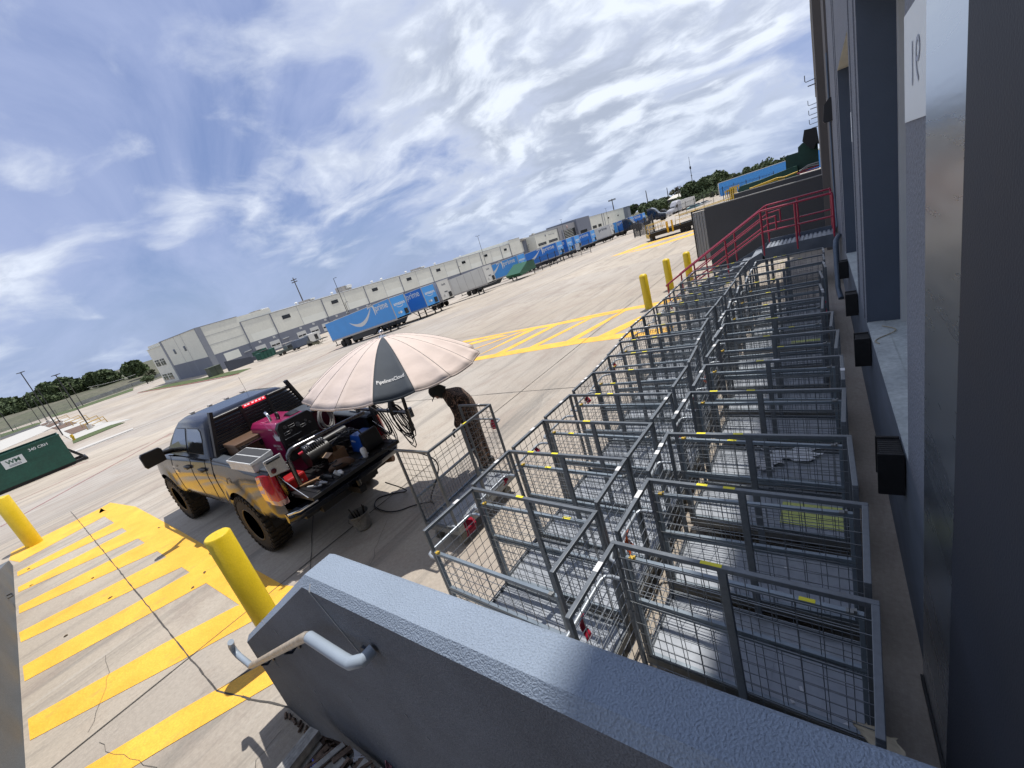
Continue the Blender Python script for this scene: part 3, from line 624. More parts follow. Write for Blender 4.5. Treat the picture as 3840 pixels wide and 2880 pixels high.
hang_tag(carts['R', 9], 0.05, M_tag, 'red tag hung at the wall end of the tenth cart in the right row', sz=(.16, .2), x=L_ + .02, zt=.9)
ot = hang_tag(carts['R', 1], 0.02, M_org, 'orange printed tag on the handle of the second cart of the right row', 'orange_tag', 'tag', (.11, .17), yaw=.2, group='orange tags')
tt = MB(); tt.text('CHARGE', 0.028, (-.004, 0, -.06), (0, -1, 0), (0, 0, 1)); tt.build('lettering', M_ink, ot)
hang_tag(carts['R', 5], 0.0, M_org, 'plain orange tag on the handle of the sixth cart of the right row', 'orange_tag', 'tag', (.11, .16), yaw=.6, group='orange tags')
# rag, lime boards, cardboard, litter
def sheet_thing(name, label, cat, u, v, z, sx, sy, rz, mt, crump=0.0, seed=0, group=None, thick=.002):
    p = at_z(u, v, z); rd = random.Random(seed); n = 10; vs = []; 
    for lay in (0, 1):
        for i in range(n + 1):
            for k in range(n + 1):
                a, b_ = i / n - .5, k / n - .5
                hgt = crump * (abs(math.sin(a * 9 + seed)) * 0.6 + abs(math.sin(b_ * 13 + a * 7 + seed)) * 0.5 + rd.uniform(0, .25)) if crump and lay == 0 else (crump * 0 if not crump else None)
                if hgt is None: hgt = vs[i * (n + 1) + k][2]
                ex = 1 + (0.25 * math.sin(b_ * 11 + seed) if crump else 0); vs.append((a * sx * ex, b_ * sy * (1 + (0.3 * math.sin(a * 8 + seed * 2) if crump else 0)), hgt - lay * thick))
    N_ = (n + 1) ** 2; fs = []
    for i in range(n):
        for k in range(n):
            q = i * (n + 1) + k; fs += [(q, q + n + 1, q + n + 2, q + 1), (N_ + q, N_ + q + 1, N_ + q + n + 2, N_ + q + n + 1)]
    for i in range(n):
        for q, r2 in ((i * (n + 1), (i + 1) * (n + 1)), ((i + 1) * (n + 1) + n, i * (n + 1) + n), (i + 1, i), (n * (n + 1) + i, n * (n + 1) + i + 1)): fs.append((q, r2, r2 + N_, q + N_))
    mb = MB(); mb.add(vs, fs, 0, bool(crump)); o = mb.build(name, mt); o.location = (p.x, p.y, z + .004 + thick); o.rotation_euler = (0, 0, rz); return tag(o, label, cat, group)
K_ = lambda x, y: (1900 + x * .6329, 900 + y * .6329)
sheet_thing('rag', 'crumpled white rag on the deck of the third right-row cart', 'rag', *K_(1690, 1285), ZD, .46, .24, .2, mat('rag_white', (.72, .74, .76), .9, var=.1), .035, 3)
sheet_thing('rag', 'small white rag lying beside the larger rag in the third cart', 'rag', *K_(1540, 1335), ZD, .24, .20, .9, M_paper, .04, 5)
sheet_thing('lime_board', 'lime green board lying on the deck of the second cart by the wall', 'board', 3045, 1935, ZD, .47, .31, -.03, M_lime)
sheet_thing('lime_board', 'lime green board lying in the seventh cart by the wall', 'board', *K_(1770, 605), ZD, .42, .22, 0, M_lime)
sheet_thing('cardboard_piece', 'torn beige cardboard piece standing in the nearest cart by the wall', 'cardboard', 3292, 2775, ZD + .25, .09, .16, 1.2, mat('torn_card', (.50, .44, .33), .9, var=.08), .012, 7)
rd = random.Random(21)
SCR = ['second cart by the wall', 'front left of the nearest wall cart', 'middle of the nearest wall cart', 'front edge of the nearest wall cart', 'near corner of the nearest wall cart', 'third cart by the wall', 'fourth cart by the wall', 'third cart of the left row', 'second cart of the left row', 'far end of the third left cart', 'nearest cart of the left row']
for i, (u, v) in enumerate(((2950, 2130), (2972, 2630), (3005, 2585), (2930, 2640), (3170, 2720), (2650, 1725), (2845, 1675), (2150, 1975), (2105, 2060), (2120, 1915), (2150, 2385))):
    sheet_thing('paper_scrap', 'paper scrap on the cart deck, ' + SCR[i], 'paper scrap', u, v, ZD, .03, .018, rd.uniform(0, 3), M_paper, group='paper scraps on the cart decks')
# ------------------------------------------------------------ pickup truck, tail towards the camera
M_car = mat('pickup_paint', (0.006, 0.008, 0.013), 0.15, 0.0, var=0.05, coat=0.12)
M_car.node_tree.nodes['Principled BSDF'].inputs['IOR'].default_value = 1.42; M_car.node_tree.nodes['Principled BSDF'].inputs['Specular Tint'].default_value = (.72, .74, .88, 1)
M_glass = mat('dark_glass', (0.012, 0.014, 0.016), 0.04, 0.0, var=0.02, coat=1.0)
M_black = mat('satin_black', (0.008, 0.008, 0.009), 0.42, var=0.3, scale=8)
M_liner = mat('bed_liner_dusty', (0.045, 0.055, 0.070), 0.6, var=0.2, scale=6, fine=0.15, bscale=50)
M_tyre = mat('tyre_rubber', (0.013, 0.012, 0.011), 0.85, scale=5, fine=0.3, bscale=60, col2=(0.032, 0.026, 0.020))
M_rim = mat('black_rim', (0.012, 0.011, 0.010), 0.45, 0.3, var=0.3)
M_brass = mat('rim_ring_dusty', (0.10, 0.075, 0.045), 0.6, 0.3, var=0.3)
M_redl = mat('tail_lens_red', (0.42, 0.008, 0.018), 0.12, var=0.25, scale=14, coat=1.0)
M_wlens = mat('reverse_lens', (0.42, 0.24, 0.23), 0.12, var=0.15, scale=14, coat=1.0)
M_lit = mat('brake_lamp_lit', (0.8, 0.02, 0.04), 0.2, emit=(1.0, 0.03, 0.06), estr=0.5)
M_litw = mat('brake_lamp_core', (0.9, 0.5, 0.55), 0.2, emit=(1.0, 0.62, 0.66), estr=1.2)
M_chrome = mat('chrome', (0.62, 0.62, 0.62), 0.12, 1.0, var=0.03)
M_seam = mat('panel_gap', (0.003, 0.003, 0.004), 0.8)
M_pipe = mat('steel_pipe', (0.16, 0.16, 0.165), 0.28, 0.9, var=0.3, scale=6)
M_brown = mat('brown_box', (0.105, 0.060, 0.036), 0.5, var=0.12, scale=5)
M_wmet = mat('white_box_metal', (0.55, 0.56, 0.56), 0.45, 0.1, var=0.12, scale=9, fine=0.1)
M_mag = mat('welder_magenta', (0.27, 0.012, 0.075), 0.30, var=0.12, scale=3, coat=0.5)
M_bluew = mat('welder_blue', (0.006, 0.060, 0.30), 0.35, var=0.1, coat=0.4)
M_card = mat('cardboard', (0.20, 0.115, 0.060), 0.85, var=0.12, scale=6)
M_hose = mat('rubber_hose', (0.010, 0.010, 0.012), 0.5, var=0.2)
M_letw = mat('lettering_white', (0.62, 0.62, 0.62), 0.5)
TX, TY = -7.18, 2.79
tk = thing('pickup_truck', 'black crew cab pickup with open tailgate and loaded bed on lifted tyres', 'truck', (TX, TY, 0), math.pi)
def wl_(x, y, z): return Vector((TX - x, TY - y, z))
RA, FA, AR, AZ = 0.0, 3.60, 0.57, 0.52
def low(x):
    z = 0.70 if 0.5 < x < 3.1 else (0.70 if x <= 0.5 else 0.74)
    if x < -0.5: z = 0.66 + 0.10 * (-0.5 - x)
    for c in (RA, FA):
        if abs(x - c) < AR: z = max(z, AZ + math.sqrt(AR ** 2 - (x - c) ** 2))
    return z
def topz(x): return 1.46 + 0.09 * (x + 1.25) / 1.9 if x < 0.66 else (1.57 - 0.035 * (x - .66) if x < 2.9 else 1.50 - 0.06 * (x - 2.9))
def flare(x): return sum(0.030 * math.exp(-(max(0, abs(x - c) - AR) / 0.18) ** 2) for c in (RA, FA))
def side(xa, xb, sy, step=0.06):
    mb = MB(); n = max(2, int((xb - xa) / step)); cols = []
    for i in range(n + 1):
        x = xa + (xb - xa) * i / n; zb, zt = low(x), topz(x); col = []
        tap = max(0, (x - 3.9)) * 0.22 + max(0, -1.0 - x) * 0.25
        for t in (0, .08, .2, .35, .5, .65, .78, .9, .97, 1):
            z = zb + (zt - zb) * t; h = (z - 0.66) / 0.9
            y = 0.955 + 0.022 * math.sin(math.pi * min(1, max(0, h))) - 0.05 * max(0, h - .72) / .28 * 1.0 - 0.05 * max(0, .15 - h) / .15 + flare(x) * max(0, 1 - (z - low(x)) / .25) - tap
            if t == 1: y -= 0.02
            col.append((x, sy * y, z))
        cols.append(col)
    mb.loft(cols, closed=False, smooth=True); return mb
bd = MB()
for sy in (1, -1):
    for xa, xb in ((0.685, 4.62),):
        m_ = side(xa, xb, sy); bd.add(m_.v, m_.f, 0, True)
# hood, cowl, nose, cab floor pan
hood = [[(x, y * (1 - max(0, x - 4.2) * .35), topz(x) + 0.06 * (1 - (y / .9) ** 2) - max(0, x - 4.3) * .4) for y in (-.87, -.6, -.3, 0, .3, .6, .87)] for x in (2.85, 3.3, 3.9, 4.3, 4.62)]
bd.loft(hood, closed=False)
bd.box((4.45, -.84, 0.62), (4.66, .84, 1.25)); bd.box((0.70, -.86, 0.62), (4.4, .86, 0.72)); bd.box((0.69, -.90, .72), (0.72, .90, 1.56))
# roof and pillars
def ring(z, xa, xb, y_, rr=0.10):
    pts = []
    for cx, cy, a0 in ((xb - rr, y_ - rr, 0), (xa + rr, y_ - rr, 90), (xa + rr, -y_ + rr, 180), (xb - rr, -y_ + rr, 270)):
        for k in range(4): a = R(a0 + k * 30); pts.append((cx + rr * math.cos(a), cy + rr * math.sin(a), z))
    return pts
bd.loft([ring(1.545, .69, 3.05, .90, .08), ring(1.60, .70, 2.98, .885), ring(1.80, .73, 2.72, .82), ring(2.00, .77, 2.42, .745), ring(2.10, .80, 2.28, .695, .14), ring(2.155, .86, 2.15, .62, .18), ring(2.175, 1.0, 1.95, .45, .2)])
bd.build('body', M_car, tk)
def gpt(x, z, off=.006):   # a point on the cab side glass surface
    ys = [(1.545, .90), (1.60, .885), (1.80, .82), (2.00, .745), (2.10, .695)]
    for (za, ya), (zb, yb) in zip(ys, ys[1:]):
        if z <= zb: return (x, ya + (yb - ya) * (z - za) / (zb - za) + off, z)
for sy in (1, -1):
    for poly in ([(0.98, 1.625), (1.66, 1.625), (1.66, 1.85), (1.64, 2.01), (1.12, 2.01), (1.02, 1.97), (0.96, 1.85)], [(1.78, 1.625), (2.66, 1.625), (2.60, 1.72), (2.36, 1.92), (2.20, 2.01), (1.76, 2.01), (1.77, 1.85)]):
        cx = sum(p[0] for p in poly) / len(poly)
        for g_, mt, nm, off in ((1.05, M_black, 'window_frame', .004), (1.0, M_glass, 'side_window', .009)):
            mb = MB(); q = [gpt(cx + (x - cx) * g_, 1.82 + (z - 1.82) * g_ if g_ > 1 else z, off) for x, z in poly]
            q = [(a, sy * b_, c) for a, b_, c in q]; cen = Vector((cx, sy * gpt(cx, 1.8, off)[1], 1.8)); n = len(q)
            mb.add(q + [cen], [(i, (i + 1) % n, n) for i in range(n)]); mb.build(nm, mt, tk)
mb = MB(); mb.add([(.722, -.70, 1.66), (.722, .70, 1.66), (.765, .62, 1.98), (.765, -.62, 1.98)], [(0, 1, 2, 3)]); mb.build('rear_window', M_glass, tk)
mb = MB(); mb.add([(2.93, -.74, 1.64), (2.93, .74, 1.64), (2.36, .62, 2.07), (2.36, -.62, 2.07)], [(0, 1, 2, 3)]); mb.build('windscreen', M_glass, tk)
# door seams and handles, badge, fuel flap
def sidey(x, z): return 0.958 + 0.022 * math.sin(math.pi * (z - .66) / .9) - 0.05 * max(0, (z - .66) / .9 - .72) / .28
mb = MB()
for xs in (1.70, 0.98, 2.78):
    zs = [0.74 + k * 0.1 for k in range(9)]
    for a, b_ in zip(zs, zs[1:]):
        xa = xs + (0.30 * max(0, 1.1 - a) if xs < 1 else 0); xb = xs + (0.30 * max(0, 1.1 - b_) if xs < 1 else 0)
        mb.bar((xa, sidey(xa, a) + flare(xa) * .0, a), (xb, sidey(xb, b_), b_), 0.006, 0.004, up=(0, 1, 0))
mb.build('door_seam', M_seam, tk)
mb = MB()
for k in range(9):
    za, zb = .74 + k * .095, .74 + (k + 1) * .095; mb.bar((.672, sidey(.67, za) - .006, za), (.672, sidey(.67, zb) - .006, zb), .030, .012, up=(0, 1, 0))
mb.build('cab_gap', M_seam, tk)
for x in (1.13, 1.86):
    mb = MB(); mb.loft([[(x - .13, .955, 1.36), (x - .13, .955, 1.39), (x - .13, .965, 1.39), (x - .13, .965, 1.36)], [(x - .09, .955, 1.345), (x - .09, .955, 1.40), (x - .09, 1.005, 1.40), (x - .09, 1.005, 1.345)], [(x + .09, .955, 1.345), (x + .09, .955, 1.40), (x + .09, 1.005, 1.40), (x + .09, 1.005, 1.345)], [(x + .13, .955, 1.36), (x + .13, .955, 1.39), (x + .13, .965, 1.39), (x + .13, .965, 1.36)]]); mb.build('door_handle', M_black, tk)
mb = MB(); mb.tube([(0.08 + .10 * math.cos(a), .985, 1.22 + .10 * math.sin(a)) for a in [i * math.pi / 12 for i in range(25)]], 0.003, 5); mb.cyl((.16, .975, 1.22), (.16, .988, 1.22), .012, n=8)
mb.build('fuel_flap', M_seam, tk)
mb = MB(); mb.text('1500', 0.11, (2.62, 0.990, 1.20), (-1, 0, 0), (0, 0, 1), bold=.01); mb.text('RAM', 0.07, (2.62, 0.990, 1.31), (-1, 0, 0), (0, 0, 1), bold=.01); mb.build('badge', M_chrome, tk)
# bed
for sy in (1, -1):
    mb = side(-1.27, 0.655, sy); 
    mb.box((-1.20, sy * .74, 1.0), (.655, sy * .76, topz(-1.2) - .01)); mb.build('bed_side', M_car, tk)
    mb = MB(); rings = []
    for i in range(14):
        x = -1.26 + 1.90 * i / 13; zt = topz(x); rings.append([(x, sy * .72, zt - .02), (x, sy * .73, zt + .012), (x, sy * .80, zt + .022), (x, sy * .89, zt + .014), (x, sy * .915, zt - .012), (x, sy * .90, zt - .03)])
    mb.loft(rings); mb.build('bed_rail_cap', M_liner, tk)
mb = MB(); mb.box((-1.26, -.74, .97), (.655, .74, 1.0))
for k in range(10): mb.box((-1.25, -.70 + k * .15, 1.0), (.64, -.64 + k * .15, 1.018))
mb.box((.63, -.74, 1.0), (.66, .74, 1.53)); mb.box((-1.24, -.72, .60), (.6, .72, .70)); mb.build('bed_floor', M_black, tk)
for sy in (1, -1):
    mb = MB(); pr = [(-1.035, .985, 1.44), (-1.255, .925, 1.45), (-1.285, .86, 1.44)]; bt = [(-1.0, .985, 1.02), (-1.24, .93, .98), (-1.29, .85, .98)]
    rings = []
    for t in (0, .28, .56, .83, 1):
        bw = 0.022 * math.sin(math.pi * t) + .006; r_ = []
        for a, b_ in zip(pr, bt): p = Vector(a).lerp(Vector(b_), t); r_.append((p.x - bw * .5, sy * (p.y + bw), p.z))
        for a, b_ in reversed(list(zip(pr, bt))): p = Vector(a).lerp(Vector(b_), t); r_.append((p.x + .03, sy * (p.y - .03), p.z))
        rings.append(r_)
    mb.loft(rings[:4]); tl_ = mb.build('tail_light', M_redl, tk); mb = MB(); mb.loft(rings[3:]); mb.build('reverse_lamp', M_wlens, tl_)
# tailgate, lowered
mb = MB(); mb.box((-1.80, -.75, 1.0), (-1.27, .75, 1.055)); 
for k in range(9): mb.box((-1.76, -.68 + k * .16, 1.055), (-1.32, -.62 + k * .16, 1.066))
mb.build('tailgate', M_black, tk, bevel=.02)
for sy in (1, -1):
    mb = MB(); mb.tube([(-1.24, sy * .80, 1.36), (-1.50, sy * .79, 1.20), (-1.74, sy * .77, 1.06)], .006, 6); mb.build('tailgate_strap', M_chrome, tk)
mb = MB(); mb.loft([[(-1.30, y, .74), (-1.30, y, .88), (-1.30 - d_, y, .88), (-1.34 - d_, y, .82), (-1.30 - d_, y, .74)] for y, d_ in ((-.97, .04), (-.85, .16), (-.3, .2), (.3, .2), (.85, .16), (.97, .04))]); mb.build('rear_bumper', M_car, tk, bevel=.01)
mb = MB(); mb.loft([[(-1.335 - d_, y, .86), (-1.335 - d_, y, .895), (-1.345 - d_, y, .895), (-1.35 - d_, y, .86)] for y, d_ in ((.60, .19), (.85, .155), (.965, .045))]); mb.build('bumper_trim', M_chrome, tk)
mb = MB(); mb.box((-1.62, -.05, .60), (-1.3, .05, .70)); mb.cyl((-1.58, 0, .70), (-1.58, 0, .80), .03); mb.box((-1.30, -.5, .56), (-1.2, .5, .66)); mb.build('tow_hitch', M_black, tk)
mb = MB(); mb.tube([(-.6, -.62, .58), (-1.1, -.68, .66), (-1.38, -.80, .66)], .055, 12); mb.build('exhaust_tip', mat('exhaust_rusty', (.16, .09, .06), .5, .6, var=.3), tk)
mb = MB(); mb.box((-1.1, -.45, .52), (4.2, -.33, .68)); mb.build('frame_rail', M_black, tk); mb = MB(); mb.box((-1.1, .33, .52), (4.2, .45, .68)); mb.build('frame_rail', M_black, tk)
for x in (RA, FA):
    mb = MB(); mb.cyl((x, -.75, .5), (x, .75, .5), .06); mb.lathe((x, 0, .5), [(0.05, -.2), (.16, -.1), (.16, .1), (.05, .2)], 12, axis='y'); mb.build('axle', M_black, tk)
# inner wheel wells
for x in (RA, FA):
    for sy in (1, -1):
        mb = MB(); n = 12; a_ = [(x + .60 * math.cos(math.pi * i / n), .50 + .60 * math.sin(math.pi * i / n)) for i in range(n + 1)]
        mb.loft([[(p, sy * .60, q) for p, q in a_], [(p, sy * .93, q) for p, q in a_]], closed=False); mb.add([(p, sy * .60, q) for p, q in a_], [tuple(range(n + 1))]); mb.build('wheel_well', M_black, tk)
def wheel(x, sy):
    mb = MB(); r = .50; w0, w1 = .69 * sy, 1.01 * sy; s_ = sy
    mb.lathe((x, 0, r), [(.27, w0), (.40, w0 - .0), (.47, w0 + .02 * s_), (.485, w0 + .05 * s_), (.485, w1 - .05 * s_), (.47, w1 - .02 * s_), (.40, w1), (.27, w1 - .012 * s_)], 40, axis='y')
    for k in range(32):
        a = 2 * math.pi * k / 32; c_, sn = math.cos(a), math.sin(a); T = Vector((-sn, 0, c_)); N_ = Vector((c_, 0, sn)); C0 = Vector((x, 0, r))
        for j, (ya, yb) in enumerate(((w0 + .01 * s_, w0 + .085 * s_), (w0 + .10 * s_, w0 + .155 * s_), (w1 - .155 * s_, w1 - .10 * s_), (w1 - .085 * s_, w1 - .008 * s_))):
            off = .012 if j % 2 else 0; q = C0 + T * off; lo, hi = (.45, .502)
            vs = [q + N_ * rr_ + T * tt_ + Vector((0, y, 0)) for y in (ya, yb) for rr_, tt_ in ((lo, -.034), (lo, .034), (hi, .030), (hi, -.030))]
            mb.add(vs, [(0, 1, 2, 3), (7, 6, 5, 4), (3, 2, 6, 7), (0, 3, 7, 4), (1, 5, 6, 2)])
    for k in range(32):   # side lugs
        a = 2 * math.pi * (k + .5) / 32; c_, sn = math.cos(a), math.sin(a); T = Vector((-sn, 0, c_)); N_ = Vector((c_, 0, sn)); C0 = Vector((x, w1, r))
        mb.add([C0 + N_ * a1 + T * b1 + Vector((0, d1 * s_, 0)) for d1 in (-.02, .006) for a1, b1 in ((.43, -.02), (.43, .02), (.48, .025), (.48, -.025))], [(4, 5, 6, 7), (0, 4, 7, 3), (1, 2, 6, 5), (0, 1, 5, 4), (2, 3, 7, 6)])
    wl2 = thing('wheel', None, None); wl2.parent = tk
    mb.build('tyre', M_tyre, wl2)
    mb = MB(); mb.lathe((x, 0, r), [(.275, w1 - .015 * s_), (.262, w1 - .03 * s_), (.245, w1 - .10 * s_), (.20, w1 - .13 * s_), (.07, w1 - .12 * s_), (.065, w1 - .06 * s_), (.001, w1 - .055 * s_)], 28, axis='y')
    for k in range(8):
        a = 2 * math.pi * k / 8; mb.bar((x + .06 * math.cos(a), w1 - .10 * s_, r + .06 * math.sin(a)), (x + .25 * math.cos(a), w1 - .065 * s_, r + .25 * math.sin(a)), .035, .03, up=(0, 1, 0))
    mb.build('rim', M_rim, wl2)
    mb = MB(); mb.lathe((x, 0, r), [(.285, w1 - .012 * s_), (.282, w1 - .002 * s_), (.268, w1 - .004 * s_), (.262, w1 - .02 * s_)], 32, axis='y'); mb.build('rim_ring', M_brass, wl2)
for x in (RA, FA):
    for sy in (1, -1): wheel(x, sy)
for sy in (1, -1):
    mb = MB(); mb.tube([(2.62, sy * .88, 1.62), (2.52, sy * 1.00, 1.66), (2.45, sy * 1.10, 1.68)], .045, 8); mh = mb.build('mirror', M_black, tk)
    mb = MB(); c_ = Vector((2.40, sy * 1.22, 1.68)); mb.loft([[c_ + Vector((dx, sy * y * s_, z * s_)) for y, z in ((-.19, -.15), (.17, -.17), (.20, -.12), (.20, .12), (.16, .17), (-.16, .17), (-.20, .12))] for dx, s_ in ((-.07, .78), (-.05, .82), (.03, .78), (.08, .55))]); mb.build('mirror_housing', M_black, mh)
# headache rack
HX = .585
mb = MB()
mb.box((HX - .025, -.80, 1.60), (HX + .025, .80, 1.65)); rk = mb.build('headache_rack', M_black, tk)
for sy in (1, -1): mb = MB(); mb.bar((HX, sy * .84, 1.53), (HX, sy * .63, 2.25), .05, .09); mb.build('post', M_black, rk)
mb = MB(); mb.cyl((HX, -.66, 2.13), (HX, .66, 2.13), .032); mb.build('cross_bar', M_black, rk)
for k in range(8):
    z = 1.69 + k * .052; y = .84 - .21 * (z - 1.53) / .72; mb = MB(); mb.bar((HX - .008, -y, z), (HX - .008, y, z), .012, .036); mb.build('slat', M_black, rk)
for y in (-.22, .22): mb = MB(); mb.bar((HX - .02, y, 1.56), (HX - .02, y, 2.16), .045, .03); mb.build('upright', M_black, rk)
mb = MB(); mb.box((HX - .055, -.19, 2.105), (HX - .028, .19, 2.155)); bl = mb.build('brake_light', M_lit, rk)
for k, y in enumerate((-.15, -.09, -.03, .03, .10, .15)): mb = MB(); mb.box((HX - .057, y - .018, 2.128), (HX - .0555, y + .018, 2.148)); mb.build('lamp_segment', M_litw, bl)
for y in (-.45, -.15, .15, .45): mb = MB(); mb.box((2.05, y - .03, 2.165), (2.16, y + .03, 2.19)); mb.build('roof_marker', mat('marker_pale', (.45, .42, .38), .4), tk)
mb = MB(); mb.tube([(2.3, -.6, 2.1), (2.34, -.6, 2.45)], .003, 5); mb.build('aerial', M_black, tk)
# pipe rack over the tail of the bed, carrying the umbrella
mb = MB(); mb.tube([(-1.24, .60, 1.02), (-1.25, .60, 1.45), (-1.26, .585, 1.55), (-1.27, .53, 1.60), (-1.27, .45, 1.61), (-1.27, -.70, 1.55)], .032, 12); mb.build('pipe_rack', M_pipe, tk)
mb = MB(); mb.tube([(-.55, -.95, 1.56), (-.70, -.86, 1.58), (-.85, -.84, 1.56), (-2.27, -.80, 1.49)], .03, 12); mb.tube([(-.9, -.84, 1.56), (-.9, -.84, 1.42)], .035, 10); mb.cyl((-2.26, -.80, 1.42), (-2.26, -.80, 1.56), .042); mb.build('swing_arm', M_pipe, tk)
for x in (-1.35, -1.85): mb = MB(); mb.tube([(x, -.82, 1.45), (x, -.83, 1.60), (x - .01, -.84, 1.70)], .045, 10, rs=[.05, .06, .035]); mb.tube([(x - .03, -.82, 1.5), (x - .07, -.82, 1.57)], .02, 6); mb.build('cable_hook', M_black, tk)
# ------------------------------------------------------------ the load
def btxt(mb, s_, size, o, ux, uy, **k): return mb.text(s_, size, o, ux, uy, **k)
def load(name, label, cat, group=None): t = thing(name, label, cat, (TX, TY, 0), math.pi, group); return t
t = load('tool_chest', 'flat brown tool chest lying across the bed behind the slatted rack', 'toolbox')
mb = MB(); mb.box((.08, -.62, 1.35), (.54, .68, 1.66)); mb.build('body', M_brown, t, bevel=.01); mb = MB(); mb.box((.06, -.64, 1.66), (.55, .70, 1.72)); mb.build('lid', M_brown, t, bevel=.012)
mb = MB(); mb.box((.04, -.60, 1.635), (.06, .66, 1.655)); mb.build('trim', M_chrome, t)
for y in (-.2, .3): mb = MB(); mb.box((.06, y, 1.54), (.08, y + .07, 1.62)); mb.build('latch', M_black, t)
t = load('side_toolbox', 'white metal side toolbox with black lid panels on the near bed rail', 'toolbox')
mb = MB(); mb.box((-1.04, .67, 1.50), (-.24, .96, 1.61)); mb.add([(-1.05, .66, 1.61), (-.23, .66, 1.61), (-.23, .97, 1.61), (-1.05, .97, 1.61), (-1.05, .66, 1.68), (-.23, .66, 1.68), (-.23, .97, 1.64), (-1.05, .97, 1.64)], [(0, 3, 2, 1), (4, 5, 6, 7), (0, 1, 5, 4), (1, 2, 6, 5), (2, 3, 7, 6), (3, 0, 4, 7)]); mb.build('body', M_wmet, t)
for y0, y1 in ((.675, .81), (.83, .955)):
    z = lambda y: 1.68 - .04 * (y - .66) / .31 + .003; mb = MB(); mb.add([(-1.03, y0, z(y0)), (-.25, y0, z(y0)), (-.25, y1, z(y1)), (-1.03, y1, z(y1))], [(0, 1, 2, 3)]); mb.build('lid_panel', mat('lid_grip_dark', (.04, .042, .045), .8, fine=.3, bscale=200), t)
mb = MB(); mb.box((-1.34, .69, 1.50), (-1.04, .90, 1.515)); mb.build('drawer', M_liner, t)
mb = MB(); mb.add([(-1.34, .68, 1.40), (-1.34, .91, 1.43), (-1.36, .92, 1.66), (-1.36, .69, 1.66), (-1.32, .68, 1.40), (-1.32, .91, 1.43), (-1.34, .92, 1.66), (-1.34, .69, 1.66)], [(0, 1, 2, 3), (7, 6, 5, 4), (0, 4, 5, 1), (1, 5, 6, 2), (2, 6, 7, 3), (3, 7, 4, 0)]); df = mb.build('drawer_front', M_wmet, t)
mb = MB(); mb.box((-1.382, .72, 1.615), (-1.362, .90, 1.632)); mb.build('drawer_handle', M_black, df)
mb = MB(); mb.lathe((-1.354, .855, 1.49), [(.035, 0), (.035, -.003), (.001, -.004)], 14, axis='x'); mb.build('round_decal', mat('decal_maroon', (.10, .01, .02), .6), df)
# welder generator
t = load('welder_generator', 'magenta engine driven welder with black control panel in the truck bed', 'welder')
wx0, wx1, wy0, wy1, wz = -.62, .30, -.24, .32, 1.86
mb = MB(); mb.loft([[(x, wy0, 1.02), (x, wy1, 1.02), (x, wy1, wz - .07), (x, wy1 - .06, wz), (x, wy0 + .06, wz), (x, wy0, wz - .07)] for x in (wx0 + .02, wx1)], smooth=False); mb.build('housing', M_mag, t, bevel=.02)
mb = MB(); mb.loft([[(wx0 + d_, wy0 - .004, 1.25), (wx0 + d_, wy1 + .004, 1.25), (wx0 + d_, wy1 + .004, wz - .06), (wx0 + d_, wy1 - .05, wz + .004), (wx0 + d_, wy0 + .05, wz + .004), (wx0 + d_, wy0 - .004, wz - .06)] for d_ in (-.03, .05)], smooth=False); pn = mb.build('control_panel', M_black, t, bevel=.01)
mb = MB(); xf = wx0 - .033
mb.box((xf - .006, .02, 1.60), (xf, .29, 1.612)); mb.box((xf - .004, -.2, 1.50), (xf, .29, 1.515)); mb.build('panel_trim', M_chrome, pn)
for y, z, r_ in ((.03, 1.735, .035), (-.1, 1.735, .02), (.16, 1.70, .02), (-.15, 1.68, .018), (.22, 1.78, .025)): mb = MB(); mb.cyl((xf, y, z), (xf - .02, y, z), r_, n=14); mb.build('dial', M_pipe, pn)
mb = MB()
for y, z in ((.12, 1.755), (-.04, 1.68), (.22, 1.68)): mb.tube([(xf - .002, y - .045, z - .015), (xf - .002, y + .045, z - .015), (xf - .002, y + .045, z + .02), (xf - .002, y - .045, z + .02), (xf - .002, y - .045, z - .015)], .002, 4)
mb.build('panel_print', M_letw, pn)
mb = MB(); yf = wy1 + .004
mb.text('LINCOLN', .055, (-.36, yf, 1.49), (-1, 0, 0), (0, 0, 1), bold=.02); mb.text('ELECTRIC', .042, (-.40, yf, 1.44), (-1, 0, 0), (0, 0, 1), bold=.015); mb.text('RANGER', .028, (-.40, yf, 1.775), (-1, 0, 0), (0, 0, 1), bold=.02)
mb.build('lettering', M_letw, t)
mb = MB(); cr_ = [(-.57, 1.60), (-.43, 1.60), (-.40, 1.70), (-.44, 1.66), (-.46, 1.72), (-.485, 1.66), (-.50, 1.76), (-.52, 1.66), (-.545, 1.72), (-.56, 1.66), (-.60, 1.69)]
mb.prism([(x, yf, z) for x, z in cr_], (0, .002, 0)); mb.build('crown_decal', M_letw, t)
mb = MB(); mb.tube([(-.20, .18, wz - .01), (-.20, .18, wz + .07), (-.17, .18, wz + .12), (-.11, .17, wz + .14)], .022, 10); mb.build('exhaust_stack', M_chrome, t)
mb = MB(); mb.tube([(-.30 + .045 * math.cos(a), .10, wz + .055 + .055 * math.sin(a)) for a in [i * math.pi / 8 for i in range(17)]], .014, 8); mb.build('lifting_eye', M_black, t)
mb = MB(); mb.cyl((-.22, .07, wz), (-.22, .07, wz + .09), .03); mb.build('fuel_cap', M_mag, t)
mb = MB(); mb.loft([[(x, y, z) for y, z in ((-.16, wz), (.02, wz), (0, wz + h_), (-.14, wz + h_))] for x, h_ in ((-.50, .01), (-.44, .04), (-.34, .045), (-.28, .01))]); mb.build('rubber_cover', M_black, t)
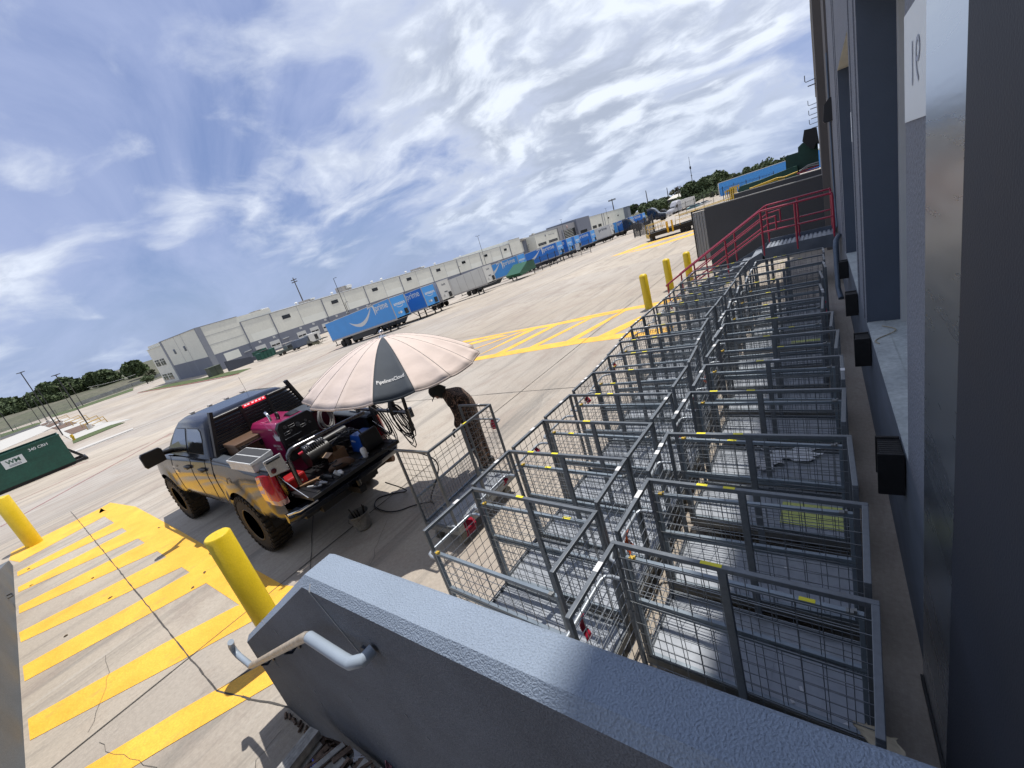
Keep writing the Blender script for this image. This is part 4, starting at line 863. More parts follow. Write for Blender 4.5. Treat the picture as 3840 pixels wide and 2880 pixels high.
# second machine under the umbrella, dark box with maroon side
t = load('equipment_box', 'dark equipment box with maroon side under the umbrella edge', 'box')
mb = MB(); mb.box((-.35, -.72, 1.02), (.40, -.30, 1.72)); mb.build('body', mat('maroon_dark', (.07, .004, .02), .4), t, bevel=.03); mb = MB(); mb.box((-.40, -.74, 1.72), (.42, -.28, 1.76)); mb.build('lid', M_liner, t, bevel=.02)
# coils
def coil(c, ra, rb, n, r, mt, name, label, cat, axis=(1, 0, 0), seed=1, droop=0, group=None):
    rd = random.Random(seed); mb = MB(); c = Vector(c); ax = Vector(axis).normalized(); u = ax.cross(Vector((0, 0, 1))).normalized(); pts = []
    for k in range(n * 18):
        a = 2 * math.pi * k / 18; w_ = 1 + 0.16 * math.sin(k * .23 + seed) ; off = ax * (0.05 * math.sin(k * .11 + seed * 2)); pts.append(c + u * ra * w_ * math.cos(a) + Vector((0, 0, 1)) * (rb * (1 + .14 * math.sin(k * .17)) * math.sin(a)) + off)
    mb.tube(pts, r, 6); o = mb.build(name, mt); o.location = (0, 0, 0); return tag(o, label, cat, group)
M_cab = mat('cable_grey', (.17, .165, .16), .6, var=.2)
coil(wl_(-.72, -.38, 1.62), .15, .17, 7, .009, M_cab, 'cable_coil', 'grey looped cable bundle behind the magenta welder', 'cable', (1, .5, .3), 3)
mbk = []
def hang_coil(x, seed, n, label):
    mb = MB(); rd = random.Random(seed); pts = []; a0 = wl_(x, -.82, 1.60)
    for k in range(n):
        dep = rd.uniform(.45, .72); wd = rd.uniform(.10, .19); sh = rd.uniform(-.05, .05)
        for i in range(12):
            a = math.pi * 2 * i / 12 - math.pi / 2 * -1; pts.append(a0 + Vector((wd * math.cos(a) + .18 * (1 - math.sin(a)) * .5, -.02 + .01 * k + sh * .3, -dep / 2 + dep / 2 * math.sin(a))))
    mb.tube(pts, .0085, 6); o = mb.build('welding_lead', M_hose); return tag(o, label, 'cable', 'welding leads looped on hooks')
hang_coil(-1.35, 4, 7, 'black welding lead looped on the hook nearer the truck bed'); hang_coil(-1.85, 8, 9, 'black welding lead hanging in wide loops on the outer hook')
# compressor parts lying in the bed
t = load('air_compressor', 'black finned compressor engine in the shade of the bed', 'compressor')
mb = MB(); mb.cyl((-1.05, .30, 1.30), (-1.05, -.05, 1.30), .13, n=20); mb.build('cylinder', M_black, t)
for k in range(9): mb = MB(); mb.lathe((-1.05, .28 - k * .035, 1.42), [(.001, -.004), (.09, -.004), (.09, .004), (.001, .004)], 14, axis='y'); mb.build('cooling_fin', M_pipe, t)
mb = MB(); mb.tube([(-1.18, .42, 1.46), (-1.20, .36, 1.47)], .022, 8); mb.build('red_valve', M_tag, t); mb = MB(); mb.box((-1.14, .12, 1.50), (-1.06, .22, 1.507)); mb.build('paper_label', M_paper, t)
mb = MB(); mb.box((-1.0, -.55, 1.1), (-.75, -.05, 1.34)); mb.cyl((-.9, -.10, 1.36), (-.9, -.50, 1.36), .07); mb.build('engine_block', M_black, t, bevel=.02)
t = load('inverter_welder', 'blue portable welder with black end guard on the lowered tailgate', 'welder')
mb = MB(); mb.add([(-1.52, -.62, 1.07), (-1.52, -.30, 1.07), (-1.22, -.30, 1.07), (-1.22, -.62, 1.07), (-1.50, -.60, 1.34), (-1.50, -.33, 1.34), (-1.24, -.33, 1.34), (-1.24, -.60, 1.34)], [(0, 1, 5, 4), (1, 2, 6, 5), (2, 3, 7, 6), (3, 0, 4, 7), (4, 5, 6, 7), (0, 3, 2, 1)]); mb.build('housing', M_bluew, t, bevel=.015)
mb = MB(); mb.add([(-1.60, -.64, 1.07), (-1.60, -.30, 1.07), (-1.53, -.30, 1.07), (-1.53, -.64, 1.07), (-1.58, -.62, 1.37), (-1.58, -.32, 1.37), (-1.51, -.32, 1.37), (-1.51, -.62, 1.37)], [(0, 1, 5, 4), (1, 2, 6, 5), (2, 3, 7, 6), (3, 0, 4, 7), (4, 5, 6, 7), (0, 3, 2, 1)]); mb.build('end_guard', M_black, t, bevel=.02)
mb = MB(); mb.tube([(-1.56, -.36, 1.36), (-1.50, -.36, 1.43), (-1.30, -.36, 1.43), (-1.24, -.36, 1.34)], .012, 8); mb.build('carry_handle', M_black, t)
mb = MB(); mb.text('Miller', .05, (-1.37, -.296, 1.25), (-1, 0, 0), (0, 0, 1), bold=.01); mb.build('lettering', M_letw, t)
mb = MB(); mb.lathe((-1.66, -.22, 1.06), [(.035, 0), (.045, .12), (.03, .15), (.001, .155)], 14); tag(mb.build('spray_bottle', M_paper, None), 'white paper cup leaning on the blue welder', 'cup').location = (0, 0, 0)
o = bpy.data.objects['spray_bottle']; o.name = 'paper_cup'; o.location = (TX, TY, 0); o.rotation_euler = (0, 0, math.pi)
t = load('cardboard_box', 'small open cardboard box on the tailgate', 'box')
mb = MB(); mb.box((-1.36, -.14, 1.07), (-1.12, .06, 1.09))
for a, b_ in (((-1.36, -.14, 1.09), (-1.355, .06, 1.28)), ((-1.125, -.14, 1.09), (-1.12, .06, 1.28)), ((-1.355, -.14, 1.09), (-1.125, -.135, 1.28)), ((-1.355, .055, 1.09), (-1.125, .06, 1.28))): mb.box(a, b_)
mb.build('body', M_card, t); mb = MB(); mb.add([(-1.355, .06, 1.28), (-1.125, .06, 1.28), (-1.14, .15, 1.24), (-1.36, .16, 1.25)], [(0, 1, 2, 3)]); mb.build('flap', mat('card_inside', (.36, .26, .18), .9), t)
t = load('drill_case', 'red plastic power tool case under the white toolbox', 'case'); mb = MB(); mb.box((-1.12, .42, 1.02), (-.85, .70, 1.20)); mb.build('body', mat('red_case', (.30, .01, .012), .35), t, bevel=.03); mb = MB(); mb.text('18', .05, (-1.125, .52, 1.08), (0, -1, 0), (0, 0, 1)); mb.build('lettering', M_letw, t)
rd = random.Random(9)
for i, (x, y, L2_, an, mt, lb, nm) in enumerate(((-1.66, .52, .20, .5, M_pipe, 'bright steel clamp at the near corner of the tailgate', 'clamp'), (-1.55, .38, .26, .2, M_black, 'black angle grinder lying on the tailgate', 'grinder'), (-1.50, .08, .3, .9, M_brown, 'tan leather tool bag slumped on the tailgate', 'tool_bag'), (-1.62, -.08, .22, 1.5, M_chrome, 'long shiny wrench lying by the cardboard box', 'wrench'), (-1.35, .48, .24, 1.1, M_card, 'flat wooden offcut beside the clamp', 'wood_offcut'), (-1.70, .25, .12, .3, M_wmet, 'small silver fitting at the tailgate edge', 'fitting'))):
    mb = MB(); c_, s_ = math.cos(an) * L2_ / 2, math.sin(an) * L2_ / 2; z = 1.09
    if nm == 'tool_bag': mb.loft([[(x + c_ * k, y + s_ * k + dy * w_, 1.068 + dz * w_) for dy, dz in ((-.09, 0), (.09, 0), (.08, .08), (.0, .13), (-.08, .09))] for k, w_ in ((-1, .5), (-.5, 1), (.4, 1.1), (1, .6))])
    elif nm == 'wrench': mb.bar((x - c_, y - s_, z - .012), (x + c_, y + s_, z - .012), .018, .01); mb.cyl((x - c_, y - s_, z - .018), (x - c_, y - s_, z - .006), .022); mb.cyl((x + c_, y + s_, z - .018), (x + c_, y + s_, z - .006), .018)
    elif nm == 'wood_offcut': mb.bar((x - c_, y - s_, z - .01), (x + c_, y + s_, z - .01), .07, .02); mb.bar((x - c_, y - s_ + .06, z), (x + c_, y + s_ + .05, z), .03, .02)
    else:
        mb.tube([(x - c_, y - s_, z), (x - c_ * .2, y - s_ * .2, z + .02), (x + c_ * .6, y + s_ * .6, z + .015), (x + c_, y + s_, z)], .03, 8, rs=[.018, .034, .026, .014]); mb.cyl((x, y, z - .02), (x + .03, y + .05, z + .05), .03)
    o = mb.build(nm, mt); o.location = (TX, TY, 0); o.rotation_euler = (0, 0, math.pi); tag(o, lb, nm.replace('_', ' '))
# ------------------------------------------------------------ umbrella
M_can = mat('umbrella_cloth_pink', (0.60, 0.505, 0.455), 0.85, var=0.05, scale=3, bump=0.6, bscale=7, stretch=(1, 1, 2.5))
M_cand = mat('umbrella_cloth_dark', (0.045, 0.055, 0.068), 0.8, var=0.08, scale=3, bump=0.5, bscale=7)
UC = Vector((-4.92, 3.59, 2.14)); un = Vector((.07, .02, 1)).normalized(); UR, UH = 1.24, .51
um = thing('work_umbrella', 'large pale pink work umbrella with one dark panel over the tailgate', 'umbrella', UC); NP = 16
ux = Vector((1, 0, 0)); ux = (ux - un * ux.dot(un)).normalized(); uy = un.cross(ux)
def cpt(ang, t, sag=0.0):
    r_ = UR * t * (1 - sag * .03 * t * 4 * .6); z = UH * (1 - t ** 1.75) ; return ux * r_ * math.cos(ang) + uy * r_ * math.sin(ang) + un * (z - sag * (.045 * t * t))
A0_ = R(-52)
for k in range(NP):
    mb = MB(); a0 = A0_ + 2 * math.pi * k / NP; a1 = a0 + 2 * math.pi / NP; rings = []; rd = random.Random(k)
    for j in range(17):
        t = .04 + .96 * j / 16; row_ = []
        for i in range(9):
            f = i / 8; s_ = 4 * f * (1 - f); row_.append(cpt(a0 + (a1 - a0) * f, t, s_ * (1 + .15 * math.sin(j * 1.7 + k))))
        rings.append(row_)
    mb.loft(rings, closed=False)
    low_ = [tuple(Vector(p) - un * .028) for p in rings[-1]]; mb.loft([rings[-1], low_], closed=False)
    o = mb.build('canopy_panel', M_cand if k == 0 else M_can, um)
    if k == 0: o['label'] = 'dark grey umbrella panel with script lettering'
    sm = o.modifiers.new('thick', 'SOLIDIFY'); sm.thickness = .003
    mb = MB(); mb.tube([cpt(a0, .05 + .95 * j / 12) + un * .001 for j in range(13)], .004, 5); mb.build('rib', M_blk, um)
# lettering on the dark panel
am = A0_ + math.pi / NP; tx_ = text_mesh('PipelinersCloud', 0.004); wd = max(p[0] for p in tx_[0]); mb = MB(); vs = []
for (x, y, z) in tx_[0]:
    s_ = .070; lx = (x - wd / 2) * s_ * .76; t = .84 - (y * s_) / UR - (lx * .02); vs.append(cpt(am + lx / (UR * t), t, 4 * .25 * .9 * 1.0 - (abs(lx) / .17) ** 2 * .7) + un * .012)
mb.add(vs, tx_[1]); mb.build('lettering', M_letw, um)
mb = MB(); mb.cyl(un * (UH + .03), -un * .72, .021, n=12); mb.cyl(-un * .3, -un * .92, .026, n=12); mb.build('pole', M_black, um)
mb = MB(); b0 = un * (UH - .005)
rings = [[b0 + un * h_ + (ux * math.cos(2 * math.pi * i / 16) + uy * math.sin(2 * math.pi * i / 16)) * r_ for i in range(16)] for r_, h_ in ((.065, -.01), (.05, .015), (.022, .03), (.016, .045), (.030, .06), (.034, .078), (.026, .098), (.004, .108))]
mb.loft(rings); mb.build('finial', M_chrome, um)
mb = MB(); q = [wl_(-1.5, -.80, 1.52), wl_(-1.58, -.6, 1.75), wl_(-1.62, -.35, 2.02), wl_(-1.70, -.30, 2.10), wl_(-1.80, -.34, 2.04), wl_(-1.82, -.55, 1.8), wl_(-1.75, -.80, 1.5)]
qq = []
for i in range(len(q) - 1):
    for k in range(4): qq.append(q[i].lerp(q[i + 1], k / 4))
mb.tube([(p - UC) for p in qq + [q[-1]]], .006, 6); mb.build('tie_cord', mat('cord_white', (.5, .48, .47), .8), um)
# bucket and hose
bq = Vector((-5.80, 2.68, 0))
t = thing('bucket', 'battered grey bucket of welding rods on the ground below the tailgate', 'bucket', bq)
mb = MB(); mb.lathe((0, 0, 0), [(.001, .004), (.115, .004), (.125, .05), (.135, .12), (.137, .125), (.139, .18), (.150, .25), (.157, .255), (.157, .27), (.150, .27), (.146, .26), (.13, .14), (.11, .02), (.001, .02)], 28); mb.build('pail', mat('pail_grey', (.20, .195, .18), .6, scale=7, var=.35, fine=.2), t)
mb = MB(); mb.tube([(.155 * math.cos(a), .155 * math.sin(a) - .02, .24 - .05 * abs(math.sin(a))) for a in [math.pi + i * math.pi / 12 for i in range(13)]], .004, 5); mb.build('bail_handle', M_pipe, t)
rd = random.Random(4)
for k in range(9): mb = MB(); a = rd.uniform(0, 6.28); mb.cyl((.05 * math.cos(a), .05 * math.sin(a), .06), (.11 * math.cos(a) + rd.uniform(-.03, .03), .11 * math.sin(a), .33 + rd.uniform(-.03, .06)), .009, n=6); mb.build('rod', M_black, t)
mb = MB(); hp = [(-6.55, 3.05, 1.02), (-5.42, 3.02, 1.02), (-5.38, 3.05, .6), (-5.75, 3.55, .06), (-6.1, 3.45, .014), (-6.25, 3.30, .014), (-6.1, 3.12, .014), (-5.75, 3.06, .014), (-5.50, 3.12, .014), (-5.3, 3.3, .014), (-4.9, 3.35, .10), (-4.45, 3.05, .35), (-4.3, 2.95, .55), (-4.38, 3.3, .8), (-4.7, 3.35, .95), (-5.36, 3.2, 1.09)]
def smooth(pts, n=8):
    P = [Vector(p) for p in pts]; out = []
    for i in range(len(P) - 1):
        p0, p1, p2, p3 = P[max(i - 1, 0)], P[i], P[i + 1], P[min(i + 2, len(P) - 1)]
        for k in range(n):
            t = k / n; out.append(0.5 * ((2 * p1) + (-p0 + p2) * t + (2 * p0 - 5 * p1 + 4 * p2 - p3) * t * t + (-p0 + 3 * p1 - 3 * p2 + p3) * t ** 3))
    return out + [P[-1]]
mb.tube(smooth(hp[2:]), .0095, 8); tag(mb.build('hose', M_hose), 'black hose looping over the ground from the tailgate to the lone cart', 'hose')

# more clutter in the bed, each a thing of its own
rd = random.Random(55)
for i, (x, y, z, r_, lb) in enumerate(((-.95, .10, 1.06, .16, 'black hose heaped on the bed floor behind the tailgate'), (-.75, .52, 1.22, .12, 'thin cable heap beside the red tool case'), (-1.15, -.35, 1.30, .15, 'tangled black cable on the engine block'), (-.35, -.50, 1.80, .14, 'dark cable coil on the maroon sided box'), (-1.45, .12, 1.09, .11, 'short black lead curled on the tailgate'))):
    mb = MB(); pts = []
    for k in range(70): a = k * .55 + i; rr_ = r_ * (.55 + .45 * math.sin(k * .37 + i)); pts.append((x + rr_ * math.cos(a), y + rr_ * math.sin(a) * .9, z + .05 * abs(math.sin(k * .21)) + k * .0009))
    mb.tube(pts, .0085, 5); o = mb.build('cable_heap', M_hose if i != 1 else M_cab); o.location = (TX, TY, 0); o.rotation_euler = (0, 0, math.pi); tag(o, lb, 'cable')
for i, (x, y, z, dx, dy, mt, lb) in enumerate(((-.7, .02, 1.24, -.5, -.35, M_pipe, 'bright steel rod leaning across the bed'), (-.95, -.55, 1.36, -.35, .55, M_pipe, 'second steel rod over the engine block'), (-1.2, .35, 1.05, -.35, .1, M_brown, 'wooden strip at the tailgate hinge'), (-1.3, -.45, 1.08, -.4, .2, M_chrome, 'chrome spanner near the blue welder'), (-1.42, .60, 1.075, -.3, -.05, M_wmet, 'pale plastic strip on the near tailgate corner'))):
    mb = MB(); mb.bar((x, y, z), (x + dx, y + dy, z + .03), .02, .014); o = mb.build('loose_bar', mt); o.location = (TX, TY, 0); o.rotation_euler = (0, 0, math.pi); tag(o, lb, 'bar')
# ------------------------------------------------------------ crop windows used when surveying the photograph
def crop(x0, y0, s): return lambda x, y: (x0 + x * s, y0 + y * s)
cA, cB, cC, cD, cE, cG, cZ, cN = crop(1180, 1000, .27125), crop(1650, 850, .27125), crop(2100, 700, .27125), crop(500, 1180, .27125), crop(900, 1050, .22604), crop(0, 1300, .45208), crop(2550, 520, .27125), crop(0, 1380, .3937)
# ------------------------------------------------------------ red stair and platform
M_redr = mat('rail_red', (0.30, 0.010, 0.040), 0.32, var=0.08, coat=.3)
M_grat = mat('galvanised_grating', (0.30, 0.33, 0.37), 0.4, 0.5, var=0.15, scale=9)
M_grd = mat('galvanised_dark', (0.10, 0.12, 0.15), 0.45, 0.5, var=0.2)
st = thing('metal_stair', 'red railed metal stair and landing against the dock building', 'stair', (-0.5, 14.6, 0)); s_ = lambda p: (p[0] + .5, p[1] - 14.6, p[2])
PX0, PX1, PY0, PY1, PZ = -1.30, 0.30, 13.75, 15.45, 1.22
mb = MB(); mb.box(s_((PX0, PY0, PZ - .04)), s_((PX1, PY1, PZ - .03)))
k = 0; y = PY0 + .04
while y < PY1 - .02:
    pass; y += 10
for i in range(16):
    x = PX0 + .03 + i * .1; mb.box(s_((x, PY0 + .03, PZ - .03)), s_((x + .055, PY1 - .03, PZ)))
mb.build('landing_grating', M_grat, st)
mb = MB(); mb.box(s_((PX0 - .03, PY0 - .04, PZ - .22)), s_((PX1 + .03, PY0, PZ + .09))); mb.build('kick_plate', M_grd, st)
mb = MB(); mb.box(s_((PX0 - .03, PY1, PZ - .22)), s_((PX1 + .03, PY1 + .04, PZ + .09))); mb.build('kick_plate', M_grd, st)
for x, y in ((PX0, PY0 + .1), (PX1 - .05, PY0 + .1), (PX0, PY1 - .1), (PX1 - .05, PY1 - .1)): mb = MB(); mb.box(s_((x, y, 0)), s_((x + .07, y + .07, PZ - .04))); mb.build('support_leg', M_grd, st)
FX = -3.75
for y in (PY0, PY1): mb = MB(); mb.bar(s_((PX0, y - .02, PZ - .12)), s_((FX, y - .02, .05)), .04, .26); mb.build('stringer', M_grd, st)
for i in range(7):
    t = (i + .5) / 7; x = PX0 + (FX - PX0) * t; z = PZ * (1 - (i + 1) / 7.); mb = MB(); mb.box(s_((x - .17, PY0, z)), s_((x + .17, PY1 - .03, z + .03))); mb.build('tread', M_grat, st)
rt = .027
for yi, y in enumerate((PY0 - .02, PY1 + .02)):
    hx, hz = FX - .05, .92
    mb = MB(); mb.tube([s_(p) for p in smooth([(PX1 - .05, y, PZ + .02), (PX1 - .05, y, PZ + .98), (PX1 - .10, y, PZ + 1.06), (PX1 - .2, y, PZ + 1.07)], 4) + [Vector((PX0 + .05, y, PZ + 1.07)), Vector((PX0 - .03, y, PZ + 1.05))] + smooth([(PX0 - .10, y, PZ + 1.01), (hx, y, hz), (hx - .12, y, hz - .10), (hx - .15, y, hz - .22), (hx - .15, y, .05)], 4)], rt, 8); rl = mb.build('handrail', M_redr, st)
    mb = MB(); mb.tube([s_(p) for p in ((PX1 - .05, y, PZ + .52), (PX0, y, PZ + .52), (FX, y, .42))], rt * .85, 8); mb.build('mid_rail', M_redr, rl)
    mb = MB(); mb.tube([s_(p) for p in ((PX0 + .35, y + .03, PZ + .86), (PX0 + .02, y + .03, PZ + .83), (FX, y + .03, .70))], rt * .7, 8); mb.build('grip_rail', M_redr, rl)
    for x in (PX0 + .02, -.52): mb = MB(); mb.cyl(s_((x, y, PZ - .1)), s_((x, y, PZ + 1.06)), rt); mb.build('post', M_redr, rl)
    mb = MB(); mb.cyl(s_((PX0 + .35, y, PZ + .52)), s_((PX0 + .35, y, PZ + .88)), rt * .8); mb.build('post', M_redr, rl)
    for x in (-2.2, -3.1):
        t = (PX0 - x) / (PX0 - FX); mb = MB(); mb.cyl(s_((x, y, PZ * (1 - t) - .05)), s_((x, y, (PZ + 1.0) * (1 - t) + .95 * t)), rt * .9); mb.build('post', M_redr, rl)
# ------------------------------------------------------------ screen walls, gate and compactor beyond the stair
M_scr = mat('screen_wall_grey', (0.058, 0.062, 0.070), 0.85, var=0.12, scale=.8, bump=.2, bscale=30, fine=.08)
M_cop = mat('coping_pale', (0.30, 0.30, 0.29), 0.7)
for nm, x0, y0, zt, lb in (('screen_wall', -3.80, 20.0, 2.56, 'tall charcoal screen wall just beyond the red stair'), ('screen_wall', -3.62, 27.0, 2.58, 'second charcoal screen wall, behind the first one')):
    t = thing(nm, lb, 'wall', (x0, y0, 0), 0, 'charcoal screen walls'); mb = MB(); mb.box((0, 0, -1), (.32 - x0, .22, zt - .03)); mb.build('wall', M_scr, t); mb = MB(); mb.box((-.01, -.01, zt - .03), (.32 - x0, .235, zt)); mb.build('coping', M_cop, t)
t = thing('enclosure_gate', 'corrugated metal gate leaf at the end of the screen wall', 'gate', (-4.55, 21.3, 0)); mb = MB()
pts = []
for i in range(25): pts.append((i * .028, .012 if (i // 2) % 2 else -.012))
mb.loft([[(x, y, .32) for x, y in pts], [(x, y, 2.42) for x, y in pts]], closed=False, smooth=False); mb.build('corrugated_sheet', mat('zinc_sheet', (.30, .31, .32), .4, .6, var=.15, scale=3, stretch=(8, 1, .4)), t)
for a, b_ in (((-.03, .28), (-.03, 2.5)), ((-.03, 2.47), (.72, 2.47)), ((-.03, .30), (.72, .30))): mb = MB(); mb.bar((a[0], 0, a[1]), (b_[0], 0, b_[1]), .06, .05); mb.build('frame_bar', M_blk, t)
mb = MB(); mb.cyl((.30, -.05, 0), (.30, -.05, .3), .012); mb.build('drop_bolt', M_grd, t)
M_dg = mat('compactor_green', (0.005, 0.045, 0.030), 0.35, var=0.2, scale=2)
t = thing('trash_compactor', 'dark green compactor with black hood against the tall wall', 'compactor', (-2, 34, 0)); P3 = lambda F, p, y: at_y(*F(*p), y) - Vector((-2, 34, 0))
def quadbox(mb, pts, dy, mi=0): mb.prism(pts, (0, dy, 0), mi)
def facade(y, F, pts): return [at_y(*F(*p), y) - Vector((-2, 34, 0)) for p in pts]
mb = MB(); quadbox(mb, facade(34, cZ, [(1630, 120), (1690, 60), (1900, -20), (1925, 380), (1640, 480)]), 4); mb.build('charge_box', M_dg, t)
mb = MB(); quadbox(mb, facade(34.5, cZ, [(1455, 245), (1635, 185), (1640, 480), (1470, 480)]), 4); mb.build('ram_housing', M_dg, t)
mb = MB(); quadbox(mb, facade(33, cZ, [(795, 735), (830, 660), (1110, 570), (1560, 390), (1610, 380), (1640, 520), (900, 790)]), 2.6); mb.build('container', mat('container_green', (.006, .055, .038), .4, var=.15), t)
mb = MB(); quadbox(mb, facade(32, cZ, [(1715, -120), (1890, -160), (1925, 60), (1880, 60), (1850, 140), (1800, 135), (1740, 80), (1690, 40)]), 2.2); mb.build('hood', M_black, t)
M_yelr = mat('rail_yellow', (.62, .40, .02), .45, var=.1)
t = thing('yellow_handrail', 'thin yellow handrails above the second screen wall', 'railing', (-2, 30, 0)); 
for pl in ([(1020, 670), (1340, 545), (1440, 530), (1630, 455)], [(960, 690), (1100, 650), (1350, 560), (1360, 575), (1440, 560), (1440, 530)]):
    mb = MB(); mb.tube([at_y(*cZ(*p), 30) - Vector((-2, 30, 0)) for p in pl], .035, 6); mb.build('rail', M_yelr, t)
t = thing('red_handrail', 'small red and white railing at the foot of the compactor', 'railing', (-1, 30.5, 0))
for pl, m_ in (([(1620, 490), (1700, 440), (1920, 370)], M_redr), ([(1640, 480), (1720, 460), (1925, 400)], M_redr), ([(1650, 450), (1770, 365), (1920, 320)], M_cop), ([(1700, 430), (1780, 380), (1925, 350)], M_cop)): mb = MB(); mb.tube([at_y(*cZ(*p), 30.5) - Vector((-1, 30.5, 0)) for p in pl], .03, 6); mb.build('rail', m_, t)
# ------------------------------------------------------------ the warehouse opposite
M_w1 = mat('tilt_wall_white', (0.62, 0.62, 0.555), 0.8, var=0.05, scale=.25, fine=.04, bscale=2)
M_w1b = mat('tilt_wall_pale', (0.68, 0.69, 0.63), 0.8, var=0.04, scale=.25)
M_w2 = mat('tilt_wall_grey', (0.15, 0.165, 0.205), 0.8, var=0.07, scale=.3)
M_w3 = mat('tilt_wall_stripe', (0.22, 0.235, 0.265), 0.8, var=0.05)
M_roofm = mat('roof_membrane', (0.60, 0.60, 0.58), 0.7)
M_win = mat('window_dark', (0.016, 0.018, 0.022), 0.12, var=.1)
M_pole = mat('pole_black', (0.02, 0.02, 0.022), 0.5)
WXF = -128.0; WG = -6.5; GB = 0.0
def wbld(name, label, loc=(WXF, 60, 0)): return thing(name, label, 'building', loc)
wh = wbld('warehouse', 'long white and grey warehouse with dock doors across the yard'); o_ = Vector((WXF, 60, 0)); q_ = lambda p: (p[0] - o_.x, p[1] - o_.y, p[2])
def bx(parent, name, mt, a, b_): mb = MB(); mb.box(q_(a), q_(b_)); return mb.build(name, mt, parent)
def wal(parent, y0, y1, zt, x=WXF, dep=44, low=True):
    w1 = bx(parent, 'wall', M_w1, (x - dep, y0, GB if low else WG), (x, y1, zt))
    if low: bx(parent, 'lower_wall', M_w2, (x - dep, y0, WG), (x + .02, y1, GB))
    bx(w1, 'parapet_cap', M_w3, (x - .4, y0, zt), (x + .10, y1, zt + .14)); return w1
w1 = wal(wh, 52.1, 188.2, 5.95); bx(wh, 'roof', M_roofm, (WXF - 44, 52.1, 6.1), (WXF - 1.2, 188.2, 6.3))
w0 = wal(wh, 41.6, 52.1, 7.6)
for z in (2.6, 5.0): bx(w0, 'panel_joint', M_w3, (WXF - .02, 42.9, z), (WXF + .03, 52.1, z + .06))
bx(w0, 'corner_stripe', M_w3, (WXF - .4, 41.55, -4.6), (WXF + .10, 42.9, 7.6))
JT = [52.2, 60.6, 77.5, 94.5, 111.4, 128.4, 145.4, 162.5, 179.7, 188.0]
for y in JT: bx(w1, 'pilaster_joint', M_w2, (WXF, y - .12, WG), (WXF + .14, y + .12, 5.95))
for y in [69, 86, 103, 120, 137, 154, 171]: bx(w1, 'panel_joint', M_w3, (WXF, y - .04, GB), (WXF + .03, y + .04, 5.95))
for ya, yb in zip(JT, JT[1:]): bx(w1, 'pale_band', M_w1b, (WXF, ya + (1.2 if yb - ya < 10 else 8.4), GB), (WXF + .025, yb - .14, 2.1))
for y in (63.6, 80.6, 97.5, 114.5, 131.5, 148.5, 165.5, 182.5): bx(w1, 'window', M_win, (WXF, y, 3.35), (WXF + .06, y + 2.5, 4.45))
M_dr = mat('door_pale', (.50, .51, .50), .5)
def dock_door(y, zt=-1.5, n=None):
    d = bx(wh, 'dock_door', M_dr, (WXF, y, -3.9), (WXF + .05, y + 2.9, zt)); 
    for k in (0, 1): bx(d, 'door_window', M_win, (WXF + .05, y + .2 + k * 1.3, -2.95), (WXF + .07, y + 1.35 + k * 1.3, -2.5))
    if n is not None:
        s = bx(wh, 'number_plate', M_dr, (WXF, y + 1.5, -.85), (WXF + .05, y + 2.2, -.25)); mb = MB(); mb.text(str(n), .5, q_((WXF + .06, y + 1.85, -.75)), (0, 1, 0), (0, 0, 1), bold=.01); mb.build('lettering', M_w2, s)
for i, y in enumerate([52.9, 57.1, 65.6, 70.0, 74.3, 78.6, 82.8, 87.1, 91.3, 95.6, 99.9, 104.2, 112.4, 116.7, 121, 129.5, 134, 138.5]): dock_door(y, n=i + 1 if i < 9 else None)
bx(wh, 'drive_in_door', M_w1b, (WXF, 44.9, -2.6), (WXF + .05, 48.8, -.5))
bx(wh, 'man_door', M_w2, (WXF + .02, 62.6, -4.2), (WXF + .08, 64.2, -1.6)); bx(wh, 'man_door', M_w2, (WXF + .02, 50.2, -4.0), (WXF + .08, 51.3, -1.8))
for y in (50.7, 61.9): mb = MB(); mb.bar(q_((WXF + .1, y - 1.0, -1.9)), q_((WXF + .1, y + 1.0, -1.8)), .5, .12); mb.build('door_canopy', M_dr, wh)
# left return, seen in sharp perspective
def bl(parent, name, mt, xa, xb, y, za, zb, th=.3): return bx(parent, name, mt, (xa, y, za), (xb, y + th, zb))
YS = 41.5; lw = bx(wh, 'side_wall', M_w1, (-157, YS, GB), (WXF - .4, YS + 20, 7.55)); bx(wh, 'side_lower_wall', M_w2, (-157, YS - .02, WG), (WXF - .4, YS + 20, GB))
bx(lw, 'corner_stripe', M_w3, (-158.6, YS - .1, WG), (-157, YS + 20, 7.55)); ow = bx(wh, 'office_wall', M_w1, (-173.5, YS - .1, WG), (-158.6, YS + 25, 6.6))
bx(lw, 'parapet_cap', M_w3, (-158.6, YS - .15, 7.55), (WXF, YS + .3, 7.7)); bx(ow, 'parapet_cap', M_w1b, (-174, YS - .3, 6.6), (-158.6, YS + .2, 6.72))
for x in (-139.6, -145.5): bx(lw, 'panel_joint', M_w3, (x, YS - .03, WG), (x + .1, YS, 7.5))
for x in (-141.8, -150.8): bx(lw, 'window', M_win, (x, YS - .05, 3.0), (x + 1.6, YS, 4.4))
for z in (-3.9, .9):
    for x in (-172, -166.5):
        f = bx(ow, 'window', M_win, (x, YS - .18, z), (x + 4.2, YS - .1, z + 2.0)); bx(f, 'mullion', M_w1b, (x + 2.0, YS - .2, z), (x + 2.2, YS - .18, z + 2.0)); bx(f, 'transom', M_w1b, (x, YS - .22, z + 1.3), (x + 4.2, YS - .2, z + 1.42))
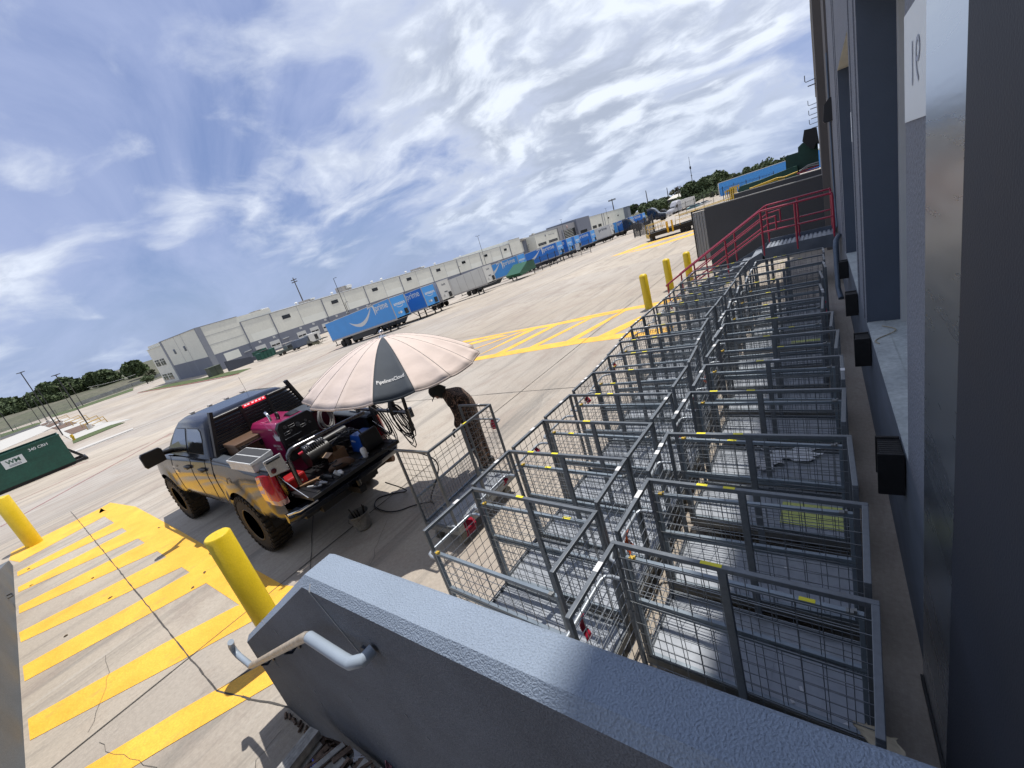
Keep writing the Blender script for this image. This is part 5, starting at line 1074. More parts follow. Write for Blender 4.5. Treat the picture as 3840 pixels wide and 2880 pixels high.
# low retaining wall beside the drive-in ramp
rwl = thing('retaining_wall', 'low dark grey retaining wall beside the warehouse ramp', 'wall', (-112, 42, 0)); mb = MB(); O2_ = Vector((-112, 42, 0))
mb.prism([at_x(*cD(*p), -112) - O2_ for p in ((1262, 650), (1500, 605), (1630, 580), (1702, 716), (1330, 790))], (-.4, 0, 0)); M_rw = mat('retaining_dark', (.055, .062, .082), .85); mb.build('wall', M_rw, rwl); mb = MB(); mb.prism([at_x(*cD(*p), -118) - O2_ for p in ((1640, 590), (1760, 545), (1830, 575), (1850, 620), (1660, 645))], (-.4, 0, 0)); mb.build('far_leg', M_rw, rwl)
# right-hand blocks
for nm, lb, y0, y1, zt, xo, low in (('warehouse_block', 'tall white end block of the long warehouse', 188.3, 198.6, 7.7, .3, True), ('warehouse_block', 'lower recessed white block between two taller ones', 198.6, 214, 5.5, -6, True), ('office_block', 'white office block with two window bands and a wall sign', 214.2, 241.6, 6.75, .3, False), ('office_block', 'white office block with small high windows beside the dark tower', 292, 360.4, 8.35, .3, False)):
    t = wbld(nm, lb); w_ = wal(t, y0, y1, zt, WXF + xo, 40, low)
    if y0 == 198.6: bx(t, 'window', M_win, (WXF - 6, 203.4, 2.4), (WXF - 5.9, 207, 3.4)); bx(t, 'dark_return', M_w2, (WXF - 40, 210, WG), (WXF - 5.8, 214.1, 6.2))
    if y0 == 214.2:
        for a, b_ in ((216, 225.4), (228.7, 239.6)):
            f = bx(t, 'window', M_win, (WXF + .3, a, .3), (WXF + .36, b_, 1.7))
            for k in range(1, 6): bx(f, 'mullion', M_w3, (WXF + .36, a + (b_ - a) * k / 6 - .08, .3), (WXF + .4, a + (b_ - a) * k / 6 + .08, 1.7))
            bx(f, 'transom', M_w3, (WXF + .36, a, .95), (WXF + .41, b_, 1.07))
        mb = MB(); mb.text('Gateway Center', 1.15, q_((WXF + .4, 233.4, 4.5)), (0, 1, 0), (0, 0, 1)); mb.lathe(q_((WXF + .38, 226.0, 4.9)), [(.65, 0), (.65, .05), (.01, .06)], 12, axis='x'); mb.build('lettering', M_w2, t)
    if y0 == 292:
        for a, b_, z0, z1 in ((294, 301, 0, 1.9), (304, 310, 0, 1.9), (324.5, 327, 3.6, 4.6), (345, 347.5, 3.3, 4.3)): bx(t, 'window', M_win, (WXF + .3, a, z0), (WXF + .36, b_, z1))
        bx(t, 'panel_joint', M_w3, (WXF + .3, 313.5, -4), (WXF + .5, 314.2, 8.3)); bx(t, 'panel_joint', M_w3, (WXF + .3, 317.5, -4), (WXF + .5, 317.8, 8.3))
t = wbld('entrance_block', 'grey glazed entrance block with white grid windows'); bx(t, 'wall', mat('entrance_grey', (.26, .26, .27), .8), (WXF - 20, 241.8, WG), (WXF + 1, 265.4, 8.0)); f = bx(t, 'window', M_win, (WXF + 1, 248.5, -3), (WXF + 1.1, 264.5, 4.6))
for k in range(8): bx(f, 'transom', M_w1b, (WXF + 1.1, 248.5, -2.2 + k * .9), (WXF + 1.2, 260.5, -2.05 + k * .9))
mb = MB(); mb.lathe(q_((WXF + 1.05, 254, 6.2)), [(.95, 0), (.95, .08), (.01, .1)], 14, axis='x'); mb.build('round_emblem', mat('emblem_rose', (.36, .26, .25), .7), t)
bx(t, 'column', M_w3, (WXF + 1, 245.5, WG), (WXF + 1.6, 246.6, 5)); bx(t, 'dark_tower', M_w2, (WXF - 20, 265.4, WG), (WXF + 2.5, 286.5, 9.3)); bx(t, 'window', M_win, (WXF + 2.5, 268.5, -.6), (WXF + 2.6, 279, 1.5)); bx(t, 'link_wall', M_w1, (WXF - 20, 286.5, WG), (WXF, 292, 7.7))
# roof plant
M_hv = mat('hvac_metal', (.30, .28, .26), .5, .3, var=.2, scale=.8)
for i, (y, z, w_, h_, d_) in enumerate(((59.3, 6.3, 4.0, 1.7, 4), (89.6, 6.3, 3.8, 1.8, 4), (75.5, 6.3, 3.0, .8, 5), (127, 6.3, 3.4, .9, 5), (206.5, 5.7, 6, 1.4, 4), (222, 6.9, 1, 1.2, 1))):
    t = thing('rooftop_unit', ('boxy rooftop unit nearest the left end of the warehouse roof', 'large rooftop unit behind the first lamp post', 'flat rooftop unit between the two larger ones', 'flat rooftop unit farther right on the long roof', 'rooftop unit on the recessed block', 'small vent on the office block roof')[i], 'rooftop unit', (WXF - 5 - d_, y, z), 0, 'rooftop units'); mb = MB(); mb.box((0, 0, 0), (d_, w_, h_)); mb.build('casing', M_hv, t, bevel=.05)
    mb = MB(); mb.prism([(d_ - .02, w_ * .45, h_ * .35), (d_ + .9, w_ * .45, h_ * .5), (d_ + .9, w_ * .45, h_ * .95), (d_ - .02, w_ * .45, h_)], (0, w_ * .5, 0)); mb.build('intake_hood', M_roofm, t)
for i, y in enumerate((53.5, 71, 84, 101, 105.5, 118, 135, 152)):
    mb = MB(); mb.cyl((WXF - 3, y, 6.3), (WXF - 3, y, 6.9), .35, n=8); mb.cyl((WXF - 3, y, 6.9), (WXF - 3, y, 7.15), .55, .3, n=8); tag(mb.build('roof_vent', M_roofm), 'small white roof vent, number %s from the left end of the long roof' % ('one two three four five six seven eight'.split()[i]), 'roof vent', 'small roof vents')
# ------------------------------------------------------------ trailers
M_tb = mat('trailer_blue', (0.055, 0.28, 0.66), 0.45, var=0.05, scale=.6)
M_tb2 = mat('trailer_blue_deep', (0.018, 0.155, 0.52), 0.45, var=0.05, scale=.6)
M_tw = mat('trailer_white', (0.55, 0.55, 0.52), 0.5, var=0.06, scale=.7)
M_logo = mat('logo_white', (0.60, 0.61, 0.60), 0.6, var=.03)
M_logog = mat('logo_dark', (0.05, 0.06, 0.08), 0.6)
M_alu = mat('trailer_aluminium', (0.36, 0.35, 0.34), 0.45, .4, var=.15, scale=3)
M_under = mat('chassis_black', (0.010, 0.011, 0.013), 0.6)
def smile(mb, x0, x1, z0, S, y):
    """crescent with a hooked arrow, laid out on the trailer side"""
    n = 22; up, lo = [], []
    for i in range(n + 1):
        t = i / n; x = x0 + (x1 - x0) * t; sag = -S * (1.0 - (2 * t - .86) ** 2 / .74) * .52; th = S * .15 * math.sin(math.pi * min(1, t * 1.02)) ** .8
        up.append((x, y, z0 + sag + (t * .34 * S))); lo.append((x, y, z0 + sag + (t * .34 * S) - th * 2.2))
    vs = up + lo; mb.add(vs, [(i, n + 1 + i, n + 2 + i, i + 1) for i in range(n)])
    ax, az = x1 + .05 * S, z0 + .52 * S; h = S
    pth = [(ax - .75 * h, az - .02 * h), (ax - .45 * h, az + .12 * h), (ax - .05 * h, az + .15 * h), (ax + .12 * h, az + .02 * h), (ax + .13 * h, az - .35 * h), (ax + .04 * h, az - .72 * h)]; wd = [.03, .09, .12, .12, .09, .03]
    L2, R2 = [], []
    for i, (x, z) in enumerate(pth):
        a = pth[max(i - 1, 0)]; b_ = pth[min(i + 1, len(pth) - 1)]; d = Vector((b_[0] - a[0], 0, b_[1] - a[1])).normalized(); nn = Vector((-d.z, 0, d.x)) * wd[i] * h
        L2.append((x + nn.x, y, z + nn.z)); R2.append((x - nn.x, y, z - nn.z))
    mb.add(L2 + R2, [(i, 6 + i, 7 + i, i + 1) for i in range(5)])
def trailer(yc, label, style='prime', xn=-43.6, pitch=None, yaw=0.0, zoff=0.0, L3=16.15, detail=True):
    t = thing('semi_trailer', label, 'trailer', (xn, yc, gz(xn) + zoff), 0, 'parked semi trailers'); p = math.atan2(gz(xn) - gz(xn - 14), 14) if pitch is None else pitch; t.rotation_euler = (0, -p, yaw)
    body = {'prime': M_tb, 'deep': M_tb2, 'white': M_tw, 'plain': M_tw}[style]; H0, H1 = 1.18, 4.08
    mb = MB(); mb.box((-L3, -1.29, H0 + .22), (-.06, 1.29, H1 - .06)); bdy = mb.build('body', body, t)
    mb = MB(); mb.box((-L3 + .1, -1.30, H1 - .06), (-.02, 1.30, H1)); mb.build('roof', M_roofm, bdy)
    mb = MB(); mb.box((-L3, -1.305, H0), (-.03, -1.25, H0 + .22)); mb.box((-L3, 1.25, H0), (-.03, 1.305, H0 + .22)); mb.box((-L3, -1.25, H0), (-.03, 1.25, H0 + .05)); 
    if detail and style != 'plain':
        for k in range(26): mb.box((-L3 + .4 + k * .6, -1.312, H0 + .24), (-L3 + .5 + k * .6, -1.29, H0 + .30))
    mb.build('side_rail', M_alu, bdy)
    for y in (-1.30, 1.22): mb = MB(); mb.box((-.09, y, H0 + .05), (0, y + .08, H1 - .03)); mb.build('corner_post', M_alu, bdy)
    nf = MB(); nf.box((-.06, -1.22, H0 + .22), (-.03, 1.22, H1 - .06)); nose = nf.build('nose_panel', M_tw if style in ('white', 'plain') else M_tb, t)
    tx = MB(); ink = M_logog if style == 'white' else M_logo
    if style in ('prime', 'deep', 'white'): tx.text('prime', 1.18 if style != 'white' else 1.0, (-2.05, -1.30, 3.12), (1, 0, 0), (0, 0, 1), bold=.015)
    if style in ('prime', 'deep') : smile(tx, -10.2, -3.9, 3.0, 1.55, -1.30)
    if style == 'plain':
        for k in range(9): tx.box((-L3 + 1.6 + k * 1.7, -1.306, H0 + .25), (-L3 + 1.66 + k * 1.7, -1.29, H1 - .1))
        tx.build('panel_seam', M_alu, bdy)
    else: tx.build('logo', ink, bdy)
    tx = MB(); lt = M_logo if style in ('prime', 'deep') else M_logog
    if style in ('prime', 'deep'):
        tx.text('amazon', .62, (-.025, .05, 2.92), (0, 1, 0), (0, 0, 1), bold=.02)
        for i in range(8): a = -1 + i / 4; b_ = -1 + (i + 1) / 4; f = lambda u: 2.80 - .14 * (1 - u * u); tx.add([(-.025, a * .55, f(a)), (-.025, b_ * .55, f(b_)), (-.025, b_ * .55, f(b_) - .06), (-.025, a * .55, f(a) - .06)], [(0, 1, 2, 3)])
    else: tx.text('prime' if style == 'white' else 'Swift', .42, (-.025, .0, 3.35), (0, 1, 0), (0, 0, 1), bold=.02); tx.box((-.028, -.3, 2.35), (-.02, .35, 2.5))
    tx.build('lettering', lt, nose)
    pk = MB(); pk.box((-.03, .45, 1.55), (.10, .95, 2.25)); pk.build('connector_box', M_under, nose)
    for y, m_ in ((-.55, M_alu), (-.18, M_logo)): pk = MB(); pk.prism([(-.028, y + .2, 1.95), (-.028, y, 2.15), (-.028, y - .2, 1.95), (-.028, y, 1.75)], (.01, 0, 0)); pk.build('placard', m_, nose)
    for y in (-.7, .62): pk = MB(); pk.bar((-2.9, y, H0), (-2.9, y, .08), .14, .14); pk.box((-3.1, y - .15, 0), (-2.7, y + .15, .08)); pk.build('landing_leg', M_under, t)
    pk = MB(); pk.bar((-2.9, -.7, .75), (-2.9, .62, .75), .08, .08); pk.bar((-2.9, -.7, .4), (-4.2, -.5, H0), .06, .06); pk.build('leg_brace', M_under, t)
    for xw in (-L3 + 2.2, -L3 + 3.5):
        for y in (-1.25, .83):
            pk = MB(); pk.lathe((xw, 0, .5), [(.26, y), (.46, y), (.5, y + .05), (.5, y + .37), (.46, y + .42), (.26, y + .42)], 20, axis='y'); wv = pk.build('wheel', M_tyre, t)
            pk = MB(); yo = y if y < 0 else y + .42; sg = 1 if y < 0 else -1; pk.lathe((xw, 0, .5), [(.27, yo + .005 * sg), (.2, yo + .10 * sg), (.08, yo + .10 * sg), (.07, yo + .01 * sg), (.01, yo)], 16, axis='y'); pk.build('rim', M_tw, wv)
    pk = MB(); pk.box((-L3 + 1.3, -.5, .75), (-L3 + 4.3, .5, H0)); pk.build('bogie', M_under, t)
    for y in (-.9, .8): pk = MB(); pk.bar((-L3 + .12, y, H0), (-L3 + .12, y, .55), .08, .08); pk.build('bumper_post', M_under, t)
    pk = MB(); pk.box((-L3 + .08, -1.2, .45), (-L3 + .18, 1.2, .57)); pk.build('underride_bar', M_under, t)
    if style in ('prime', 'deep') and detail: pk = MB(); pk.prism([(-4.6, -1.15, H0), (-L3 + 5.2, -1.15, H0), (-L3 + 4.8, -1.15, .45), (-5.6, -1.15, .45)], (0, .04, 0)); pk.build('side_skirt', mat('skirt_dark', (.03, .032, .034), .6), t)
    return t
def ny(F, p): return at_x(*F(*p), -43.6).y + 1.3
T_ = [(cA, (1050, 470), 'prime', 'blue trailer with big white smile, nearest in the row'), (cA, (1482, 300), 'deep', 'deeper blue trailer second in the row, behind the nearest one'), (cB, (-38, 775), 'plain', 'white trailer with white nose third in the row'),
      (cB, (602, 580), 'plain', 'long plain white trailer standing alone, ribbed side in full view'), (cB, (1078, 410), 'prime', 'blue trailer right of the long white one, ending at the green dumpster'), (cB, (1617, 220), 'deep', 'deep blue trailer with smile right of the green dumpster'),
      (cB, (1755, 175), 'deep', 'blue trailer squeezed in just right of the one with the smile behind the fence'), (cB, (1868, 150), 'prime', 'blue trailer behind the white board on the fence'), (cC, (428, 620), 'deep', 'deep blue trailer reading prime just left of the grey white one'),
      (cC, (695, 535), 'white', 'off white trailer with dark prime lettering'), (cC, (792, 510), 'prime', 'narrow blue trailer right of the off white one')]
for F, p, s, lb in T_: trailer(ny(F, p) , lb, s)
p = at(*cC(985, 640)); trailer(at_x(*cC(985, 480), -40).y + 1.3, 'blue trailer hitched to the dark tractor by the gate', 'deep', xn=-40.0)
trailer(at_x(*cC(1150, 390), -42).y + 1.3, 'blue trailer behind the large dark tractor', 'deep', xn=-42.0)
# tractors
M_cabd = mat('tractor_navy', (0.008, 0.012, 0.022), 0.2, coat=.6)
def tractor(loc, rz, mt, label, s=1.0):
    t = thing('semi_tractor', label, 'truck', loc, rz, 'semi tractors'); t.scale = (s, s, s)
    mb = MB(); rg = []
    for x, zt, zb, w_ in ((-1.6, 3.9, .9, 1.2), (-.6, 3.95, .9, 1.2), (.3, 3.5, .9, 1.15), (.9, 2.7, .9, 1.05), (1.3, 2.05, .8, 1.0), (2.9, 1.75, .6, .92), (3.15, 1.4, .55, .85)): rg.append([(x, -w_, zb), (x, w_, zb), (x, w_, zt - .35), (x, w_ * .8, zt), (x, -w_ * .8, zt), (x, -w_, zt - .35)])
    mb.loft(rg, smooth=False); mb.build('cab', mt, t, bevel=.08)
    for sy in (-1, 1):
        mb = MB(); mb.prism([(-.1, sy * 1.165, 2.0), (.85, sy * 1.10, 2.0), (.55, sy * 1.12, 2.75), (-.1, sy * 1.165, 2.8)], (0, sy * .02, 0)); mb.build('side_window', M_glass, t)
        for x in (2.0, -2.2, -3.5): mb = MB(); mb.lathe((x, 0, .5), [(.26, sy * .85), (.46, sy * .85), (.5, sy * .9), (.5, sy * 1.15), (.46, sy * 1.2), (.1, sy * 1.18), (.01, sy * 1.15)], 18, axis='y'); mb.build('wheel', M_tyre, t)
        mb = MB(); mb.bar((.95, sy * 1.25, 1.9), (.95, sy * 1.25, 2.6), .1, .25); mb.build('mirror', M_black, t)
        mb = MB(); mb.box((3.0, sy * .5, .9), (3.18, sy * .85, 1.15)); mb.build('headlight', M_chrome, t)
    mb = MB(); mb.add([(1.32, -.9, 2.1), (1.32, .9, 2.1), (.72, .85, 2.85), (.72, -.85, 2.85)], [(0, 1, 2, 3)]); mb.build('windscreen', M_glass, t)
    mb = MB(); mb.box((-4.4, -.4, .7), (1, .4, .95)); mb.build('chassis', M_under, t); mb = MB(); mb.box((3.1, -1.1, .35), (3.3, 1.1, .75)); mb.build('bumper', M_chrome, t)
    return t
q = at(*cC(1075, 612)); tractor((q.x - 1.6, q.y, q.z), 0, M_cabd, 'dark tractor with its hood out, nearest the open gate', 1.0)
q = at(*cC(1400, 470)); tractor((q.x - 1.6, q.y, q.z), 0, M_cabd, 'large dark tractor in the middle of the group', 1.15)
M_silv = mat('tractor_silver', (.40, .40, .42), .35, .2)
q = at(*cC(1560, 395)); tractor((q.x + 1.5, q.y - 2, q.z), R(-112), M_silv, 'silver grey tractor coupled to a white box trailer', 1.15)
q = at(*cC(1480, 420)); tractor((q.x, q.y - 2, q.z), R(-8), M_black, 'black tractor between the navy and the silver one', .8)
trailer(q.y + 2.5, 'white box trailer coupled behind the silver tractor', 'plain', xn=q.x + 3.4, pitch=0.0, yaw=R(-99), L3=14)
# blue van trailer seen side on, beyond the compactor
t = thing('semi_trailer', 'long plain blue trailer side on above the dark screen walls', 'trailer', (-14, 118, 0), 0, 'parked semi trailers')
pa, pb, pc = at_y(*cZ(530, 620), 118), at_y(*cZ(1452, 300), 118), at_y(*cZ(562, 800), 118); b0 = Vector((-14, 118, 0))
mb = MB(); mb.prism([pa - b0, pb - b0 + Vector((6, 0, 0)), Vector((pb.x + 20, 118, pc.z)) - b0, pc - b0], (0, 2.6, 0)); mb.build('body', mat('trailer_blue_far', (.05, .26, .62), .45), t); mb = MB(); mb.bar(pa - b0 + Vector((0, -.03, .03)), pb - b0 + Vector((6, -.03, .03)), .12, .12); mb.build('top_rail', M_tw, t); mb = MB(); mb.box((pa.x + 14 - .15, -.05, pc.z), (pa.x + 14, .1, pa.z)); mb.build('corner_post', M_tw, t)  # body in one plain blue of its own, white top rail and post
# ------------------------------------------------------------ roll-off container at the left, small dumpsters
M_wm = mat('container_dark_green', (0.008, 0.068, 0.048), 0.5, var=0.2, scale=1.5, fine=.15, bscale=8)
ga, gb = at(*cG(650, 965)), at(*cG(0, 1235)); dv = (gb - ga); dv.z = 0; dv.normalize(); ang = math.atan2(dv.y, dv.x)
t = thing('roll_off_container', 'dark green roll off waste container at the left edge of the yard', 'dumpster', (ga.x, ga.y, ga.z), ang, 'waste containers')
sgn = -1 if Vector((-math.sin(ang), math.cos(ang), 0)).dot(Vector((-1, 0, 0))) < 0 else 1   # depth direction away from camera
LC, DC, HC = 8.2, 2.45 * sgn, 2.42
mb = MB(); mb.box((0.02, 0, .22), (LC, .06 * sgn, HC)); mb.box((0.02, DC, .22), (LC, DC - .06 * sgn, HC)); mb.box((0.02, .06 * sgn, .22), (LC, DC - .06 * sgn, .3)); mb.box((LC - .06, .06 * sgn, .3), (LC, DC - .06 * sgn, HC)); mb.box((.02, .06 * sgn, .3), (.08, DC - .06 * sgn, HC)); bdy = mb.build('body', M_wm, t)
mb = MB(); 
for y in (0, DC): mb.bar((0, y, HC), (LC, y, HC), .12, .1)
mb.build('top_rail', M_wm, bdy)
mb = MB()
for y in (.25 * sgn, DC - .25 * sgn): mb.bar((-.55, y, .12), (LC, y, .12), .18, .2)
mb.bar((-.55, 0.1 * sgn, .1), (-.55, DC - .1 * sgn, .1), .16, .16); mb.bar((0, .05 * sgn, 1.0), (-.5, .1 * sgn, .2), .1, .1); mb.bar((0, DC - .1 * sgn, 1.0), (-.5, DC - .2 * sgn, .2), .1, .1); mb.build('skid_frame', M_under, t)
ux_ = (-1, 0, 0)
def on_side(u, v):
    d = ray(u, v); k = (ga.x * d.y - ga.y * d.x) / (dv.y * d.x - dv.x * d.y); P_ = ga + dv * k; return k, EYE + d.z * (P_.x / d.x) - ga.z
sk, sz_ = on_side(*cG(115, 955)); print('sign at', sk, sz_); mb = MB(); yo = -.012 * sgn; mb.box((sk - .52, yo, sz_ - .32), (sk + .52, 0, sz_ + .32)); sg_ = mb.build('sign', M_signw, bdy)
mb = MB(); mb.text('WM', .38, (sk, yo * 1.6, sz_ - .05), ux_, (0, 0, 1), bold=.03); mb.build('lettering', mat('wm_dark', (.03, .10, .07), .6), sg_); mb = MB(); mb.box((sk - .3, yo * 1.5, sz_ - .24), (sk + .3, yo, sz_ - .20)); mb.box((sk - .3, yo * 1.5, sz_ - .16), (sk + .3, yo, sz_ - .13)); mb.build('small_print', M_w2, sg_)
mb = MB(); mb.text('340 CRH', .26, (1.25, yo * 1.4, 2.02), ux_, (0, 0, 1), bold=.02); mb.build('lettering', M_signw, bdy)
for i, (p, s, m_, lb) in enumerate((((cE(500, 1290)), 2.0, M_wm, 'green dumpster by the first dock doors of the warehouse'), ((cE(400, 1265)), 1.6, M_wm, 'smaller green dumpster against the retaining wall'), ((cD(1180, 830)), 1.3, mat('transformer_green', (.07, .085, .06), .6), 'olive green transformer cabinet by the warehouse corner'))):
    q = at(*p); t = thing('dumpster' if i < 2 else 'transformer_box', lb, 'dumpster' if i < 2 else 'transformer', q, .1); mb = MB()
    if i < 2:
        mb.prism([(0, -s, .2), (0, s, .2), (0, s, 2.0), (0, -s, 1.8)], (-2.0, 0, 0)); mb.build('body', m_, t)
        for k in range(5): mb = MB(); mb.box((0, -s + .1 + k * s * .45, .2), (.08, -s + .25 + k * s * .45, 1.8)); mb.build('rib', m_, t)
        mb = MB(); mb.box((-1.9, -s * .6, 2.0), (0, s * .4, 2.06)); mb.build('lid', M_black, t)
    else: mb.box((-2, -s, 0), (0, s, 2.1)); mb.box((-2.2, -s - .2, 2.1), (.1, s + .2, 2.2)); mb.build('body', m_, t); mb = MB(); mb.box((0, -.03, .2), (.02, .03, 2.0)); mb.build('door_seam', M_under, t)
mb = MB(); mb.prism([at_x(*cB(*p), -41) - Vector((-41, 66, -2)) for p in ((1205, 475), (1290, 450), (1330, 560), (1130, 670), (1100, 640))], (-3, 0, 0)); o = thing('dumpster', 'bright green sloped dumpster between two blue trailers', 'dumpster', (-41, 66, -2), 0, None); mb.build('body', mat('dumpster_green', (.010, .085, .045), .5), o); mb = MB(); mb.bar(at_x(*cB(1205, 475), -40.9) - Vector((-41, 66, -2)), at_x(*cB(1290, 450), -40.9) - Vector((-41, 66, -2)), .15, .1); mb.build('lid', M_under, o)
# ------------------------------------------------------------ verges, islands, kerbs (ground cover)
M_grass = mat('mown_grass', (0.050, 0.080, 0.022), 0.95, scale=.6, fine=.35, bscale=6, col2=(.085, .105, .035))
M_dry = mat('dry_scrub_ground', (0.115, 0.105, 0.075), 0.95, scale=.03, fine=.3, bscale=.5, col2=(.065, .075, .04))
M_mulch = mat('brown_mulch', (0.13, 0.085, 0.062), 0.95, var=.2, scale=.8, fine=.25, bscale=5)
M_kerb = mat('pale_kerb', (0.46, 0.44, 0.41), 0.85, var=.1)
M_kred = mat('red_kerb', (0.26, 0.06, 0.045), 0.8, var=.15)
def patch(name, mt, pts, dz, kind='structure', n=1):
    mb = Paint(); c = sum((Vector((p[0], p[1], 0)) for p in pts), Vector()) / len(pts)
    P = [Vector((p[0], p[1], 0)) for p in pts]
    for i in range(len(P)):      # fan of thin triangles so it follows the slope
        a, b_ = P[i], P[(i + 1) % len(P)]
        N2 = 8
        for k in range(N2):
            t0, t1 = k / N2, (k + 1) / N2
            A0, B0, A1, B1 = c.lerp(a, t0), c.lerp(b_, t0), c.lerp(a, t1), c.lerp(b_, t1)
            if k == 0: mb.poly([c, A1, B1], dz)
            else: mb.poly([A0, A1, B1, B0], dz)
    return tag(mb.build(name, mt), kind=kind)
V2 = lambda *p: [at(*cN(*q)) for q in p]
cd_ = lambda *p: [at(*cD(*q)) for q in p]
patch('grass_verge', M_grass, cd_((80, 1072), (700, 965), (1460, 812), (1640, 738), (1330, 790), (1150, 850), (600, 935), (400, 985), (250, 1030)), .05)
mb = Paint(); kp = cd_((60, 1085), (400, 1025), (700, 974), (1100, 900), (1470, 818))
for a, b_ in zip(kp, kp[1:]): mb.line(a, b_, .45, .09)
tag(mb.build('red_kerb_line', M_kred), kind='structure')
pts = V2((700, 722), (1195, 520), (1150, 525), (1060, 545), (850, 625), (690, 690)); patch('grass_island', M_grass, pts, .06)
for q in (((610, 605), (690, 635), (910, 550), (800, 535)), ((490, 575), (560, 590), (740, 525), (660, 510)), ((430, 555), (470, 568), (610, 508), (560, 498)), ((380, 545), (410, 552), (500, 512), (470, 508))): patch('mulch_bed', M_mulch, V2(*q), .08)
patch('pale_paving', mat('new_pale_concrete', (.44, .43, .40), .9, var=.05), V2((600, 640), (690, 690), (1060, 545), (1270, 480), (1000, 520), (640, 480), (520, 490), (380, 550), (0, 790), (0, 700), (330, 560), (520, 470)), .03)
patch('pale_kerb_line', M_kerb, V2((720, 800), (1270, 585), (1270, 572), (710, 785)), .05)
mb = Paint()
for a, b_ in ((cG(640, 870), cG(1110, 690)), (cG(1110, 690), cG(1550, 520))): mb.line(at(*a), at(*b_), .55, .02)
tag(mb.build('white_line', M_kerb), kind='structure')
patch('grass_verge', M_grass, V2((500, 470), (700, 410), (1270, 215), (1270, 190), (700, 385), (480, 450)), .06)
patch('grass_verge', M_grass, V2((0, 635), (330, 530), (400, 515), (380, 535), (0, 665)), .06)
patch('road', mat('asphalt_far', (.07, .07, .07), .9), V2((0, 662), (380, 538), (400, 545), (0, 690)), .05)
# scrub land beyond the fence (left) and beyond the yard (right)
def land(name, xa, xb, ya, yb, f, nx, ny_, mt, kind='structure'):
    mb = MB(); vs = []
    for i in range(nx + 1):
        for k in range(ny_ + 1):
            x = xa + (xb - xa) * i / nx; y = ya + (yb - ya) * k / ny_; vs.append((x, y, f(x, y)))
    mb.add(vs, [(i * (ny_ + 1) + k, (i + 1) * (ny_ + 1) + k, (i + 1) * (ny_ + 1) + k + 1, i * (ny_ + 1) + k + 1) for i in range(nx) for k in range(ny_)], 0, True); return tag(mb.build(name, mt), kind=kind)
from mathutils import noise as mn
land('scrub_ground', -900, -262, -200, 330, lambda x, y: gz(x) + min(1, (-262 - x) / 60) * (3.6 + 1.2 * mn.noise((x * .01, y * .01, 0)) + max(0, (-300 - x)) * .016) + .05, 24, 24, M_dry)
land('hills', -1300, 400, 330, 1750, lambda x, y: gz(x) + max(0, (y - 330) / 60) ** .8 * (1.35 + .5 * mn.noise((x * .003, y * .003, 5))) * (1.0 if x > -120 else max(.15, 1 - (-120 - x) / 500)) - .3, 40, 30, M_dry)
# ------------------------------------------------------------ fences
M_link = mat('chain_link_grey', (.20, .21, .22), .6, .4)
def fence(name, label, P, h, mt, post=.08, gap=.0, pick=.12, group=None, rails=(0.12, .92), step=None, pr=.012):
    t = thing(name, label, 'fence', P[0], 0, group); o = Vector(P[0])
    for a, b_ in zip(P, P[1:]):
        a = Vector(a); b_ = Vector(b_); L2_ = (b_ - a).length; n = max(1, round(L2_ / 2.6)) if not step else max(1, round(L2_ / step)); mb = MB(); m = max(2, int(L2_ / pick))
        for i in range(m): p = a.lerp(b_, (i + .5) / m) - o; mb.bar(p + Vector((0, 0, .08)), p + Vector((0, 0, h)), pr * 2, pr * 2)
        for r_ in rails: mb.bar(a - o + Vector((0, 0, h * r_)), b_ - o + Vector((0, 0, h * r_)), .05, .04)
        mb.build('panel', mt, t)
        for i in range(n + 1): p = a.lerp(b_, i / n) - o; mb = MB(); mb.box((p.x - post / 2, p.y - post / 2, p.z), (p.x + post / 2, p.y + post / 2, p.z + h + .1)); mb.build('post', mt, t)
    return t
fl = [at(*cB(*p)) for p in ((1360, 530), (1500, 550), (1640, 492))]; fe = [at(*cC(*p)) for p in ((20, 1045), (125, 1003), (275, 960), (432, 912))]
f0 = Vector((-44, 84, gz(-44))); fence('steel_fence', 'black picket fence in front of the blue trailers', [Vector((-41.5, 66.5, gz(-41.5))), Vector((-41.0, 77.5, gz(-41))), fe[3]], 2.5, M_pole, pick=.3)
wb = thing('fence_board', 'small white board hung on the black picket fence', 'sign', fe[2] + Vector((.15, -.15, 1.2)), math.radians(60)); mb = MB(); mb.box((-.1, -.8, 0), (-.05, .8, 1.25)); mb.build('board', M_signw, wb)
g0 = at(*cC(1038, 705)); g1 = at(*cC(1310, 635)); fence('slide_gate', 'black sliding yard gate standing half open', [g0, g1], 2.3, M_pole, post=.16, pick=.22, rails=(.05, .9), step=6)
fence('steel_fence', 'black picket fence beyond the yellow yard ramp', [Vector((-24, 100, -.8)), Vector((-14, 92, 0)), Vector((-5.5, 84, 0))], 2.7, M_pole, pick=.3)
for k, (P, lb) in enumerate((([(-196, 5), (-222, 20), (-238, 46), (-248, 90)], 'grey chain link fence along the far left verge'),)): fence('chain_link_fence', lb, [Vector((x, y, gz(x))) for x, y in P], 2.2, M_link, pick=.5, rails=(.98,), step=7, pr=.02)
mb = MB(); sl = [Vector((x, y, gz(x))) for x, y in ((-262, 30), (-275, 70), (-300, 130), (-330, 220))]
for a, b_ in zip(sl, sl[1:]): mb.prism([a, b_, b_ + Vector((0, 0, 2.4)), a + Vector((0, 0, 1.6))], (-.3, 0, 0))
t = thing('retaining_wall', 'pale grey block wall stepping along the scrub behind the fence', 'wall'); mb.build('wall', mat('block_wall', (.20, .205, .20), .9, var=.2, scale=.2, fine=.2, bscale=1), t)
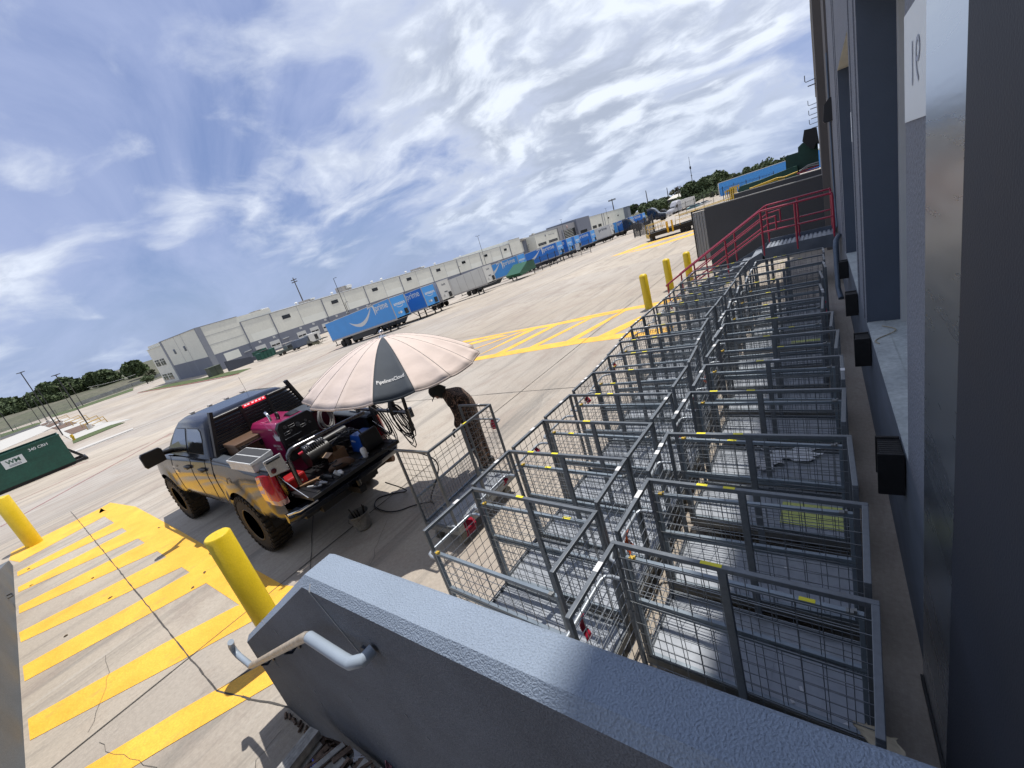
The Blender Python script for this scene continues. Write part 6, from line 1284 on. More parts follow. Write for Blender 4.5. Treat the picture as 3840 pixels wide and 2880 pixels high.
# ------------------------------------------------------------ lamp posts and utility poles
def lamp_post(p, h, label, arms=1, az=0.0, r=.10, group='lamp posts', base=False):
    t = thing('lamp_post', label, 'lamp post', p, az, group); mb = MB(); mb.cyl((0, 0, 0), (0, 0, h), r, r * .7, n=8); mb.build('pole', M_pole, t)
    for s_ in ((1, -1) if arms == 2 else (1,)): mb = MB(); mb.bar((0, 0, h - .05), (.6 * s_, 0, h), .06, .06); mb.box((.3 * s_, -.16, h - .02), (.9 * s_, .16, h + .08)); mb.build('lamp_head', M_pole, t)
    if base: mb = MB(); mb.cyl((0, 0, 0), (0, 0, .75), .38, n=12); mb.build('concrete_base', M_kerb, t)
    return t
def pole_px(F, b, tp, X, label, **k):
    p = at_x(*F(*b), X); g = Vector((X, p.y, gz(X))); z = at_x(*F(*tp), X).z; return lamp_post(g, z - g.z, label, **k)
pole_px(cA, (465, 665), (250, 165), -108, 'tall lamp post rising behind the nearest blue trailer', az=R(60)); pole_px(cA, (485, 665), (405, 500), -112, 'short lamp post right beside the tall one behind the nearest trailer', az=R(60))
pole_px(cB, (640, 530), (510, 130), -110, 'tall double lamp post behind the long white trailer', arms=2, az=R(60)); pole_px(cB, (290, 660), (225, 565), -112, 'short lamp post behind the lone white trailer', az=R(70))
pole_px(cB, (1235, 335), (1190, 260), -112, 'short lamp post in front of the recessed white block', az=R(70)); pole_px(cC, (70, 700), (15, 455), -108, 'double lamp post in front of the glazed entrance', arms=2, az=R(70)); pole_px(cC, (680, 540), (630, 300), -108, 'double lamp post in front of the last white block', arms=2, az=R(70))
def post_z(F, b, tp, label, **k):
    g = at(*F(*b)); d = ray(*F(*tp)); h = Vector((d.x, d.y)).length; z = EYE + d.z * (Vector((g.x, g.y)).length / h); return lamp_post(g, z - g.z, label, **k)
post_z(cN, (865, 580), (525, 70), 'lamp post on a round concrete base beside the nearest mulch bed', arms=2, az=R(20), base=True); post_z(cN, (590, 545), (350, 205), 'lamp post beside the second mulch bed', arms=2, az=R(20), base=True)
q = at(*cN(575, 615)); post_z(cN, (600, 640), (185, 48), 'tallest lamp post, rising from behind the green roll off container', arms=2, az=R(20)); post_z(cN, (465, 520), (270, 250), 'lamp post beside the third mulch bed', az=R(20), base=True); post_z(cN, (388, 520), (255, 262), 'thin lamp post just left of the third mulch bed', az=R(20)); post_z(cN, (130, 606), (-12, 370), 'lamp post at the very left edge by the verge', az=R(20), r=.16)
M_wood = mat('pole_wood', (.09, .08, .07), .9)
def utility(p, h, label, r=.16, cross=True, az=0.0):
    t = thing('utility_pole', label, 'utility pole', p, az, 'utility poles'); mb = MB(); mb.cyl((0, 0, 0), (0, 0, h), r, r * .6, n=6); mb.build('pole', M_wood, t)
    if cross:
        for z in (h * .93, h * .86): mb = MB(); mb.bar((-r * 7, 0, z), (r * 7, 0, z), r, r); mb.build('cross_arm', M_wood, t)
def util_px(F, b, tp, Y, label, **k):
    d = ray(*F(*b)); 
    p = at_y(*F(*b), Y); g = Vector((p.x, Y, p.z)); z = at_y(*F(*tp), Y).z; utility(g, z - g.z, label, **k)
def util_x(F, b, tp, X, label, **k): p = at_x(*F(*b), X); z = at_x(*F(*tp), X).z; utility(Vector((X, p.y, p.z - 3)), z - p.z + 3, label, **k)
util_x(cN, (785, 348), (655, 130), -235, 'wooden utility pole at the foot of the wooded bank', r=.14); util_x(cN, (685, 375), (540, 158), -238, 'slim pole with a lamp in front of the wooded bank', r=.12, cross=False); util_x(cN, (795, 155), (755, 85), -420, 'distant utility pole topping the wooded bank', r=.3); util_x(cN, (252, 335), (232, 308), -600, 'tiny distant pole at the left end of the wood', r=.3)
util_x(cE, (1050, 360), (880, -40), -200, 'leaning looking power pole behind the warehouse roof', r=.35); mb = None
for i, (b, tp, Y, lb, r_, cr) in enumerate((((745, 320), (710, 170), 420, 'tall thin mast behind the last white block', .35, True), ((1225, 280), (1180, 55), 480, 'tall bare pole left of the low roofed building', .4, False), ((1500, 160), (1472, 15), 480, 'bare pole behind the roofed building', .35, False), ((1650, 170), (1615, -5), 300, 'pole with cross arms in front of the roofed building', .2, True), ((1080, 320), (1070, 262), 520, 'short distant power pole over the tree line', .35, True), ((1425, 215), (1415, 148), 480, 'pole rising from the trees beside the roofed building', .3, True), ((985, 330), (975, 285), 600, 'faint far pole left of the tree line', .3, False), ((1280, 270), (1268, 215), 600, 'faint far pole above the scrub', .3, False), ((1180, 285), (1168, 240), 620, 'second faint far pole above the scrub', .3, False), ((1850, 40), (1845, -15), 420, 'pole over the roofed building gable', .25, True))): util_px(cC, b, tp, Y, lb, r=r_ * 1.5, cross=cr)
p = at_y(*cZ(185, 690), 600); zt = at_y(*cZ(120, 250), 600).z; t = thing('radio_mast', 'very tall lattice radio mast on the skyline', 'mast', (p.x, 600, p.z)); mb = MB(); mb.cyl((0, 0, 0), (0, 0, zt - p.z), .45, .2, n=6); mb.build('mast', M_pole, t); mb = MB(); mb.cyl((0, 0, (zt - p.z) * .62), (0, 0, (zt - p.z) * .70), 1.0, n=6); mb.cyl((0, 0, (zt - p.z) * .4), (0, 0, (zt - p.z) * .42), .9, n=6); mb.build('antenna', M_pole, t)
t = thing('water_tower', 'grey block tower just right of the white office block', 'tower', at_y(*cC(905, 370), 450)); hh_ = at_y(*cC(905, 290), 450).z - t.location.z; mb = MB(); mb.box((-4, -4, -6), (4, 4, hh_)); mb.build('shaft', M_w3, t); mb = MB(); mb.box((-4.2, -4.2, hh_), (4.2, 4.2, hh_ + .8)); mb.build('cap', M_w2, t)
# power lines
mb = MB()
for a, b_, Xa, Xb in (((0, 350), (250, 270), -420, -420), ((250, 270), (650, 130), -420, -420), ((650, 130), (1270, -20), -420, -420)):
    A_, B_ = at_x(*cN(*a), Xa), at_x(*cN(*b_), Xb); mb.tube([A_.lerp(B_, k / 8) - Vector((0, 0, 1.5 * math.sin(math.pi * k / 8))) for k in range(9)], .06, 4)
tag(mb.build('power_line', M_wood), 'thin power line sagging across the sky above the wood', 'cable')
mb = MB(); A_, B_ = at_x(*cN(830, 185), -240), at_x(*cN(1290, 60), -240); mb.tube([A_.lerp(B_, k / 6) - Vector((0, 0, .5 * math.sin(math.pi * k / 6))) for k in range(7)], .05, 4); tag(mb.build('power_line', mat('pale_wire', (.4, .4, .4), .5)), 'pale wire crossing in front of the wooded bank', 'cable')
# ------------------------------------------------------------ trees
M_leaf = [mat('leaves_dark', (.046, .070, .030), .85, scale=.5, col2=(.085, .115, .050)), mat('leaves_mid', (.055, .085, .030), .8, scale=.8, col2=(.095, .125, .045)), mat('leaves_dull', (.050, .058, .028), .8, scale=.8, col2=(.080, .086, .045))]
M_bark = mat('bark', (.06, .048, .038), .9)
def crown_mesh(seed, w_, h_, n, ls, lobes=7):
    rd = random.Random(seed); mb = MB(); L3 = [(Vector((rd.uniform(-.55, .55) * w_, rd.uniform(-.55, .55) * w_, h_ * rd.uniform(.35, .8))), rd.uniform(.28, .5) * w_) for _ in range(lobes)]
    for i in range(n):
        c, r_ = rd.choice(L3); v = Vector((rd.gauss(0, 1), rd.gauss(0, 1), rd.gauss(0, 1))).normalized() * r_ * rd.uniform(.45, 1.08); p = c + Vector((v.x, v.y, v.z * .75))
        if p.z < .05 * h_: continue
        a = Vector((rd.uniform(-1, 1), rd.uniform(-1, 1), rd.uniform(-.6, .6))).normalized(); b_ = a.cross(Vector((rd.uniform(-1, 1), rd.uniform(-1, 1), rd.uniform(-1, 1)))).normalized(); s_ = ls * rd.uniform(.5, 1.3)
        mb.add([p + a * s_, p + b_ * s_ * .8, p - a * s_ * .9, p - b_ * s_ * .7], [(0, 1, 2, 3)])
    return mb
protos = []
for k in range(4):
    mb = crown_mesh(40 + k, 3.6, 6.5, 520, .42); t = thing('tree', 'x', 'tree', (0, 0, -500), 0, 'trees beyond the yard'); cr = mb.build('crown', M_leaf[k % 3], t)
    rd = random.Random(k); mb = MB(); mb.tube([(0, 0, -1), (.1, 0, 1.5), (.2, .1, 3.6)], .2, 6, rs=[.28, .2, .1])
    for _ in range(4): a = rd.uniform(0, 6.28); mb.tube([(.12, 0, 1.8), (1.3 * math.cos(a), 1.3 * math.sin(a), 3.6 + rd.uniform(0, 1))], .1, 5, rs=[.12, .05])
    mb.build('trunk', M_bark, t); protos.append(t)
rt_ = random.Random(77); nt_ = 0
def plant(p, s_, label):
    global nt_; k = nt_ % 4; nt_ += 1
    t = copy_tree(protos[k]); t.location = p; t.scale = (s_ * rt_.uniform(.9, 1.2), s_ * rt_.uniform(.9, 1.2), s_ * rt_.uniform(.85, 1.1)); t.rotation_euler = (0, 0, rt_.uniform(0, 6.28)); t['label'] = label; return t
right_trees = [(250, 650, 260, 2.2, 'round tree right behind the roofed building'), (330, 680, 250, 1.8, 'tree left of the blue trailer, mid slope'), (400, 650, 260, 2.0, 'tree touching the blue trailer corner'), (450, 690, 230, 1.7, 'low tree under the blue trailer corner'), (300, 760, 220, 1.6, 'low bushy tree behind the parked cars'), (380, 780, 210, 1.6, 'pale bushy tree behind the fence right of the cars'), (480, 770, 200, 1.6, 'bushy tree next to the blue trailer foot'), (220, 780, 230, 1.5, 'dark tree above the silver tractor'), (560, 590, 330, 2.0, 'first of the treetops above the blue trailer roof'), (650, 560, 330, 1.9, 'rounded treetop over the left part of the blue trailer'), (740, 530, 330, 1.8, 'small treetop above the middle of the blue trailer'), (940, 470, 300, 1.9, 'pointed treetop above the right half of the blue trailer'), (1030, 440, 300, 2.0, 'treetop beside a pole over the blue trailer'), (1100, 425, 310, 1.8, 'small treetop right of the pole'), (1180, 400, 310, 1.9, 'rounded treetop near the compactor'), (1280, 370, 290, 2.4, 'broad tree beside the compactor'), (1350, 345, 290, 2.5, 'tallest tree beside the compactor'), (1420, 325, 290, 2.3, 'tree partly hidden by the compactor'), (60, 740, 360, 2.0, 'tree at the left gable of the roofed building')]
for u, v, Y, s_, lb in right_trees:
    p = at_y(*cZ(u, v), Y); s_ *= .72; plant((p.x, Y, p.z - 4.2 * s_), s_, lb)
SLOPE = ['dark tree left of two close trees below the distant poles', 'dull tree right of the first slope tree', 'lone round tree at the bend of the slope', 'bushy tree touching the silver tractor roof', 'low tree behind the silver tractor', 'low scrubby tree left of the silver tractor', 'tree on the ridge left of the roofed building', 'tree half hidden by the left end of the long pale roof', 'large tree on the crest right of the gable', 'large tree below the crest, right of the gable', 'broad tree above the screen wall corner', 'pale tree lower on the slope right of the gable', 'bushy tree just above the parked cars', 'tree between the roofed building and the cars', 'small far tree at the left end of the ridge']
for i, (u, v, Y, s_) in enumerate(((1320, 250, 380, 1.7), (1380, 235, 380, 1.8), (1230, 290, 330, 2.0), (1430, 320, 260, 1.5), (1380, 340, 240, 1.4), (1300, 330, 300, 1.4), (1740, 50, 420, 2.2), (1600, 100, 420, 2.4), (1940, 80, 300, 2.4), (2020, 110, 280, 2.2), (2100, 130, 260, 2.2), (1980, 190, 230, 2.0), (2120, 200, 220, 1.8), (1880, 190, 260, 1.7), (1180, 310, 400, 1.5))):
    p = at_y(*cC(u, v), Y); s_ *= .8; plant((p.x, Y, p.z - 3.6 * s_), s_, SLOPE[i])
for i, (u, v) in enumerate(((1270, 1000), (200, 930), (1150, 1030))):
    q = at(*(cD(290, 900) if i == 0 else cD(205, 955) if i == 1 else cD(240, 930))); plant(q - Vector((0, 0, .5)), (1.0, .8, .6)[i], ('rounded shrub tree at the left corner of the warehouse', 'smaller shrub tree left of the warehouse corner', 'little bush between the two shrub trees')[i])
for t in protos:
    for ch in kids(t): bpy.data.objects.remove(ch)
    bpy.data.objects.remove(t)
def wood(name, label, P, h, n, ls, seed, base=-1):
    rd = random.Random(seed); mbs = MB(); seg = [(Vector(a), Vector(b_)) for a, b_ in zip(P, P[1:])]; tot = sum((b_ - a).length for a, b_ in seg); L4 = []
    for a, b_ in seg:
        m = max(2, int((b_ - a).length / (h * .8)))
        for i in range(m): c = a.lerp(b_, (i + rd.random()) / m); L4.append((c + Vector((rd.uniform(-h, h * .4), rd.uniform(-h, h) * .4, h * rd.uniform(.25, .62))), h * rd.uniform(.35, .62)))
    for i in range(n):
        c, r_ = rd.choice(L4); v = Vector((rd.gauss(0, 1), rd.gauss(0, 1), rd.gauss(0, 1))).normalized() * r_ * rd.uniform(.6, 1.06); p = c + v
        a = Vector((rd.uniform(-1, 1), rd.uniform(-1, 1), rd.uniform(-.5, .7))).normalized(); b_ = a.cross(Vector((rd.uniform(-1, 1), rd.uniform(-1, 1), rd.uniform(-1, 1)))).normalized(); s_ = ls * rd.uniform(.5, 1.3)
        mbs.add([p + a * s_, p + b_ * s_ * .8, p - a * s_, p - b_ * s_ * .8], [(0, 1, 2, 3)], 0 if rd.random() < .7 else 1)
    return tag(mbs.build(name, [M_leaf[0], M_leaf[1]]), kind='stuff')
wood('far_wood', '', [at_x(*cN(-40, 500), -420), at_x(*cN(100, 440), -400), at_x(*cN(250, 385), -390), at_x(*cN(430, 320), -380), at_x(*cN(650, 250), -370), at_x(*cN(850, 190), -360), at_x(*cN(1050, 150), -345), at_x(*cN(1300, 110), -320), at_x(*cN(1420, 60), -300)], 9.5, 28000, 1.0, 5)
wood('far_wood', '', [at_x(*cN(-40, 500), -370), at_x(*cN(150, 430), -350), at_x(*cN(480, 340), -340), at_x(*cN(700, 290), -330)], 5, 6000, .9, 6)
wood('scrub', '', [at_y(*cC(915, 385), 560), at_y(*cC(1050, 345), 560), at_y(*cC(1220, 310), 540), at_y(*cC(1400, 270), 520), at_y(*cC(1500, 250), 500)], 9, 9000, 1.3, 8)
wood('scrub', '', [at_y(*cC(1180, 370), 260), at_y(*cC(1320, 340), 250), at_y(*cC(1500, 300), 240), at_y(*cC(1800, 250), 230)], 5, 5000, .6, 9)
wood('scrub', '', [at_y(*cZ(200, 800), 240), at_y(*cZ(400, 740), 240), at_y(*cZ(600, 700), 260)], 8, 9000, .7, 10)
wood('scrub', '', [at_y(*cZ(500, 620), 350), at_y(*cZ(900, 500), 350), at_y(*cZ(1200, 410), 340), at_y(*cZ(1500, 335), 330)], 3.8, 8000, .6, 12)
# roofed building on the rise
t = thing('roofed_building', 'pale gabled metal roofed building on the rise at the right', 'building', (0, 330, 0)); fy = lambda u, v, Y=330: at_y(*cC(u, v), Y) - Vector((0, 330, 0))
mb = MB(); a0, a1, r0_, r1_ = fy(1480, 190), fy(1800, 110), fy(1560, 120, 342), fy(1860, 30, 342)
mb.add([a0, a1, r1_, r0_], [(0, 1, 2, 3)]); mb.prism([a1, fy(1900, 40, 346), fy(1905, 75, 346), fy(1835, 150)], (0, .2, 0)); o = mb.build('roof', mat('roof_pale_tan', (.48, .46, .40), .6, var=.05), t); sm = o.modifiers.new('s', 'SOLIDIFY'); sm.thickness = .3
mb = MB(); mb.prism([fy(1465, 205), fy(1490, 190), fy(1800, 112), fy(1870, 90), fy(1840, 150), fy(1470, 240)], (0, 6, 0)); mb.build('wall', M_w3, t)
for k in range(6): mb = MB(); c = fy(1500 + k * 45, 205 - k * 12.5) + Vector((0, -.1, 0)); mb.box((c.x - 1, c.y - .1, c.z - 1), (c.x + 1, c.y, c.z + 1)); mb.build('window', M_win, t)
# parked cars
def car(p, az, mt, label):
    t = thing('parked_car', label, 'car', p, az, 'parked cars on the far lot'); mb = MB(); rg = []
    for x, zt, w_ in ((-2.2, .85, .75), (-2.1, 1.0, .85), (-1.3, 1.05, .88), (-.9, 1.45, .70), (.4, 1.48, .70), (1.1, 1.02, .88), (2.0, .88, .85), (2.2, .6, .75)): rg.append([(x, -w_ * 1.0, .3), (x, w_, .3), (x, w_, min(zt, .95)), (x, w_ * .85, zt), (x, -w_ * .85, zt), (x, -w_, min(zt, .95))])
    mb.loft(rg, smooth=False); mb.build('body', mt, t, bevel=.05)
    for sy in (-1, 1):
        mb = MB(); mb.prism([(-1.15, sy * .80, 1.02), (.9, sy * .80, 1.02), (.35, sy * .72, 1.40), (-.85, sy * .72, 1.38)], (0, sy * .02, 0)); mb.build('side_window', M_glass, t)
        for x in (-1.35, 1.4): mb = MB(); mb.cyl((x, sy * .7, .33), (x, sy * .9, .33), .33, n=14); mb.build('wheel', M_tyre, t)
cm = [mat('car_teal', (.10, .22, .25), .3, .3), mat('car_pale', (.45, .48, .48), .3), mat('car_grey', (.12, .12, .13), .3, .3), mat('car_white', (.55, .55, .54), .35)]
for i, (u, v, m_, lb) in enumerate(((1845, 300, 0, 'pale teal car left of the other parked cars'), (1905, 275, 1, 'light blue car second on the far lot'), (1985, 250, 3, 'white car right of the light blue one'), (2010, 240, 2, 'grey car behind the white one'))):
    p = at_y(*cC(u, v), 165 + i * 3); g = (p.x, p.y, p.z - .3); car(g, .3 + i * .1, cm[m_], lb)
for i, (u, v) in enumerate(((1300, 360), (1350, 335), (1180, 375))): p = at_y(*cC(u, v), 330); car((p.x, p.y, p.z), .2, cm[3 if i != 1 else 1], ('white car on the rise behind the trailers', 'pale car farther right on the rise', 'white car at the left end of the rise')[i])
land('far_lot', -40, 30, 130, 210, lambda x, y: at_y(*cC(1900, 320), 150).z + (y - 150) * .03, 4, 4, mat('far_lot_tan', (.36, .31, .25), .9))
# ------------------------------------------------------------ yellow yard ramp
A_ = at(*cC(1285, 752)); ax0 = Vector((A_.x, A_.y, 0))
t = thing('yard_ramp', 'black mobile loading ramp with yellow side rails', 'ramp', ax0, R(24), )
mb = MB(); mb.prism([(-.25, 0, .66), (-.25, 0, .50), (0, 0, .42), (7.5, 0, .62), (7.5, 0, .85)], (0, 2.1, 0)); mb.build('deck', M_under, t)
for y in (-.05, 2.1): mb = MB(); mb.prism([(-.25, y, .38), (7.5, y, .40), (7.5, y, .95), (-.25, y, .72)], (0, .08, 0)); mb.build('side_beam', M_under, t)
for x in (0.0, 4.4): mb = MB(); mb.box((x, .1, 0), (x + .3, 2.0, .5)); mb.build('axle_stand', M_under, t)
for x in (2.9, 3.4): mb = MB(); mb.lathe((x, -.12, .26), [(.05, 0), (.26, 0), (.26, .2), (.05, .2)], 14, axis='y'); mb.build('wheel', M_tyre, t)
for y in (-.05, 2.15):
    mb = MB(); mb.tube([(-.2, y, .62), (-.2, y, 1.5), (1.4, y, 1.6), (1.45, y, .72)], .03, 6); mb.tube([(-.2, y, 1.1), (1.4, y, 1.15)], .02, 6); rl = mb.build('side_rail', M_yelr, t)
    mb = MB(); mb.tube([(2.7, y, .8), (2.75, y, 1.62), (7.4, y, 1.78), (7.45, y, .9)], .03, 6); mb.tube([(2.75, y, 1.2), (7.4, y, 1.35)], .02, 6); mb.build('side_rail', M_yelr, t)
    for k in range(6): x = -.05 + k * .26; mb = MB(); mb.bar((x, y, .7), (x, y, 1.46), .018, .018); mb.build('infill_bar', M_grd, rl)
mb = MB(); mb.prism([(-.27, 0, .66), (-.27, 2.1, .66), (-.27, 2.1, .3), (-.27, 0, .3)], (-.05, 0, 0)); mb.build('end_plate', M_yelr, t)
for x in (1.45, 1.9, 6.4): mb = MB(); mb.box((x, -.14, .35), (x + .16, -.06, 1.45)); mb.build('corner_guard', M_yelr, t)
for i, (u, v) in enumerate(((690, 790), (720, 770), (760, 735))):
    p = at_y(*cZ(u, v), 60); t2 = thing('barrier', ('yellow', 'second yellow', 'third yellow')[i] + ' upright barrier beyond the screen wall', 'barrier', (p.x, 60, p.z - 1.0), 0, 'yellow barriers'); mb = MB()
    for k in range(5): mb.box((k * .22 - .5, 0, 0), (k * .22 - .42, .08, 1.7))
    mb.box((-.55, .02, .1), (.55, .06, .2)); mb.box((-.55, .02, 1.5), (.55, .06, 1.6)); mb.build('frame', M_yelr, t2)
# ------------------------------------------------------------ small vehicles in front of the warehouse
q = at(*cE(830, 1200)); t = thing('work_pickup', 'grey green pickup with a ladder rack parked at the warehouse doors', 'truck', q, R(96)); M_gg = mat('pickup_grey_green', (.10, .12, .11), .3, .2)
mb = MB(); rg = []
for x, zt, w_ in ((-2.7, 1.1, .9), (-.6, 1.1, .93), (-.5, 1.75, .75), (.9, 1.8, .75), (1.5, 1.2, .93), (2.7, 1.05, .9), (2.8, .7, .85)): rg.append([(x, -w_, .45), (x, w_, .45), (x, w_, min(zt, 1.1)), (x, w_ * .95, zt), (x, -w_ * .95, zt), (x, -w_, min(zt, 1.1))])
mb.loft(rg, smooth=False); mb.build('body', M_gg, t)
for sy in (-1, 1):
    mb = MB(); mb.prism([(-.4, sy * .84, 1.15), (1.35, sy * .86, 1.15), (.9, sy * .74, 1.7), (-.4, sy * .74, 1.7)], (0, sy * .02, 0)); mb.build('side_window', M_glass, t)
    for x in (-1.8, 1.9): mb = MB(); mb.cyl((x, sy * .75, .4), (x, sy * .97, .4), .4, n=14); mb.build('wheel', M_tyre, t)
    mb = MB(); mb.tube([(-2.6, sy * .85, 1.1), (-2.5, sy * .8, 2.3), (2.2, sy * .8, 2.3), (2.6, sy * .85, 1.1)], .04, 5); mb.tube([(-.6, sy * .8, 2.3), (-.6, sy * .85, 1.1)], .04, 5); mb.build('ladder_rack', M_alu, t)
q = at(*cE(1180, 1090)); t = thing('generator_trailer', 'small trailer carrying a white generator and a blue box', 'trailer', q, R(92)); mb = MB(); mb.box((-4.2, -1, .6), (4.2, 1, .75)); mb.build('flatbed', M_under, t)
mb = MB(); mb.box((-.2, -.9, .75), (2.6, .9, 2.6)); mb.build('generator', M_tw, t); mb = MB(); mb.box((-.25, -.6, 1.2), (-.2, .6, 2.3)); mb.box((1.2, -.92, 1.0), (2.0, -.9, 2.2)); mb.build('louvre', M_under, t); mb = MB(); mb.box((-3.6, -.95, .75), (-.5, .95, 2.3)); mb.build('blue_box', mat('box_slate_blue', (.07, .09, .13), .5), t)
for x in (.2, 1.3): mb = MB(); mb.cyl((x, -1.05, .38), (x, 1.05, .38), .38, n=14); mb.build('wheels', M_tyre, t)
q = at(*cE(1290, 1080)); t = thing('brush_pile', 'heap of dry branches behind the nearest blue trailer', 'branches', q); rd = random.Random(3)
for k in range(14): a = rd.uniform(0, 6.28); mb = MB(); mb.tube([(rd.uniform(-1.5, 1.5), rd.uniform(-1.5, 1.5), .1), (1.8 * math.cos(a), 1.8 * math.sin(a), rd.uniform(.5, 1.6))], .04, 4); mb.build('branch', M_dry, t)
# low posts by the pale kerb
for i, p in enumerate(((712, 690), (640, 545), (700, 552), (790, 570), (840, 590), (540, 525))):
    q = at(*cN(*p)); t = thing('yellow_gate_arm', ('yellow hydrant post by the end of the grass island', 'yellow bar gate by the second mulch bed', 'second yellow bar gate, near the second mulch bed', 'yellow bar gate across the nearest mulch bed', 'second yellow bar gate on the nearest mulch bed', 'yellow bar gate by the third mulch bed')[i], 'barrier', q, R(30), 'yellow bar gates'); mb = MB()
    if i == 0: mb.cyl((0, 0, 0), (0, 0, .9), .15, n=10); mb.cyl((-.25, 0, .6), (.25, 0, .6), .09, n=8); mb.build('post', M_yelr, t)
    else: mb.tube([(0, 0, 0), (0, 0, 1.0), (0, 3.0, 1.1), (0, 3.2, 0)], .07, 6); mb.tube([(0, .3, .5), (0, 3.1, .6)], .05, 6); mb.build('arm', mat('faded_yellow', (.42, .28, .08), .7), t)
# ------------------------------------------------------------ the welder in camouflage, bowed over his work
def camo_mat(name, base, line, scale):
    m = bpy.data.materials.new(name); m.use_nodes = True; nt = m.node_tree; N = nt.nodes.new; L = nt.links.new; b = nt.nodes['Principled BSDF']; b.inputs['Roughness'].default_value = .9
    tc = N('ShaderNodeTexCoord'); n = N('ShaderNodeTexNoise'); L(tc.outputs['Object'], n.inputs['Vector']); n.inputs['Scale'].default_value = scale; n.inputs['Detail'].default_value = 1.5; n.inputs['Distortion'].default_value = 1.6
    # thin wandering contour lines of the noise
    a = N('ShaderNodeMath'); a.operation = 'MULTIPLY'; L(n.outputs[0], a.inputs[0]); a.inputs[1].default_value = 7.0
    f = N('ShaderNodeMath'); f.operation = 'FRACT'; L(a.outputs[0], f.inputs[0])
    g = N('ShaderNodeMath'); g.operation = 'SUBTRACT'; L(f.outputs[0], g.inputs[0]); g.inputs[1].default_value = .5
    h_ = N('ShaderNodeMath'); h_.operation = 'ABSOLUTE'; L(g.outputs[0], h_.inputs[0])
    r_ = N('ShaderNodeMapRange'); L(h_.outputs[0], r_.inputs[0]); r_.inputs[1].default_value = .08; r_.inputs[2].default_value = .17; r_.inputs[3].default_value = 1; r_.inputs[4].default_value = 0
    x = N('ShaderNodeMix'); x.data_type = 'RGBA'; L(r_.outputs[0], x.inputs[0]); x.inputs[6].default_value = (*base, 1); x.inputs[7].default_value = (*line, 1); L(x.outputs[2], b.inputs['Base Color']); return m
M_camo = camo_mat('camo_cloth', (.022, .016, .013), (.24, .145, .10), 7.5)
M_skin = mat('skin_tanned', (.30, .12, .085), .55, var=.08)
M_cap = mat('cap_black', (.010, .012, .011), .8, var=.3, scale=20)
M_glv = mat('glove_dark', (.03, .028, .028), .8)
M_boot = mat('boot_dark', (.02, .015, .012), .6)
PB = Vector((-4.70, 4.46, 0))
FW = Vector((-.80, -.60, 0)).normalized(); SD = Vector((-FW.y, FW.x, 0))   # forward and left of the figure
def pp(f, s, z): return PB + FW * f + SD * s + Vector((0, 0, z))
def skin(name, joints, edges, mt, root=0, lvl=2, parent=None):
    me = bpy.data.meshes.new(name); me.from_pydata([tuple(j[0]) for j in joints], edges, []); o = bpy.data.objects.new(name, me); COL.objects.link(o)
    s = o.modifiers.new('skin', 'SKIN'); s.use_smooth_shade = True
    for i, v in enumerate(me.skin_vertices[0].data): v.radius = joints[i][1] if isinstance(joints[i][1], tuple) else (joints[i][1], joints[i][1]); v.use_root = (i == root)
    u = o.modifiers.new('sub', 'SUBSURF'); u.levels = lvl; u.render_levels = lvl
    dg = bpy.context.evaluated_depsgraph_get(); dg.update(); m2 = bpy.data.meshes.new_from_object(o.evaluated_get(dg)); o.modifiers.clear(); o.data = m2; m2.name = name
    m2.materials.clear(); m2.materials.append(mt)
    for p in m2.polygons: p.use_smooth = True
    if parent: o.parent = parent; o.matrix_parent_inverse = parent.matrix_world.inverted()
    return o
pers = thing('person', 'worker in dark camouflage and black cap, head bowed behind the lone cart', 'person', PB)
bpy.context.view_layer.update()
J = [(pp(-.02, 0, .95), (.21, .185)), (pp(-.01, 0, 1.12), (.225, .195)), (pp(.04, 0, 1.28), (.235, .20)), (pp(.13, 0, 1.41), (.19, .165)), (pp(.25, 0, 1.47), (.075, .075)), (pp(.32, 0, 1.50), (.065, .065)),
     (pp(-.01, .115, .86), (.13, .13)), (pp(.03, .13, .50), (.105, .105)), (pp(-.02, .14, .12), (.075, .075)), (pp(-.01, -.115, .86), (.13, .13)), (pp(-.02, -.14, .50), (.105, .105)), (pp(-.06, -.15, .12), (.075, .075)),
     (pp(.13, .22, 1.38), (.085, .085)), (pp(.09, .30, 1.13), (.074, .074)), (pp(.20, .22, .94), (.052, .052)), (pp(.13, -.22, 1.38), (.085, .085)), (pp(.08, -.30, 1.13), (.074, .074)), (pp(.20, -.19, .93), (.052, .052))]
EJ = [(0, 1), (1, 2), (2, 3), (3, 4), (4, 5), (0, 6), (6, 7), (7, 8), (0, 9), (9, 10), (10, 11), (3, 12), (12, 13), (13, 14), (3, 15), (15, 16), (16, 17)]
skin('body', J, EJ, M_camo, parent=pers)
def fig(mb, name, mt, par=pers): o = mb.build(name, mt); o.parent = par; o.matrix_parent_inverse = pers.matrix_world.inverted(); return o
# head, tilted steeply down
HC = pp(.345, 0, 1.52); hx = (FW * .55 + Vector((0, 0, -.83))).normalized(); hs = SD; hz = hs.cross(hx) * -1
if hz.z < 0: hz = -hz
def hp_(x, y, z): return HC + hx * x + hs * y + hz * z
mb = MB(); rings = []
for k in range(13):
    a = math.pi * k / 12 - math.pi / 2; z = .125 * math.sin(a); c = math.cos(a); rings.append([hp_((.098 * math.cos(t) * c * (1.0 if z > -.05 else .92)) + (.012 if z < -.03 else 0), .078 * math.sin(t) * c * (1 if z > -.04 else .85), z) for t in [2 * math.pi * i / 16 for i in range(16)]])
mb.loft(rings); hd = fig(mb, 'head', M_skin)
mb = MB(); mb.loft([[hp_(.092, -.014, -.03), hp_(.092, .014, -.03), hp_(.098, 0, .02)], [hp_(.120, -.012, -.035), hp_(.120, .012, -.035), hp_(.10, 0, .022)]]); fig(mb, 'nose', M_skin, hd)
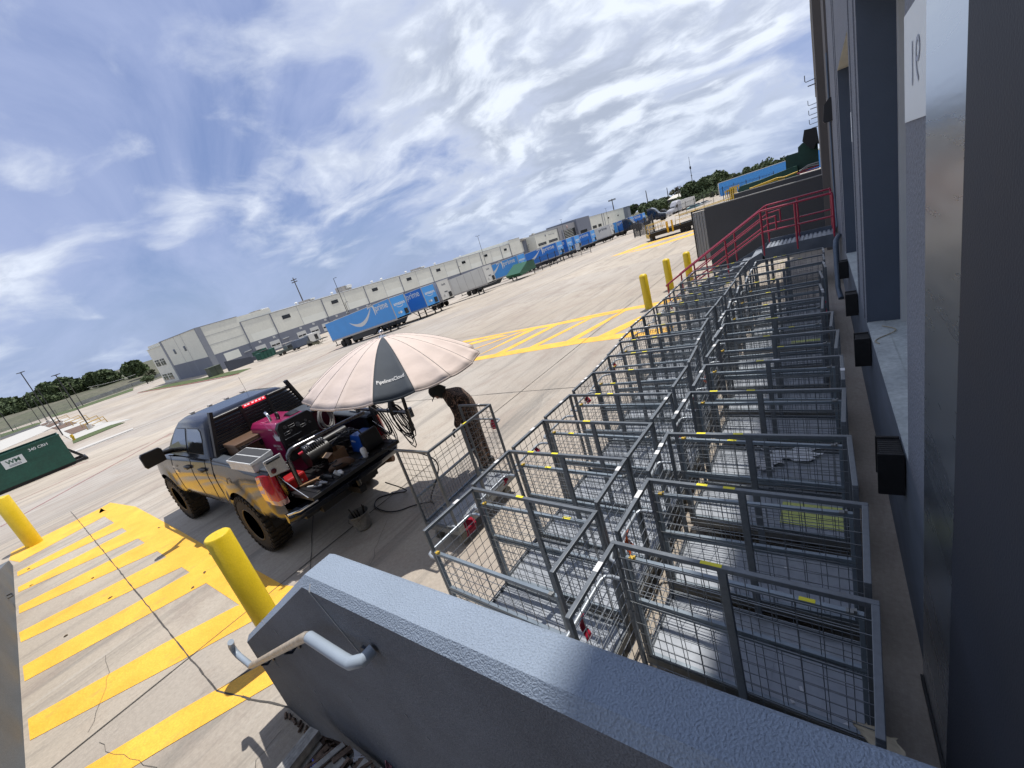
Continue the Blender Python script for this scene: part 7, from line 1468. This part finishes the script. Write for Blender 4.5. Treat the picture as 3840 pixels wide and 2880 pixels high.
for s_ in (-1, 1):
    mb = MB(); mb.lathe((0, 0, 0), [(.001, -.006), (.011, 0), (.001, .006)], 8); mb.v = [tuple(hp_(.088, s_ * .032, .012) + Vector(v)) for v in mb.v]; fig(mb, 'eye', M_cap, hd)
    mb = MB(); mb.loft([[hp_(-.01 + .02 * math.cos(t), s_ * yy, .0 + .03 * math.sin(t)) for t in [2 * math.pi * i / 8 for i in range(8)]] for yy in (.070, .088)]); fig(mb, 'ear', M_skin, hd)
mb = MB(); mb.bar(hp_(.092, -.02, -.065), hp_(.092, .02, -.065), .006, .006); fig(mb, 'mouth', M_cap, hd)
mb = MB(); rings = []
for k in range(7):
    a = math.pi / 2 * k / 6; z = .015 + .125 * math.sin(a); c = math.cos(a) * .98 + .02; rings.append([hp_(.112 * math.cos(t) * c, .092 * math.sin(t) * c, z) for t in [2 * math.pi * i / 18 for i in range(18)]])
mb.loft(rings); mb.loft([[hp_(.09, y * .9, .03) for y in (-.07, 0, .07)], [hp_(.165, y, .045 - abs(y) * .3) for y in (-.07, 0, .07)]], closed=False); cp = fig(mb, 'cap', M_cap)
mb = MB(); mb.loft([[hp_(-.02 + rr_ * math.cos(t), rr_ * .85 * math.sin(t), z) for t in [2 * math.pi * i / 14 for i in range(14)]] for rr_, z in ((.105, .03), (.108, -.04), (.10, -.11))], closed=True, caps=False); hr_ = fig(mb, 'neck_cloth', M_cap)
for s_, W in ((1, pp(.225, .21, .915)), (-1, pp(.225, -.18, .905))):
    jo = [(W, .030), (W + FW * .04 + Vector((0, 0, -.035)), .034), (W + FW * .065 + Vector((0, 0, -.075)), .026)]; ed = [(0, 1), (1, 2)]
    for k, (oy, ln) in enumerate(((-.026, .060), (-.009, .072), (.009, .068), (.025, .052))):
        b0_ = W + FW * .06 + SD * oy + Vector((0, 0, -.075)); i0 = len(jo); jo += [(b0_, .0105), (b0_ + FW * .008 + Vector((0, 0, -ln * .5)), .0095), (b0_ - FW * .008 + Vector((0, 0, -ln)), .008)]; ed += [(2, i0), (i0, i0 + 1), (i0 + 1, i0 + 2)]
    i0 = len(jo); jo += [(W + FW * .05 - SD * s_ * .034 + Vector((0, 0, -.045)), .011), (W + FW * .07 - SD * s_ * .048 + Vector((0, 0, -.075)), .009)]; ed += [(1, i0), (i0, i0 + 1)]
    skin('glove', jo, ed, M_glv, parent=pers)
for s_, f0_ in ((.14, -.02), (-.15, -.06)):
    mb = MB(); mb.loft([[pp(f0_ + f, s_ + w_ * a, z) for a, z in ((-1, .0), (1, .0), (1, hh * .6), (.5, hh), (-.5, hh), (-1, hh * .6))] for f, w_, hh in ((-.09, .035, .09), (-.05, .045, .13), (.04, .046, .12), (.12, .048, .075), (.17, .042, .055), (.20, .025, .04))]); fig(mb, 'boot', M_boot)
# ------------------------------------------------------------ heap of splintered wood at the foot of the guard wall
M_gw = mat('weathered_slat', (.25, .245, .235), .85, scale=4, fine=.25, bscale=30, col2=(.40, .39, .37), stretch=(1, 1, 1))
M_brk = mat('broken_wood_brown', (.09, .062, .048), .9, scale=9, fine=.35, bscale=40, col2=(.17, .12, .09))
cW = crop(1000, 2650, .28933)
dp = thing('slatted_crate', 'broken slatted crate heaped with wood scraps against the guard wall', 'crate', at_z(*cW(700, 620), .0)); o_ = Vector(dp.location)
for k in range(4):
    a = at_z(*cW(190 + k * 42, 795 + 20), .62); b_ = at_z(*cW(600 + k * 28, 300 + k * 14), .62); d_ = (a - b_).normalized(); mb = MB(); mb.bar(b_ - o_, a + d_ * .25 - o_, .022, .06); mb.build('slat', M_gw, dp)
mb = MB(); a = at_z(*cW(200, 800), .3) - o_; mb.box((a.x - .0, a.y - .25, 0 - o_.z), (a.x + .9, a.y + .0, .45 - o_.z)); 
rd = random.Random(31)
for k in range(96):
    u = rd.uniform(640, 1950); vmin = 330 + (u - 600) * .33; v = vmin + rd.uniform(0, 1) ** .8 * (820 - vmin) if vmin < 800 else 790
    z = .52 + rd.uniform(0, .12); p = at_z(*cW(u, max(v, vmin)), z)
    if p.y > .53: p.y = .51
    a = rd.uniform(-.6, .9) + math.pi / 2 * (rd.random() < .35); L5 = rd.uniform(.03, .20) if k % 5 else rd.uniform(.2, .34); dv2 = Vector((math.cos(a) * -.15, -abs(math.sin(a)) - .5, rd.uniform(-.25, .25))).normalized() * L5
    if (p + dv2).y > .52: dv2.y = -abs(dv2.y)
    w_ = rd.uniform(.015, .05); big = k % 5 == 0
    mb = MB(); mb.bar(p, p + dv2, w_ * (1.4 if big else 1), rd.uniform(.004, .014)); nm = 'wood_scrap'
    o = mb.build(nm, M_gw if (big or rd.random() < .25) else M_brk); o.parent = dp; o.location = -o_
rd = random.Random(8); mb = MB(); vs = []
nx_, ny2 = 40, 22
for i in range(nx_ + 1):
    for k in range(ny2 + 1):
        u = 480 + (2050 - 480) * i / nx_; vmin = 320 + (u - 560) * .34; v = vmin + (980 - vmin) * k / ny2 if vmin < 960 else 960 + k; z = .44 + rd.uniform(0, .09); p = at_z(*cW(u, v), z); p.y = min(p.y, .53); vs.append(p - o_)
mb.add(vs, [(i * (ny2 + 1) + k, (i + 1) * (ny2 + 1) + k, (i + 1) * (ny2 + 1) + k + 1, i * (ny2 + 1) + k + 1) for i in range(nx_) for k in range(ny2)]); mb.build('mulch_fill', M_brk, dp)
for k, (u, v, c, n_) in enumerate(((640, 790, (.02, .04, .35), 'blue'), (1620, 740, (.45, .20, .24), 'pink'), (1200, 650, (.45, .46, .5), 'clear'), (910, 660, (.4, .38, .36), 'grey'))):
    p = at_z(*cW(u, v), .60); mb = MB(); rd = random.Random(k); pts = [(p - o_) + Vector((rd.uniform(-.06, .06), rd.uniform(-.06, .02), rd.uniform(0, .05))) for _ in range(7)]; mb.add(pts, [(0, 1, 2), (0, 2, 3), (2, 4, 3), (3, 4, 5), (4, 6, 5)]); mb.build('plastic_scrap', mat('scrap_' + n_, c, .5), dp)
d = MB(); rd = random.Random(1)
for k in range(9): d.tube([pt + Vector((0, -.001, 0)) for pt in [Vector((-4.05 + k * .05 + rd.uniform(-.02, .02), .545 - rd.uniform(0, .03), .012)), Vector((-4.0 + k * .05, .53 - rd.uniform(0, .05), .02))]], .012, 5)
tag(d.build('dirt_clump', M_brk), kind='stuff')
